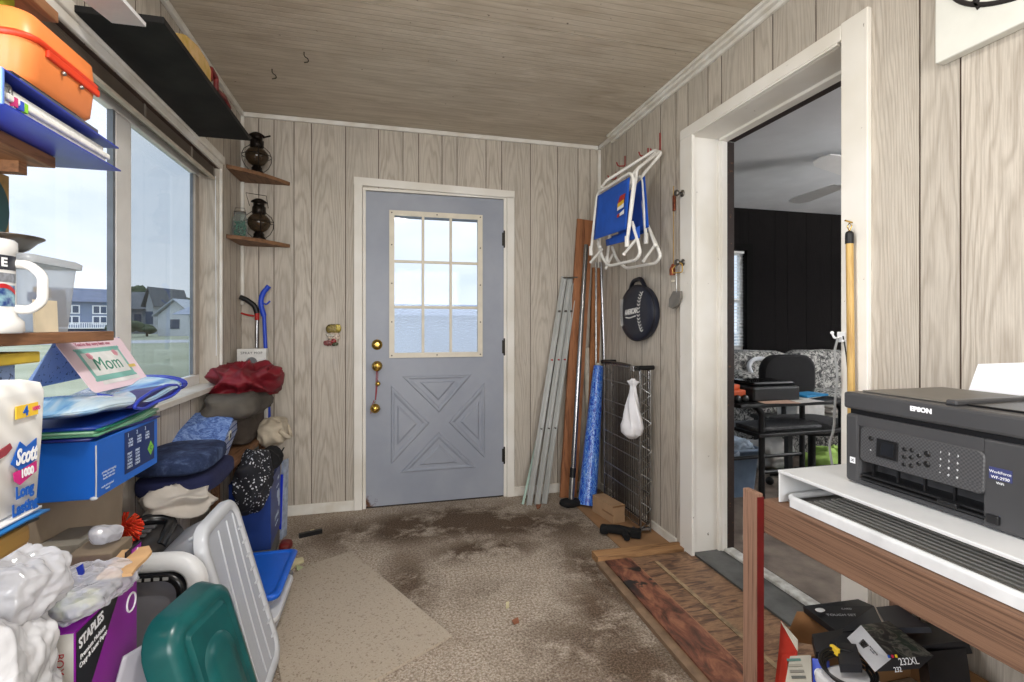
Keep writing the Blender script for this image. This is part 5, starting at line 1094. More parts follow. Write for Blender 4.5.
for k in range(n_):
    for v in (.20, .80): mb.lathe([(.0001, 0), (.0042, 0), (.0042, .0006)], 8, card_pt(.16 + .68 * k / (n_ - 1), v) + nrm * .0004, frame((0, 0, 0), b - a, d - a))
obj('lace_border', mb, TEAL, r, 'mint scalloped border')
mb = MB(); mb.add(crect(.20, .80, .28, .73, .0012), [(0, 1, 2, 3)]); mb.add(crect(.22, .86, .10, .17, .0012), [(0, 1, 2, 3)]); obj('label', mb, WCD, r)
text('lettering', 'Mom', .062, frame(card_pt(.48, .48) + nrm * .0016, b - a, d - a), mat('green_ink', (60, 140, 116), .6), r, .0003, shear=.35)
text('lettering', "You're the very best one", .0165, frame(card_pt(.48, .90) + nrm * .0012, b - a, d - a), mat('rose_ink', (196, 96, 120), .6), r, .0003, shear=.3)
for u, v in ((.30, .66), (.72, .68)):
    mb = MB()
    for k in range(5): q = 2 * PI * k / 5; mb.lathe([(.0001, 0), (.006, 0), (.006, .0006)], 10, card_pt(u, v) + (b - a).normalized() * .006 * math.cos(q) + (d - a).normalized() * .006 * math.sin(q) + nrm * .0014, frame((0, 0, 0), b - a, d - a))
    obj('paper_flower', mb, mat('rose_paper', (238, 170, 184), .7), r, 'pink flower')
mb = MB(); mb.add(crect(.80, .93, .34, .40, .0016), [(0, 1, 2, 3)]); obj('gold_sticker', mb, mat('gold_sticker', (236, 206, 110), .4), r)
# yellow folder and speckled box beneath the lowest board
mb = MB(); mb.box((-.85, 1.10, 1.102), (-.705, 1.245, 1.125), .003); one('yellow_folder', mb, mat('mustard_card', (206, 178, 60), .6), 'mustard yellow folder end just under the lowest shelf board', 'folder')
mb = MB(); mb.box((-.85, .95, .956), (-.745, 1.24, 1.101), .003); one('speckled_box', mb, SPK, 'blue speckled box behind the toilet paper pack', 'box')
mb = MB(); mb.box((-.85, .95, .87), (-.75, 1.24, .955), .003); one('grey_carton', mb, mat('dusky_card', (96, 98, 112), .7), 'grey blue carton under the blue speckled box on the sill', 'box')
# ---------- toilet paper pack, magazines, board
t = NT('quilted_wrap'); o_ = t.obj(); wv = t.n('ShaderNodeTexWave', wave_type='BANDS', bands_direction='DIAGONAL'); t.val(wv, Scale=16.0, Distortion=1.5); t.l(o_, wv.inputs[0])
t.bsdf(t.mix(wv.outputs[1], lin((236, 236, 234)), lin((216, 216, 214))), .3, 0, t.bump(wv.outputs[1], .25, .004), .5); QW = t.m
r = thing('toilet_paper_pack', 'white wrapped toilet paper pack with blue lettering at the left edge', 'toilet paper', (-.58, .72, .926))
def tp(z, ins, d): return [((-.59 + x), (.724 + y + d), z) for x, y in rrect(.224 - ins, .27 - ins, .010, 5)]
mb = MB(); loft(mb, [tp(.926, .018, -.010), tp(.932, .006, -.008), tp(1.02, .001, -.004), tp(1.085, 0, 0), tp(1.098, .006, 0), tp(1.103, .03, 0)]); obj('wrapper', mb, QW, r)
FT = lambda y, z, dx=.0: frame((-.4765 + dx, y + .006, z), (.02, 1, .0), (-.02, .0, 1))
BI = mat('blue_ink', (24, 92, 186), .4); MG = mat('magenta_ink', (206, 40, 130), .4); YI = mat('yellow_ink', (240, 200, 60), .4)
mb = MB(); x_ = -.4755; mb.slab([(x_, .784, .998), (x_, .800, 1.024), (x_, .812, 1.014), (x_, .832, 1.022), (x_, .832, .992), (x_, .80, .985)], (-.001, 0, 0)); obj('logo_shape', mb, BI, r, 'blue brand shape'); mb = MB(); mb.slab([(x_, .788, .985), (x_, .832, .990), (x_, .832, .976), (x_, .80, .966), (x_, .790, .974)], (-.001, 0, 0)); obj('logo_shape', mb, MG, r, 'magenta ribbon')
text('lettering', 'Scott', .029, FT(.803, 1.003, .0025), WHT, r, .0003, sx=.62, shear=.3, bold=.0008); text('lettering', '1000', .015, FT(.805, .980, .0025), WHT, r, .0003, sx=.8, bold=.0005)
text('lettering', 'Long\nLasting', .0215, FT(.803, .945, .001), BI, r, .0003, sx=.78, bold=.0009)
mb = MB(); mb.box((-.4765, .792, 1.055), (-.4750, .834, 1.072)); obj('count_patch', mb, YI, r, 'yellow patch'); text('lettering', '4', .018, FT(.803, 1.063, .002), BI, r, .0003, bold=.0006); text('lettering', '1000', .008, FT(.823, 1.064, .002), MG, r, .0003)
mb = MB(); mb.slab([(x_, .755, 1.018), (x_, .782, 1.026), (x_, .786, 1.019), (x_, .775, 1.012), (x_, .755, 1.008)], (-.001, 0, 0)); obj('printed_mark', mb, mat('brick_ink', (150, 60, 70), .5), r, 'dull red printed mark')
for i, (cc, lb, x1, y1) in enumerate((((24, 26, 30), 'black magazine at the bottom of the pile under the toilet paper', -.478, .842), ((36, 116, 190), 'blue magazine in the middle of the pile under the toilet paper', -.470, .850), ((226, 228, 232), 'white leaflet directly under the toilet paper pack', -.474, .840))):
    mb = MB(); mb.sheet(lambda u, v: (-.70 + (x1 + .70) * u, .60 + (y1 - .60) * v, .9085 + i * .006 + .004 - .012 * max(0, v - .8) * (2 - i)), 6, 10, .0035); one('magazine', mb, mat('magazine_%d' % i, cc, .3), lb, 'magazine', 'magazines under the toilet paper')
mb = MB(); mb.box((-.75, .58, .872), (-.486, .842, .902), .008); one('ochre_tray', mb, mat('ochre_plastic', (176, 140, 70), .5, var=.25, scale=6, c2=(140, 108, 70)), 'ochre tray end under the magazines at the left edge', 'tray')
mb = MB(); mb.box((-.85, .50, 0), (-.600, .755, .871), .004); one('tall_carton', mb, mat('dim_carton', (92, 78, 64), .8), 'tall brown carton holding up the ochre tray', 'box')

# ---------- low table and cartons below the window
r = thing('side_table', 'dark narrow table below the window, mostly buried in boxes', 'table', (-.76, 1.25, 0))
mb = MB(); mb.box((XL + .02, .84, .455), (-.672, 1.455, .48), .003); obj('tabletop', mb, BRN, r)
for x, y in ((-.82, .87), (-.69, .87), (-.82, 1.43), (-.69, 1.43)): mb = MB(); mb.box((x - .015, y - .015, 0), (x + .015, y + .015, .455)); obj('leg', mb, BRN, r)
KR = mat('grey_kraft', (160, 144, 124), .85, var=.1, scale=8, bump=.05)
mb = MB(); mb.hexa([(-.85, 1.31, .481), (-.757, 1.31, .481), (-.752, 1.665, .481), (-.85, 1.665, .481)], [(-.85, 1.30, .786), (-.760, 1.30, .786), (-.744, 1.672, .786), (-.85, 1.672, .786)]); one('paper_sack', mb, KR, 'greyish brown paper sack standing under the bright blue carton', 'sack')
mb = MB(); mb.hexa([(-.752, 1.297, .481), (-.665, 1.297, .481), (-.672, 1.425, .481), (-.750, 1.425, .481)], [(-.752, 1.297, .690), (-.664, 1.297, .692), (-.673, 1.425, .688), (-.750, 1.425, .686)]); one('grey_box', mb, mat('putty_card', (150, 144, 132), .8, var=.1, scale=12, bump=.1), 'plain putty grey box in front of the paper sack', 'box')
# open carton of copy paper with a purple side
PUR = mat('purple_carton', (140, 22, 156), .38, var=.12, scale=5); BLKP = mat('black_print', (26, 26, 34), .4)
mb = MB(); mb.box((-.665, 1.0, 0), (-.525, 1.22, .318), .003); one('plain_carton', mb, KR, 'plain carton under the purple paper box', 'box')
r = thing('paper_box', 'purple and black copy paper box under the clear crumpled bag', 'box', (-.6, 1.1, .319))
px = (-.663, -.520, 1.005, 1.222, .319, .652)
mb = MB(); mb.box((px[0], px[2], px[4]), (px[1], px[3], px[5]), .002); obj('box', mb, PUR, r)
mb = MB(); mb.box((px[0] + .002, px[2] - .0012, px[4] + .01), (px[1] - .002, px[2] - .0002, px[5] - .002)); obj('end_panel', mb, mat('white_end_panel', (216, 214, 208), .6), r, 'white end panel')
text('printed_text', 'BOX', .018, frame((-.542, px[2] - .0016, .60), (0, 0, -1), (1, 0, 0)), mat('crimson_ink', (180, 30, 40), .5), r, .0003)
mb = MB(); mb.slab([(px[1] + .0003, 1.008, .648), (px[1] + .0003, 1.150, .648), (px[1] + .0003, 1.05, .53), (px[1] + .0003, 1.008, .50)], (.0008, 0, 0)); obj('black_panel', mb, BLKP, r, 'black corner panel')
text('lettering', 'STAPLES', .026, frame((px[1] + .0014, 1.052, .628), (0, 1, .12), (0, -.12, 1)), WHT, r, .0003, sx=.8, bold=.0008)
text('lettering', 'Premium Multiuse\nCopy & Laser Paper', .0135, frame((px[1] + .0014, 1.058, .597), (0, 1, .12), (0, -.12, 1)), WHT, r, .0003, sx=.8)
mb = MB(); mb.tube([(px[1] + .001, 1.195 + .018 * math.cos(a_), .60 + .018 * math.sin(a_)) for a_ in [2 * PI * k / 24 for k in range(24)]], .002, 6, True); obj('printed_ring', mb, WHT, r, 'white ring')
mb = MB(); mb.box((px[1] - .002, 1.175, .653), (px[1] + .001, 1.238, .712)); fl = obj('flap', mb, BLKP, r, 'raised black flap'); mb = MB(); mb.box((px[1] + .0012, 1.195, .658), (px[1] + .002, 1.236, .708)); obj('purple_patch', mb, PUR, fl, 'purple patch'); text('numeral', '4', .030, frame((px[1] + .003, 1.214, .692), (0, 1, 0), (0, 0, 1)), WHT, r, .0003, bold=.0006)
# torn cardboard piece
mb = MB(); tp_ = [PZ(u, v, .701) for u, v in ((96, 577), (108, 566), (122, 550), (149, 545.5), (152, 551), (146, 558), (137, 566), (132, 573))]; mb.slab(tp_, (0, 0, -.006)); one('torn_cardboard', mb, mat('torn_kraft', (206, 166, 120), .85, var=.12, scale=20), 'torn tan cardboard piece beside the putty grey box', 'cardboard')
mb = MB(); mb.box((-.655, 1.24, .482), (-.60, 1.33, .714), .003) if False else mb.box((-.655, 1.232, 0), (-.57, 1.32, .693), .003); one('slim_carton', mb, mat('dull_kraft', (132, 118, 100), .85), 'slim dull brown carton under the torn cardboard piece', 'box')
# clear crumpled bag with printed bits
CRK = clear('clear_crinkle_film', (240, 242, 248), .66, .07, .9, bump=.8, bscale=30, milk=(236, 238, 246))
r = thing('clear_bag', 'clear crumpled plastic bag with yellow and dark bits on the purple box', 'bag', (-.55, 1.11, .655))
mb = MB(); mb.blob((-.560, 1.095, .682), (.15, .20, .055), .8, .009, 14, 21, 150, flat=.0, crumple=1.6); obj('film', mb, CRK, r)
mb = MB(); mb.blob((-.563, 1.06, .674), (.09, .06, .030), .6, .01, 25, 5, 30, flat=0.0); obj('yellow_wrapper', mb, mat('pale_yellow_print', (210, 214, 160), .4, var=.3, scale=50, c2=(150, 160, 190)), r, 'pale yellow wrapper inside')
mb = MB(); mb.blob((-.552, 1.12, .674), (.07, .06, .030), .6, .01, 25, 6, 30, flat=0.0); obj('dark_wrapper', mb, mat('slate_print', (62, 66, 86), .4, var=.3, scale=50), r, 'dark wrapper inside')
mb = MB(); mb.blob((-.61, 1.285, .715), (.05, .05, .04), .8, .009, 18, 24, 48, flat=.0); one('crystal_wrapper', mb, CRK, 'small clear wrapper with blue print between the putty box and the torn cardboard', 'wrapper')
# large white plastic bag
t = NT('white_carrier_film'); o_ = t.obj(); f = t.noise(o_, 9, 5, .6, .6).outputs[0]; g = t.noise(o_, 5.5, 2).outputs[0]
c_ = t.mix(t.maprange(g, .55, .68), lin((200, 201, 205)), lin((178, 179, 190))); vz = t.n('ShaderNodeTexVoronoi', feature='F1'); t.val(vz, Scale=15.0); t.l(t.mix(.16, o_, t.noise(o_, 9, 3).outputs[1]), vz.inputs['Vector']); sp_ = t.noise(t.scaled(o_, (1, 1, 1), (3.3, 1, 0)), 7, 2).outputs[0]; c_ = t.mix(t.math('MULTIPLY', t.maprange(sp_, .64, .72), .6), c_, lin((226, 222, 140)))
t.bsdf(c_, .25, 0, t.bump(vz.outputs[0], .7, .012), .55); WCF = t.m
r = thing('carrier_bag', 'big crumpled white plastic bag in the lower left corner', 'bag', (-.56, .86, .41))
mb = MB(); mb.blob((-.608, .875, .590), (.215, .21, .38), .72, .014, 9, 12, 230, flat=.0, crumple=1.1); obj('body', mb, WCF, r)
mb = MB(); mb.blob((-.590, .955, .765), (.15, .145, .095), .8, .011, 13, 14, 160, crumple=1.1); obj('gathered_top', mb, clear('milky_film', (240, 240, 244), .3, .12, .8, bump=.4, bscale=22, milk=(206, 207, 212)), r)
mb = MB(); mb.slab([PD(u, v, .93) for u, v in ((76, 568), (82, 564), (84, 572), (81, 582), (77, 590), (75, 585), (79, 577))], (.0, .003, 0)); obj('blue_print', mb, mat('ultramarine_print', (36, 56, 168), .4), r, 'blue printed squiggle')
mb = MB(); mb.box((-.72, .81, 0), (-.53, .985, .400), .004); one('base_carton', mb, KR, 'brown carton under the big white plastic bag', 'box')

# ---------- tote lids and tubs standing on the floor
def plate(mb, M, w_, h_, rad, prof, cap=(True, True)):
    """lofted rounded plate: prof = [(inset, height)]"""
    loft(mb, [[M @ Vector((x, y, z)) for x, y in rrect(w_ - 2 * i, h_ - 2 * i, max(.005, rad - i), 7)] for i, z in prof], cap)
def plane_of(A, Bp, Cp): # A bottom near, Bp bottom far, Cp top near
    A, Bp, Cp = Vector(A), Vector(Bp), Vector(Cp); w_ = (Bp - A).length; h_ = (Cp - A).length; return frame(A.lerp(Bp, .5) + (Cp - A) / 2, Bp - A, Cp - A), w_, h_
CLP = clear('translucent_tote', (228, 232, 238), .55, .25, .5, milk=(226, 231, 240)); CLR = clear('translucent_rim', (230, 233, 236), .12, .25, .5, milk=(216, 220, 226))
# big clear lid, face turned to the room
M, w_, h_ = plane_of((-.372, 1.585, .004), (-.372, 1.925, .004), (-.530, 1.585, .585))
r = thing('clear_tote', 'large clear plastic tote standing on end behind the dark green lid', 'tote', M=Matrix.Translation((-.43, 1.75, 0)))
mb = MB(); plate(mb, M, w_, h_, .075, [(0, -.020), (.0, .004), (.006, .010), (.030, .010), (.036, .004)], (False, False)); obj('rim', mb, CLR, r, 'milky raised rim')
mb = MB(); plate(mb, M, w_ - .07, h_ - .07, .05, [(0, .001), (.0, .004)]); obj('panel', mb, CLP, r)
for x in (-.06, .02, .085): mb = MB(); mb.tube([M @ Vector((x + .05 * ((k / 12) ** 1.8) - .03, -h_ / 2 + .05 + (h_ - .1) * k / 12, .006)) for k in range(13)], .0028, 6); obj('rib', mb, CLR, r)
for k in range(9): mb = MB(); mb.rod(M @ Vector((w_ / 2 - .055, -h_ / 2 + .09 + k * .05, .006)), M @ Vector((w_ / 2 - .030, -h_ / 2 + .09 + k * .05, .008)), .004, 6); obj('locking_tooth', mb, CLR, r)
mb = MB(); plate(mb, M, w_ - .05, h_ - .05, .06, [(0, -.02), (.02, -.13), (.05, -.135)], (False, True)); obj('body', mb, CLP, r)
for k in range(7): mb = MB(); mb.rod(M @ Vector((-w_ / 2 + .06 + k * .035, h_ / 2 - .022, -.022)), M @ Vector((-w_ / 2 + .06 + k * .035, h_ / 2 - .03, -.045)), .006, 6); obj('rim_tooth', mb, CLR, r)
# white rimmed tote with black tray
M = frame((-.650, 1.520, .276), (1, -.10, .0), (.04, .12, 1)); WTB = mat('white_polypropylene', (222, 224, 226), .35, var=.04)
r = thing('white_tote_lid', 'white tote lid framing a black inner rim, left of the big clear tote', 'lid', (-.66, 1.53, 0))
mb = MB(); plate(mb, M, .33, .555, .09, [(0, -.014), (0, .006), (.008, .016), (.038, .018), (.046, .010), (.046, -.014)], (False, False)); obj('rim', mb, WTB, r)
mb = MB(); plate(mb, M, .238, .463, .06, [(0, -.012), (0, .012), (.004, .018), (.020, .020), (.026, .0)], (False, False)); tr_ = obj('black_rim', mb, mat('black_glossy_plastic', (24, 25, 28), .25), r, 'black ribbed inner rim')
for k in range(8): mb = MB(); mb.M = M @ Matrix.Translation((-.085 + .022 * k, .217, .0195)); mb.box((-.007, -.004, 0), (.007, .004, .0015)); obj('vent_slot', mb, mat('pale_slot', (150, 150, 148), .5), tr_, 'pale slot')
mb = MB(); plate(mb, M, .195, .42, .04, [(0, -.006), (0, -.002)]); obj('inset_panel', mb, clear('grey_film', (190, 190, 198), .25, .3, .5, milk=(150, 150, 158)), r, 'smoky grey inset')
# dark green lid in front
TG = mat('forest_green_plastic', (16, 90, 90), .3, var=.12, scale=10, c2=(12, 70, 72), spec=.5)
M, w_, h_ = plane_of((-.250, 1.075, .004), (-.196, 1.325, .004), (-.432, 1.085, .590))
r = thing('green_tote_lid', 'dark green plastic tote lid standing on edge in front of the clear tote', 'tote', (-.3, 1.17, 0))
mb = MB(); plate(mb, M, w_, h_, .07, [(0, -.055), (0, -.050), (.016, -.018), (.018, -.010), (.040, .0), (.048, -.004), (.056, -.004), (.062, .002)], (False, True)); obj('shell', mb, TG, r)
mb = MB(); plate(mb, M, w_ - .15, h_ - .2, .05, [(0, .0022), (.008, .010), (.03, .010)], (False, True)); obj('raised_field', mb, TG, r)
# frosted drawer front between green lid and purple box
mb = MB(); q = [PD(113, 697, .925), PD(124, 656, .97), PD(176, 632, 1.08), PD(156, 702, .99)]; mb.sheet(lambda u, v: q[0].lerp(q[3], u).lerp(q[1].lerp(q[2], u), v) + Vector((0, .015 * math.sin(PI * u), 0)), 12, 8, .004); one('frosted_sheet', mb, clear('frosted_sheet_film', (226, 226, 232), .35, .3, .5, milk=(196, 196, 206)), 'frosted curved plastic sheet between the purple box and the dark green tote lid', 'sheet')
# white tub with flat blue lid
r = thing('floor_tub', 'white tub with a blue lid lying flat on the floor beside the big clear tote', 'tub', (-.55, 2.18, 0))
mb = MB(); loft(mb, [rr_(-.70, -.415, 1.985, 2.37, .04, .001), rr_(-.71, -.402, 1.965, 2.385, .04, .085)], (True, False)); obj('tub', mb, CLP, r)
mb = MB(); loft(mb, [rr_(-.715, -.392, 1.950, 2.300, .04, .085), rr_(-.717, -.388, 1.945, 2.305, .04, .094), rr_(-.715, -.390, 1.95, 2.3, .04, .106)]); obj('white_lid', mb, WTB, r, 'white lower lid')
BLD = mat('bright_blue_lid', (26, 96, 206), .35, var=.05)
mb = MB(); loft(mb, [rr_(-.712, -.394, 2.000, 2.400, .035, .150), rr_(-.714, -.388, 1.995, 2.405, .035, .166), rr_(-.71, -.396, 2.003, 2.397, .03, .171), rr_(-.695, -.412, 2.018, 2.382, .025, .171), rr_(-.690, -.417, 2.023, 2.377, .02, .166)]); obj('blue_lid', mb, BLD, r, 'blue upper lid')
mb = MB(); loft(mb, [rr_(-.70, -.43, 2.05, 2.36, .03, .106), rr_(-.70, -.42, 2.04, 2.37, .03, .150)]); obj('inner_tub', mb, CLP, r)
# bench with soft things
r = thing('low_bench', 'low dark bench buried under folded clothes beside the window', 'bench', (-.75, 2.55, 0))
mb = MB(); mb.box((XL + .02, 2.02, .545), (-.655, 3.10, .57), .003); obj('seat', mb, BRN, r)
for x, y in ((-.82, 2.05), (-.735, 2.43), (-.82, 3.07), (-.69, 3.07)): mb = MB(); mb.box((x - .015, y - .015, 0), (x + .015, y + .015, .545)); obj('leg', mb, BRN, r)
def cloth(name, label, cat, c, s, e, amp, fs, seed, m, **kw):
    mb = MB(); mb.blob(c, s, e, amp, fs, seed, kw.pop('n', 84), **kw); return one(name, mb, m, label, cat)
t = NT('navy_plush'); o_ = t.obj(); f = t.noise(o_, 14, 5, .7, .4).outputs[0]; t.bsdf(t.ramp(f, [(.38, (30, 38, 62)), (.55, (46, 58, 88)), (.66, (78, 92, 122))]), .95, 0, t.bump(t.noise(o_, 90, 3).outputs[0], .4, .006), .2); NVP = t.m
t = NT('navy_cotton'); o_ = t.obj(); f = t.noise(o_, 8, 4).outputs[0]; t.bsdf(t.mix(f, lin((30, 36, 78)), lin((22, 26, 56))), .9, 0, t.bump(f, .3, .02)); NVC = t.m
cloth('folded_blanket', 'navy cotton blanket folded at the bottom, under the plush navy one', 'blanket', (-.735, 2.13, .608), (.255, .36, .075), .42, .006, 8, 1, NVC, flat=0.0, ridge=False)
cloth('plush_blanket', 'plush navy blanket folded on top of the plain navy blanket', 'blanket', (-.745, 2.10, .684), (.245, .34, .076), .5, .007, 9, 2, NVP, ridge=False)
t = NT('denim_pattern'); o_ = t.pos(); f = t.noise(o_, 40, 4, .7, 1.2).outputs[0]; t.bsdf(t.ramp(f, [(.38, (54, 80, 140)), (.5, (92, 122, 184)), (.64, (140, 166, 212))]), .7, 0, t.bump(f, .1, .003)); DNM = t.m
t = NT('blue_plaid'); o_ = t.obj(); br = t.n('ShaderNodeTexBrick', offset=0.0); t.val(br, Scale=1.0); br.inputs['Brick Width'].default_value = .028; br.inputs['Row Height'].default_value = .028; br.inputs['Mortar Size'].default_value = .0035; br.inputs['Color1'].default_value = lin((186, 196, 218)); br.inputs['Color2'].default_value = lin((170, 184, 212)); br.inputs['Mortar'].default_value = lin((52, 74, 140))
sw = t.n('ShaderNodeSeparateXYZ'); t.l(o_, sw.inputs[0]); cb = t.n('ShaderNodeCombineXYZ'); t.l(sw.outputs[1], cb.inputs[0]); t.l(sw.outputs[2], cb.inputs[1]); t.l(cb.outputs[0], br.inputs['Vector']); t.bsdf(br.outputs[0], .7); PLD = t.m
FL, FR_, NR, NL = PD(180, 416, 2.24), PD(237, 410, 2.36), PD(221, 450, 2.10), PD(150, 443, 1.98)
r = thing('gift_box', 'blue denim-patterned box with a white paper on its lid', 'box', (NR + NL) / 2); nn = (FR_ - NR).cross(FL - NR).normalized(); nn = nn if nn.z > 0 else -nn
dn = -nn * .115
mb = MB(); mb.hexa([p_ + dn for p_ in (NL, NR, FR_, FL)], [NL, NR, FR_, FL]); mb.mi[3] = 1; obj('box', mb, [DNM, PLD], r)
mb = MB(); mb.hexa([p_ + nn * .001 for p_ in (NL, NR, FR_, FL)], [p_ + nn * .008 for p_ in (NL, NR, FR_, FL)]); obj('lid', mb, DNM, r)
mb = MB(); mb.slab([NL.lerp(NR, a_).lerp(FL.lerp(FR_, a_), b_) + nn * .0085 for a_, b_ in ((.16, .12), (.62, .28), (.80, .85), (.34, .72))], nn * .001); obj('white_note', mb, mat('note_paper', (226, 232, 244), .7), r, 'white handwritten note')
def gp(a_, b_): return NL.lerp(NR, a_).lerp(FL.lerp(FR_, a_), b_) + nn * .0100
for k in range(3): mb = MB(); mb.tube([gp(.34 + .04 * j + .06 * k, .38 + .13 * k + .02 * math.sin(j * 2.2 + k)) for j in range(7)], .0007, 4); obj('handwriting', mb, INK, r)
ct = (NR.lerp(FR_, .5) + dn * .32); sd = (FR_ - NR).normalized(); on = sd.cross(nn).normalized(); on = on if on.x > 0 else -on
mb = MB(); mb.lathe([(.024, 0), (.024, .002), (.0001, .002)], 28, ct + on * .001, frame((0, 0, 0), sd, on.cross(sd))); obj('medallion', mb, mat('cream_medallion', (222, 220, 206), .6), r, 'cream round medallion'); mb = MB(); mb.lathe([(.011, .002), (.011, .003), (.0001, .003)], 20, ct + on * .001, frame((0, 0, 0), sd, on.cross(sd))); obj('medallion_print', mb, INK, r, 'dark figure on the medallion')
GRY = mat('olive_grey_twill', (98, 92, 84), .95, var=.2, scale=8, bump=.3, bscale=70); RDJ = mat('maroon_nylon', (126, 18, 34), .55, var=.25, scale=9, bump=.25, bscale=24)
cloth('folded_trousers', 'dark grey folded trousers under the maroon jacket', 'trousers', (-.735, 2.79, .785), (.25, .54, .115), .5, .018, 7, 4, GRY, flat=0.0, fdir=(1, .5, 2))
cloth('maroon_jacket', 'crumpled maroon jacket on top of the clothes pile', 'jacket', (-.715, 2.845, .885), (.29, .38, .175), .72, .034, 9, 5, RDJ, flat=.012, n=120, fdir=(1.3, .6, 1.6))
cloth('folded_sweater', 'brown grey sweater folded between the trousers and the bench', 'sweater', (-.755, 2.88, .652), (.18, .38, .16), .45, .01, 9, 6, mat('taupe_knit', (86, 76, 68), .95, var=.25, scale=8, bump=.4, bscale=90), flat=0.0, fdir=(1, .5, 2))
mb = MB(); mb.slab([PD(232, 416, 2.42), PD(247, 410, 2.50), PD(250, 413, 2.50), PD(236, 420, 2.42)], (0, 0, -.003)); one('blue_tag', mb, mat('sky_tag', (110, 156, 200), .5), 'small light blue tag hanging below the maroon jacket', 'tag')
# beige cap and black bags beside the bench
t_c = Vector((-.600, 2.93, .600)); BG = mat('beige_canvas', (196, 184, 164), .9, var=.15, scale=12, bump=.3, bscale=80)
r = thing('canvas_tote', 'beige canvas bag with a looped handle below the maroon jacket', 'bag', t_c)
mb = MB(); mb.blob(t_c, (.13, .22, .13), .7, .014, 12, 15, 60, fdir=(1, 1, 1)); obj('body', mb, BG, r)
mb = MB(); mb.path([t_c + Vector((.045, -.09, .02)), t_c + Vector((.085, -.06, -.03)), t_c + Vector((.085, .01, -.03)), t_c + Vector((.06, .03, .03)), t_c + Vector((.03, -.04, .05))], .012, .03, 8); obj('handle', mb, BG, r)
t = NT('floral_black'); o_ = t.obj(); vo = t.n('ShaderNodeTexVoronoi'); t.val(vo, Scale=70.0); t.l(t.mix(.02, o_, t.noise(o_, 40, 2).outputs[1]), vo.inputs['Vector']); f = t.noise(o_, 12, 2).outputs[0]
t.bsdf(t.mix(t.math('MULTIPLY', t.maprange(vo.outputs[0], .30, .26), t.maprange(f, .46, .52)), lin((24, 25, 32)), lin((206, 208, 216))), .8, 0, t.bump(f, .2, .02)); FLB = t.m
cloth('floral_bag', 'black bag with a white floral print hanging below the denim box', 'bag', (-.602, 2.53, .455), (.12, .26, .25), .65, .022, 8, 16, FLB, n=90)
mb = MB(); mb.blob((-.575, 2.71, .50), (.11, .15, .12), .8, .008, 14, 17, 50); r = one('baseball_cap', mb, BKM, 'black cap with a strap loop in front of the beige bag', 'cap')
mb = MB(); mb.tube([Vector((-.545, 2.77, .50)) + Vector((.02 * math.sin(a_), .035 * math.cos(a_) + .03, .035 * math.sin(a_))) for a_ in [2 * PI * k / 16 for k in range(16)]], .003, 6, True); obj('strap', mb, BKM, r)
mb = MB(); mb.blob((-.60, 2.63, .40), (.05, .06, .34), .7, .012, 9, 18, 50, flat=0.0); one('dark_strap', mb, BKM, 'long black strap bundle hanging between the floral bag and the navy carton', 'strap')
# navy printed carton on a grey carton
M = Matrix.Translation((-.64, 2.72, 0)) @ Matrix.Rotation(.06, 4, 'Z')
mb = MB(); mb.M = M; mb.box((-.09, -.15, .001), (.085, .165, .10), .003); one('grey_floor_carton', mb, mat('slate_card', (112, 110, 106), .8, var=.15), 'grey carton on the floor under the navy printed carton', 'box')
r = thing('navy_carton', 'navy printed carton standing beside the bench, facing the room', 'box', M=M)
mb = MB(); mb.M = M; mb.box((-.09, -.15, .101), (.09, .17, .43), .003); obj('box', mb, mat('navy_carton_face', (34, 62, 134), .45, var=.15, scale=5), r)
MF = M @ frame((.0914, 0, 0), (0, 1, 0), (0, 0, 1))
for k, (s_, y, z, sz) in enumerate((('STORAGE', .03, .20, .028), ('stack and store', .03, .165, .016), ('LIGHT', .09, .38, .022), ('easy to carry', .06, .345, .014))): text('printed_text', s_, sz, MF @ Matrix.Translation((y, z, 0)), TL, r, .0003)
for y, z, ra_ in ((.095, .285, .034), (.11, .245, .024), (.06, .30, .02)): mb = MB(); mb.lathe([(.0001, 0), (ra_, 0), (ra_, .0008)], 24, (0, 0, 0), MF @ Matrix.Translation((y, z, -.0004))); obj('printed_spot', mb, TL, r)
mb = MB(); P3 = [(-.560, 2.93, .002), (-.545, 2.99, .002), (-.535, 2.99, .43), (-.55, 2.93, .43)]; mb.slab(P3, (-.012, .004, 0)); r = one('bubble_mailer', mb, mat('bubble_wrap', (176, 190, 214), .3, var=.25, scale=30, bump=.7, bscale=120), 'silvery bubble mailer standing beside the navy carton', 'mailer')
mb = MB(); mb.slab([(-.575, 2.925, .06), (-.562, 2.925, .06), (-.552, 2.925, .36), (-.565, 2.925, .36)], (0, .06, 0)); obj('blue_backing', mb, mat('cobalt_foil', (30, 56, 200), .3), r, 'cobalt blue backing')
mb = MB(); mb.blob((-.515, 2.80, .022), (.06, .09, .044), .7, .004, 14, 3, 24, flat=0.0); one('maroon_shoe', mb, RDM, 'dark maroon slipper toe poking out beside the cartons', 'slipper')
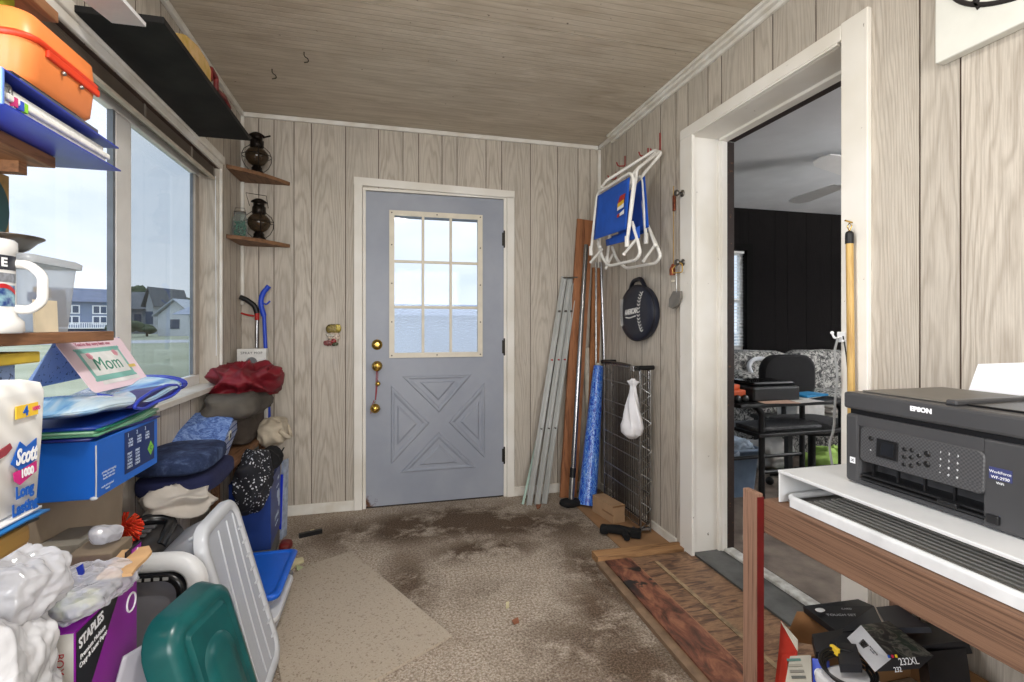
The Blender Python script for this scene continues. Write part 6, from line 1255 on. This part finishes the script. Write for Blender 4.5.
# beige scarf, red pompom, black vacuum head on a carton
mb = MB(); mb.box((-.85, 1.715, 0), (-.665, 2.0, .395), .004); one('brown_carton', mb, KR, 'brown carton on the floor under the black vacuum head', 'box')
cloth('linen_cloth', 'pale grey linen cloth draped behind the clear tote', 'cloth', (-.700, 1.93, .565), (.20, .13, .085), .75, .022, 12, 8, mat('pale_grey_linen', (196, 188, 178), .9, var=.12, scale=10, bump=.3, bscale=60), n=90, fdir=(.7, 1.3, 1.6))
r = thing('vacuum_head', 'black vacuum cleaner head on the carton left of the clear tote', 'vacuum', (-.75, 1.78, .396))
mb = MB(); mb.blob((-.745, 1.79, .462), (.19, .24, .132), .6, .003, 6, 2, 48, flat=0.0, ridge=False); obj('shell', mb, mat('charcoal_shell', (52, 50, 50), .35), r)
mb = MB(); mb.path([(-.80, 1.70, .525), (-.77, 1.85, .548), (-.69, 1.87, .530), (-.675, 1.72, .500)], .018, .05, 12); obj('handle_ring', mb, mat('black_glossy_plastic'), r)
for k in range(3): mb = MB(); mb.boxc((-.745 + .0 * k, 1.74 + k * .035, .534), (.055, .018, .008), .003); obj('slot', mb, mat('grey_slot', (92, 92, 94), .4), r)
mb = MB(); rr = random.Random(9); c = Vector((-.772, 1.722, .568))
for k in range(170):
    d = Vector((rr.gauss(0, 1), rr.gauss(0, 1), rr.gauss(0, .8))).normalized(); mb.tube([c, c + d * .034, c + d * .054 + Vector((0, 0, -.007))], .0026, 4)
one('red_pompom', mb, mat('red_yarn', (226, 44, 30), .8, var=.3, scale=60, c2=(236, 90, 40)), 'red yarn pompom beside the paper sack', 'pompom')
# reachers and small white carton in the corner
r = thing('reach_grabber', 'black and red reach grabber with a silver shaft standing in the corner', 'grabber', (-.77, 3.2, 0))
a = PY(257, 320, 3.22); mb = MB(); mb.rod((-.765, 3.21, .002), (a.x, 3.22, a.z), .009, 12); obj('shaft', mb, CHR, r)
mb = MB(); mb.rod((a.x, 3.22, a.z), (a.x, 3.22, a.z + .04), .013, 12); obj('collar', mb, REDP, r)
mb = MB(); mb.tube(fillet([(a.x, 3.22, a.z + .04), PY(255, 306, 3.22), PY(247, 300, 3.22), PY(240, 297, 3.22)], .06), [.016] * 14 + [.012] * 8 if False else .015, 12); obj('grip', mb, BK, r)
mb = MB(); mb.path([PY(254, 316, 3.215), PY(247, 315, 3.215), PY(241, 313, 3.215)], .006, .02, 8); obj('trigger', mb, REDP, r)
BLP = mat('cobalt_plastic', (28, 70, 196), .35, var=.08)
r = thing('reach_grabber', 'bright blue reach grabber standing behind the maroon jacket', 'grabber', (-.68, 3.2, 0))
mb = MB(); mb.rod((-.655, 3.20, .002), PY(264, 315, 3.22), .011, 12); obj('shaft', mb, BLP, r)
mb = MB(); mb.tube(fillet([PY(264, 316, 3.22), PY(260.5, 304, 3.22), PY(262, 294, 3.22), PY(269, 286, 3.22)], .06), .015, 12); obj('grip', mb, BLP, r)
mb = MB(); mb.path([PY(262, 302, 3.215), PY(266, 305, 3.215), PY(270, 301, 3.215)], .005, .02, 8); obj('trigger', mb, BLP, r)
a = PY(247, 358, 3.02); r = thing('mop_box', 'small white carton printed SPRAY MOP standing behind the maroon jacket', 'box', (a.x, 3.14, .002))
mb = MB(); mb.M = Matrix.Translation((a.x, 3.14, 0)); mb.box((-.077, -.025, .002), (.077, .025, 1.043), .002); obj('box', mb, mat('white_gloss_card', (226, 226, 222), .5), r)
text('lettering', 'SPRAY MOP', .019, frame((a.x, 3.1142, 1.018), (1, 0, 0), (0, 0, 1)), INK, r, .0003, spacing=1.2)
mb = MB(); mb.lathe([(.0001, 0), (.030, 0), (.030, .001)], 28, (a.x, 3.1148, .965), RX); obj('printed_disc', mb, mat('grey_disc_print', (120, 122, 126), .5), r)

# ---------- small things on the floor and walls
MATP = NT('doormat_pile'); t = MATP; o_ = t.pos(); f = t.noise(o_, 150, 3, .7).outputs[0]; g = t.noise(o_, 110, 3, .6).outputs[0]; t.bsdf(t.mix(t.math('MULTIPLY', t.maprange(g, .58, .64), .6), t.mix(f, lin((168, 155, 138)), lin((196, 184, 168))), lin((118, 100, 84))), .95, 0, t.bump(f, .8, .008), .1)
mb = MB(); pm = [PZ(351, 551, .014), PZ(452, 635, .014), PZ(367, 684, .012), (-.297, 1.62, .012), PZ(276, 652, .012), PZ(268, 590, .012), (-.38, 2.56, .012)]; mb.slab([Vector(p_) for p_ in pm], (0, 0, -.011)); one('carpet_offcut', mb, t.m, 'rectangular beige carpet offcut lying on the worn carpet', 'mat')
mb = MB(); a = PZ(299, 538, .001); b = PZ(322, 533, .001); beam(mb, a + Vector((0, 0, .012)), b + Vector((0, 0, .012)), .022, .022); one('black_bar', mb, BK, 'short black bar lying on the carpet near the back wall', 'bar')
CRP = mat('cream_scrap', (222, 212, 170), .7)
for i, (pl, lb) in enumerate((([(286, 566), (296, 558), (303, 557), (304, 561), (295, 565), (290, 569)], 'cream paper scrap beside the blue lid'), ([(296, 565), (302, 566), (306, 571), (302, 573), (297, 570)], 'greenish leaf-shaped scrap next to the cream paper scrap'), ([(310, 530), (314, 529), (315, 531), (311, 532)], 'tiny white scrap behind the black bar'), ([(506, 602), (509, 601), (509, 606), (506, 607)], 'tiny pale crumb on the carpet right of the offcut'), ([(512, 620), (518, 617), (519, 621), (514, 623)], 'small brown crumb on the carpet right of the offcut'), ([(536, 505), (541, 504), (540, 507), (537, 508)], 'brown leaf bit in front of the aluminium tracks'))):
    mb = MB(); mb.slab([PZ(u, v, .012) for u, v in pl], (0, 0, -.011 + .0035)); one('paper_scrap' if i < 3 else 'crumb', mb, [CRP, mat('green_scrap', (190, 196, 150), .7), CRP, CRP, mat('brown_scrap', (150, 96, 70), .7), mat('brown_scrap')][i], lb, 'scrap')
# small glittery wall ornament and sleigh bells on the door knob
r = thing('wall_ornament', 'small gold, red and white glittery ornament on the back wall left of the door', 'ornament', PY(332, 346, YB - .01))
def orn(nm, u, v, w_, h_, cc, k): c = PY(u, v, YB - .012 - .001 * k); mb = MB(); mb.blob(c, (w_ * 1.15, .016, h_ * 1.2), .8, .003, 60, k, 22); obj(nm, mb, mat('ornament_' + nm, cc, .35, .3 if 'gold' in nm else 0, var=.4, scale=90), r)
orn('gold_wreath', 333.5, 329, .078, .05, (140, 122, 62), 1); orn('cream_face', 334, 337, .06, .055, (216, 196, 176), 2); orn('gold_bow', 338, 328, .03, .04, (196, 176, 84), 3); orn('red_bow', 333.5, 341, .032, .026, (160, 30, 34), 4); orn('pink_skirt', 328, 343, .045, .032, (150, 86, 84), 5); orn('white_fur', 330, 335.5, .045, .018, (220, 212, 196), 6); orn('green_leaf', 335, 344, .034, .02, (96, 104, 74), 7)
r = thing('door_bells', 'brass bells on a red cord hanging from the door knob', 'bell', (-.07, YD - .05, .64))
mb = MB(); mb.tube([(-.064, YD - .034, .93), (-.066, YD - .045, .86), (-.068, YD - .03, .78), (-.072, YD - .025, .70)], .0022, 6); mb.tube([(-.06, YD - .034, .93), (-.056, YD - .040, .86), (-.062, YD - .028, .78), (-.070, YD - .028, .70)], .0022, 6); mb.tube([(-.080, YD - .03, .70), (-.094, YD - .03, .66), (-.100, YD - .03, .615)], .0022, 6); obj('cord', mb, mat('crimson_cord', (166, 28, 40), .6), r)
for c, q in (((-.056, YD - .045, .806), .016), ((-.073, YD - .040, .648), .031)):
    mb = MB(); mb.ball(c, q, 20); mb.tube([(c[0] + q * 1.02 * math.cos(a_), c[1] + q * 1.02 * math.sin(a_), c[2] - .004) for a_ in [2 * PI * k / 24 for k in range(24)]], q * .08, 5, True); mb.tube([(c[0], c[1] - q * .2, c[2] + q), (c[0] - .005, c[1], c[2] + q * 1.35), (c[0] + .005, c[1], c[2] + q * 1.35)], .002, 5); obj('bell', mb, BRASS, r)
# ceiling hooks and nail
for i, (u, v) in enumerate(((272, 69), (304, 52))):
    c = PZ(u, v, ZC); mb = MB(); mb.tube(fillet([c, c + Vector((0, 0, -.02)), c + Vector((.018, 0, -.03)), c + Vector((.02, 0, -.045)), c + Vector((0, 0, -.05))], .01), .0022, 6); one('ceiling_hook', mb, LBK, ('small dark ceiling hook nearer the window', 'small dark ceiling hook farther from the window')[i], 'hook')
# ================================================================ DESK, PRINTER AND BOX ON THE RIGHT
RW = wood('rustic_stained_board', (116, 88, 70), (68, 48, 38), .65, (120, 1.3, 120), dark=(44, 31, 26), bump=.5)
RWZ = wood('rustic_stained_post', (140, 108, 90), (92, 66, 52), .65, (90, 90, 2.2), dark=(64, 44, 36), bump=.3)
r = thing('work_desk', 'rough brown wooden desk along the right wall under the black printer', 'desk', (1.2, .6, 0))
mb = MB(); mb.box((.999, -.3, .700), (1.475, 1.05, .724), .002); obj('desktop', mb, RW, r)
mb = MB(); mb.box((.960, -.3, .635), (.998, 1.0915, .724), .003); obj('apron', mb, RW, r)
mb = MB(); mb.box((.999, 1.052, .635), (1.475, 1.0905, .724), .003); obj('end_apron', mb, wood('rustic_end_board', (158, 112, 84), (104, 68, 50), .6, (2, 60, 60), dark=(64, 40, 32)), r)
RDP = mat('dark_red_edge_paint', (98, 14, 13), .5, var=.15, scale=20)
mb = MB(); mb.box((.940, 1.092, .001), (.959, 1.145, .737), .002); obj('leg', mb, RWZ, r)
mb = MB(); mb.box((.940, 1.0895, .001), (.9595, 1.0918, .728)); obj('painted_edge', mb, RDP, r, 'dark red painted edge of the front leg')
mb = MB(); mb.box((1.45, 1.092, .028), (1.47, 1.145, .724), .002); obj('leg', mb, RWZ, r)
for x in (.999, 1.45): mb = MB(); mb.box((x, -.29, .001), (x + .02, -.24, .70), .002); obj('leg', mb, RWZ, r)
# grey-white monitor stand
LG = mat('pale_grey_enamel', (206, 208, 210), .4, var=.04); DGR = mat('grey_rib_mat', (112, 110, 106), .5, var=.02)
r = thing('printer_stand', 'pale grey two-level printer stand with a ribbed lower tray', 'stand', (1.2, .7, .725)); sy0, sy1 = .38, 1.056
mb = MB(); mb.box((.972, sy0, .801), (1.43, sy1, .809), .002); obj('top_plate', mb, LG, r)
mb = MB(); mb.box((.974, sy1 - .004, .726), (1.43, sy1, .8005), .0015); obj('side_wall', mb, LG, r); mb = MB(); mb.box((.974, sy0, .726), (1.43, sy0 + .004, .8005), .0015); obj('side_wall', mb, LG, r)
mb = MB(); mb.box((.999, sy0 + .01, .7255), (1.42, sy1 - .006, .733)); obj('tray', mb, DGR, r)
mb = MB(); mb.path([(.9835, sy0 + .01, .7445), (.9835, sy1 - .018, .7445), (1.40, sy1 - .018, .7445)], .008, .03, 14, 6); mb.box((.9755, sy0 + .01, .726), (.990, sy1 - .035, .7445)); obj('front_lip', mb, mat('white_enamel', (218, 220, 222), .35), r, 'white rounded front lip')
for k in range(13): x = 1.008 + k * .018; mb = MB(); mb.box((x, sy0 + .012, .733), (x + .010, sy1 - .04, .7365)); obj('rib', mb, mat('light_rib', (156, 154, 148), .4, var=.02), r)
# printer
PB = mat('charcoal_printer', (66, 66, 68), .38, var=.06, scale=6); PT = mat('black_printer_plastic', (26, 26, 28), .3); PM = mat('mid_grey_lid', (104, 100, 94), .5, var=.05)
X0, Y0, Y1 = 1.059, .560, .942
r = thing('inkjet_printer', 'black office inkjet printer with a control panel on the grey stand', 'printer', (1.2, .75, .81))
mb = MB(); mb.box((X0, Y0, .812), (1.36, .662, .972), .004); mb.box((X0, .906, .812), (1.36, Y1, .972), .008); mb.box((X0 + .055, .62, .812), (1.36, .92, .90)); mb.box((X0 + .006, .62, .900), (1.36, .92, .972)); mb.box((X0, .66, .948), (1.2, .91, .972)); mb.box((X0 + .004, .6, .812), (1.2, .92, .822), .002); obj('body', mb, PB, r)
mb = MB(); mb.box((X0 + .008, Y0 + .008, .972), (1.355, Y1 - .008, .984)); obj('seam_gap', mb, PT, r)
mb = MB(); mb.box((X0 - .003, Y0 - .002, .983), (1.365, Y1 + .002, 1.022), .006); obj('scanner_lid', mb, PB, r)
mb = MB(); mb.box((1.09, .745, 1.0225), (1.34, .925, 1.026), .002); obj('lid_top', mb, PM, r)
mb = MB(); mb.box((1.10, .575, 1.0225), (1.345, .715, 1.026), .002); mb.box((1.075, .725, 1.0222), (1.15, .735, 1.0235)); obj('document_slot', mb, PT, r)
mb = MB(); mb.box((1.075, .715, 1.0225), (1.34, .735, 1.033), .003); obj('feeder_rail', mb, PB, r)
# control panel, tilted
t = NT('dotted_panel'); o_ = t.obj(); ch = t.n('ShaderNodeTexChecker'); t.val(ch, Scale=260.0); t.l(o_, ch.inputs[0]); t.bsdf(t.mix(ch.outputs[1], lin((58, 58, 60)), lin((78, 78, 80))), .4); PNL = t.m
A_, B_, C_, D_ = PX(860, 459, X0 - .004), PX(984, 494, X0 - .004), PX(984, 449, X0 - .004), PX(860, 425, X0 - .004)
zt_, zb_ = .949, .869; ya, yb_ = A_.y, B_.y
MPN = frame(((X0 - .004), (ya + yb_) / 2, (zt_ + zb_) / 2), (0, -1, 0), (.004, 0, zt_ - zb_)); pw, ph = ya - yb_, zt_ - zb_
mb = MB(); loft(mb, [[MPN @ Vector((x, y, z)) for x, y in rrect(pw - 2 * i, ph - 2 * i, .012, 6)] for i, z in ((0, -.012), (0, -.002), (.002, 0))]); pn = obj('control_panel', mb, PNL, r)
def onp(nm, u, v, sh, m, h=.0012, label=None):
    mb = MB(); c = MPN @ Vector((u * pw - pw / 2, ph / 2 - v * ph, .0002))
    Mx = MPN.copy(); Mx.translation = c
    if sh[0] == 'c': mb.lathe([(sh[1], 0), (sh[1], h), (.0001, h)], 20, (0, 0, 0), Mx)
    else: mb.M = Mx; mb.box((-sh[1] / 2, -sh[2] / 2, 0), (sh[1] / 2, sh[2] / 2, h), .0006)
    return obj(nm, mb, m, pn, label)
BTN = mat('black_button', (20, 20, 22), .35); SCR = mat('dark_screen', (34, 36, 40), .12)
s_ = onp('screen', .265, .50, ('b', .046, .040), BTN, .003); onp('screen_glass', .27, .50, ('b', .028, .028), SCR, .0038, 'grey display glass')
for u, v, q in ((.11, .30, .0055), (.415, .38, .0042), (.475, .36, .0042), (.415, .58, .0042), (.535, .46, .0042), (.475, .55, .0042), (.415, .78, .0042), (.475, .76, .0042), (.535, .66, .0042), (.60, .36, .0062), (.60, .62, .0062)): onp('button', u, v, ('c', q), BTN)
for j, row in enumerate(('123', '456', '789', '*0#')):
    for i, ch_ in enumerate(row):
        M_ = MPN @ Matrix.Translation((pw * (.70 + .062 * i) - pw / 2, ph / 2 - ph * (.24 + .17 * j), .0004)); text('keypad_numeral', ch_, .0062, M_, WHT, pn, .0002)
text('keypad_mark', 'o', .006, MPN @ Matrix.Translation((pw * (.11) - pw / 2, ph / 2 - ph * .62, .0004)), WHT, pn, .0002)
text('brand_lettering', 'EPSON', .0130, frame((X0 - .0035, PX(922, 410, X0).y, PX(922, 410, X0).z), (0, -1, 0), (0, 0, 1)), WHT, r, .0004, sx=1.05, bold=.0008)
a = PX(989, 466, X0 - .0012); b = PX(1012, 486, X0 - .0012); mb = MB(); mb.box((X0 - .0012, a.y, b.z + .004), (X0 - .0002, b.y, a.z)); obj('model_sticker', mb, mat('violet_sticker', (66, 72, 120), .4), r, 'blue violet sticker')
yc_ = (a.y + b.y) / 2
for k, (s_, sz) in enumerate((('WorkForce', .0068), ('WF-2930', .0072), ('WiFi', .006))): text('sticker_lettering', s_, sz, frame((X0 - .0016, yc_, a.z - .008 - k * .0095), (0, -1, 0), (0, 0, 1)), WHT, r, .0002)
c = PX(852.5, 460, X0 - .001); mb = MB(); mb.box((X0 - .0012, c.y - .0065, c.z - .007), (X0 - .0002, c.y + .0065, c.z + .007)); obj('white_sticker', mb, WHT, r); mb = MB(); mb.tube([(X0 - .0016, c.y + .003, c.z - .003), (X0 - .0016, c.y - .003, c.z + .003), (X0 - .0016, c.y - .003, c.z - .003), (X0 - .0016, c.y + .002, c.z + .003)], .0006, 4); obj('sticker_mark', mb, INK, r)
mb = MB(); mb.box((X0 + .004, .635, .832), (X0 + .09, .905, .838), .002); mb.box((X0 - .004, .64, .826), (X0 + .05, .90, .831), .002); mb.box((X0 - .008, .70, .828), (X0 + .004, .735, .838), .002); mb.box((X0 - .006, .635, .822), (X0 + .004, .655, .838), .002); obj('output_tray', mb, PT, r)
for k in range(5): mb = MB(); y = .66 + k * .055; mb.box((X0 + .012, y, .838), (X0 + .018, y + .004, .866)); obj('guide_fin', mb, PT, r)
mb = MB(); mb.slab([(1.385, .880, .99), (1.385, .60, .99), (1.42, .60, 1.20), (1.42, .875, 1.20)], (.0012, 0, 0)); 
pz = [PX(u, v, 1.40) for u, v in ((965, 400), (978, 364), (1040, 362), (1040, 408))]; mb = MB(); mb.slab([pz[0], pz[1], pz[2], pz[3]], (.0015, 0, 0)); one('paper_sheet', mb, mat('bright_white_paper', (244, 246, 250), .7, var=.01), 'white paper standing upright behind the black printer', 'paper')
mb = MB(); mb.box((1.362, .57, .995), (1.385, .88, 1.02), .002); obj('paper_support', mb, PT, r)

# open carton under the desk with electronics packaging
KB = mat('box_kraft', (150, 112, 74), .85, var=.1, scale=10); RB = mat('poppy_red_card', (196, 52, 36), .5, var=.06)
r = thing('open_carton', 'open red and brown carton of packaging under the desk', 'box', (1.22, 1.0, .028)); x0, x1, y0, y1, zt = 1.02, 1.44, .70, 1.075, .30
for a, b in (((x0, y0, .028), (x1, y0 + .005, zt)), ((x0, y1 - .005, .028), (x1, y1, zt)), ((x1 - .005, y0, .028), (x1, y1, zt)), ((x0, y0, .028), (x1, y1, .033))): mb = MB(); mb.box(a, b); obj('panel', mb, KB, r)
mb = MB(); mb.box((x0, y0, .028), (x0 + .005, y1, zt)); obj('panel', mb, RB, r, 'red side panel')
f = [PD(776, 700, 1.30), PD(799, 652, 1.29), PD(781.5, 620, 1.33), PD(776, 660, 1.335)]
mb = MB(); mb.slab([PD(u, v, d) for u, v, d in ((774, 690, 1.34), (779, 648, 1.36), (781, 621, 1.38), (798, 648, 1.30), (793, 690, 1.26))], (.004, .003, 0)); obj('flap', mb, RB, r, 'red flap')
mb = MB(); mb.slab([PD(u, v, d) for u, v, d in ((781, 621, 1.376), (784, 624, 1.37), (798, 640, 1.30), (798, 651, 1.296))], (-.003, -.002, 0)); obj('flap_liner', mb, mat('white_liner', (232, 226, 212), .7), r, 'white torn flap edge')
mb = MB(); mb.slab([PD(u, v, d) for u, v, d in ((786, 640, 1.40), (798, 612, 1.46), (836, 613, 1.45), (842, 650, 1.36))], (0, .004, 0)); obj('flap', mb, mat('inner_kraft', (136, 96, 60), .85), r, 'brown inner flap')
def quadbox(nm, label, cat, pts, dep, m, parent=None):
    P = [PD(*q) for q in pts]; n_ = (P[1] - P[0]).cross(P[-1] - P[0]).normalized(); n_ = -n_ if n_.z > 0 else n_; mb = MB(); mb.slab(P, n_ * dep); return (one(nm, mb, m, label, cat) if parent is None else obj(nm, mb, m, parent)), P, -n_
BX = mat('matte_black_card', (34, 34, 38), .4, var=.12, scale=20)
o1, P, n_ = quadbox('flat_black_box', 'flat black box with a grey printed title lying on top of the carton', 'box', ((803, 606, 1.46), (838, 632, 1.33), (884, 627, 1.30), (874, 606, 1.42), (858, 599, 1.47)), .018, BX)
WM[o1.name] = Matrix.Translation(o1.location)
MT = frame(P[0].lerp(P[2], .45) + n_ * .0006, P[3] - P[0], P[3] - P[1]); GI = mat('silver_ink', (170, 172, 176), .5)
text('printed_title', 'TOUCH SET', .014, MT @ Matrix.Translation((.01, -.002, .0003)), GI, o1, .0003); text('printed_title', 'CARD', .010, MT @ Matrix.Translation((.035, .028, .0003)), GI, o1, .0003)
mb = MB(); c = MT @ Vector((-.035, .022, .0004)); mb.blob(c, (.028, .018, .003), .8, .001, 20, 1, 20); obj('printed_photo', mb, WHT, o1, 'white printed picture')
o2, P, n_ = quadbox('slim_black_case', 'slim black case behind the flat printed box', 'case', ((876, 607, 1.44), (888, 628, 1.32), (930, 627, 1.28), (898, 605, 1.42)), .014, mat('graphite_card', (50, 52, 60), .4))
r = thing('ink_cartridge_box', 'white and black ink box marked 232 XL with a barcode', 'box', PD(880, 650, 1.22))
Wf = [PD(847, 638, 1.26), PD(875, 672, 1.13), PD(891, 659, 1.15), PD(861, 625, 1.27)]; Tf = [PD(861, 625, 1.27), PD(891, 659, 1.15), PD(934, 656, 1.17), PD(889, 621, 1.30)]; 
nb = (Wf[1] - Wf[0]).cross(Wf[3] - Wf[0]).normalized(); nb = nb if nb.y < 0 else -nb
back = [Tf[3] + (Wf[0] - Wf[3]), Tf[2] + (Wf[1] - Wf[2])]
mb = MB(); V_ = [Wf[0], Wf[1], Wf[2], Wf[3], back[0], back[1], Tf[2], Tf[3]]; mb.add(V_, [(0, 1, 2, 3), (3, 2, 6, 7), (1, 5, 6, 2), (0, 3, 7, 4), (4, 7, 6, 5), (0, 4, 5, 1)]); mb.mi = [0, 1, 2, 2, 2, 2]
t = NT('photo_print'); o_ = t.obj(); f_ = t.noise(o_, 26, 4, .6, 1).outputs[0]; t.bsdf(t.ramp(f_, [(.40, (26, 28, 34)), (.5, (58, 62, 60)), (.56, (120, 118, 110)), (.62, (44, 60, 52))]), .3); PHP = t.m
obj('box', mb, [mat('white_gloss_face', (228, 230, 234), .35), PHP, BX], r)
MW = frame((Wf[0] + Wf[1] + Wf[2] + Wf[3]) / 4 + nb * .0006, Wf[1] - Wf[0], Wf[3] - Wf[0]); mb = MB(); mb.M = MW; rr = random.Random(4); x = -.034
while x < -.006: w_ = rr.choice((.0006, .001, .0015)); mb.box((x, -.010, 0), (x + w_, .006, .0004)); x += w_ + rr.choice((.0006, .001))
obj('barcode', mb, INK, r); text('small_print', 'keep in original bag\nink inside', .0045, MW @ Matrix.Translation((.016, .004, .0002)), INK, r, .0002)
nt_ = (Tf[1] - Tf[0]).cross(Tf[3] - Tf[0]).normalized(); nt_ = nt_ if nt_.z > 0 else -nt_
Ff = [V_[1], V_[5], V_[6], V_[2]]; nf = (Ff[1] - Ff[0]).cross(Ff[3] - Ff[0]).normalized(); nf = nf if nf.y < 0 else -nf
MFt = frame(sum(Ff, Vector()) / 4 + nf * .0006, Ff[1] - Ff[0], Ff[3] - Ff[0]); fw = (Ff[1] - Ff[0]).length
text('lettering', '232XL', .020, MFt @ Matrix.Translation((.012, .004, 0)), WHT, r, .0003); text('lettering', '232', .014, MFt @ Matrix.Translation((-.025, -.010, 0)), WHT, r, .0003)
for k, cc in enumerate(((40, 90, 190), (206, 44, 80), (226, 200, 50))): mb = MB(); mb.M = MFt @ Matrix.Translation((-.040 + k * .010, .013, 0)); mb.box((0, 0, 0), (.006, .006, .0005)); obj('colour_square', mb, mat('ink_square_%d' % k, cc, .4), r, ('blue', 'magenta', 'yellow')[k] + ' square')
for nm, lb, pts, dp in (('black_packaging', 'wide black box lying against the wall under the desk', ((900, 628, 1.38), (905, 648, 1.24), (968, 640, 1.26), (945, 618, 1.42)), .03), ('square_black_box', 'square black box at the right end of the open carton', ((926, 652, 1.22), (932, 690, 1.12), (972, 690, 1.14), (966, 648, 1.25)), .05), ('black_tray', 'black tray standing left of the ink box', ((812, 634, 1.32), (816, 652, 1.26), (858, 648, 1.25), (850, 628, 1.34)), .02), ('black_adapter', 'small black adapter between the black tray and the ink box', ((836, 642, 1.24), (840, 664, 1.16), (862, 664, 1.15), (856, 644, 1.23)), .02)):
    quadbox(nm, lb, 'box' if 'box' in nm or 'pack' in nm else 'tray' if 'tray' in nm else 'adapter', pts, dp, BX)
o3, P, n_ = quadbox('silver_device', 'silver grey handheld device standing at the left end of the open carton', 'device', ((784, 690, 1.20), (812, 690, 1.18), (811, 655, 1.22), (790, 656, 1.24)), .016, mat('silver_grey_plastic', (146, 142, 130), .4)); WM[o3.name] = Matrix.Translation(o3.location)
MD = frame(sum(P, Vector()) / 4 + (P[0] - P[0]), P[1] - P[0], P[3] - P[0]); nd = (P[1] - P[0]).cross(P[3] - P[0]).normalized(); sg_ = 1 if nd.y < 0 else -1
for k in range(4): mb = MB(); mb.M = MD; mb.box((-.020, .024 - k * .012, -.002), (.012, .029 - k * .012, .002)); obj('key_row', mb, mat('key_%d' % k, ((52, 92, 84), (120, 116, 104), (96, 92, 84), (60, 62, 58))[k], .5), o3)
o4, P, n_ = quadbox('blue_white_pack', 'blue and white pack between the silver device and the coiled cable', 'pack', ((813, 690, 1.19), (828, 690, 1.17), (826, 660, 1.20), (812, 658, 1.22)), .02, mat('cobalt_print_card', (40, 70, 180), .4, var=.2, scale=30)); WM[o4.name] = Matrix.Translation(o4.location)
MD = frame(sum(P, Vector()) / 4, P[1] - P[0], P[3] - P[0]); mb = MB(); mb.M = MD; mb.tube([(.010 * math.cos(a_), .010 * math.sin(a_), 0) for a_ in [2 * PI * k / 20 for k in range(20)]], .0025, 6, True); obj('printed_ring', mb, WHT, o4)
c = PD(848, 672, 1.16); r = thing('coiled_cable', 'black coiled cable with a yellow tie inside the open carton', 'cable', c)
mb = MB(); mb.tube([(c.x + (.050 + .006 * (k // 40)) * math.cos(2 * PI * k / 40), c.y + (.042 + .005 * (k // 40)) * math.sin(2 * PI * k / 40), c.z + .006 * (k // 40) + .01 * math.sin(2 * PI * k / 40)) for k in range(120)], .0035, 8); obj('cable', mb, BK, r)
mb = MB(); mb.boxc((c.x + .012, c.y + .046, c.z + .02), (.010, .022, .018), .002); obj('tie', mb, YI, r)
mb = MB(); mb.box((c.x - .05, c.y - .12, c.z - .05), (c.x + .07, c.y + .05, c.z - .015), .01); one('white_adapter_box', mb, mat('soft_white_card', (214, 214, 216), .5), 'soft white box under the coiled cable', 'box')
# filler cartons that carry the loose packaging
mb = MB(); mb.box((1.03, .71, .034), (1.43, 1.068, .19), .004); one('inner_carton', mb, KR, 'plain carton inside the open carton, carrying the loose packaging', 'box')
c = PZ(872, 606, .03); r = thing('clear_bottle', 'clear plastic bottle standing behind the flat black box by the casing', 'bottle', (1.42, 1.19, .001)); c = Vector((1.425, 1.20, .001))
mb = MB(); mb.lathe([(.032, 0), (.036, .006), (.036, .12), (.034, .16), (.016, .20), (.014, .225)], 24, c); obj('bottle', mb, clear('bottle_plastic', (230, 236, 238), .7, .05), r); mb = MB(); mb.lathe([(.016, .222), (.016, .24), (.0001, .242)], 20, c); obj('cap', mb, WHT, r)
# ================================================================ LIGHT
# unseen fill light added behind the camera; daylight by the picture window's near half
area('rear_fill_light', (.32, YF + .02, 1.45), (PI / 2, 0, 0), 1.7, 1.25, 66, (1, .99, .975))
area('side_window_daylight', (XL + .03, .55, 1.45), (0, -PI / 2, 0), 1.0, .7, 31, (.95, .97, 1))

# unseen lamp added to brighten the left side, overhead and just out of frame
LP = Vector((.12, .75, ZC))
r = thing('added_ceiling_lamp', 'added round white flush lamp on the porch ceiling, out of view', 'lamp', LP)
mb = MB(); mb.lathe([(.13, 0), (.135, -.012), (.125, -.022), (.11, -.024), (.0001, -.024)], 36, LP); obj('base', mb, WHT, r)
l = bpy.data.lights.new('added_lamp_light', 'AREA'); l.shape = 'DISK'; l.size = .2; l.energy = 22; l.color = (1, .97, .92); lo = bpy.data.objects.new('added_lamp_light', l); COL.objects.link(lo); lo.location = LP + Vector((0, 0, -.03))
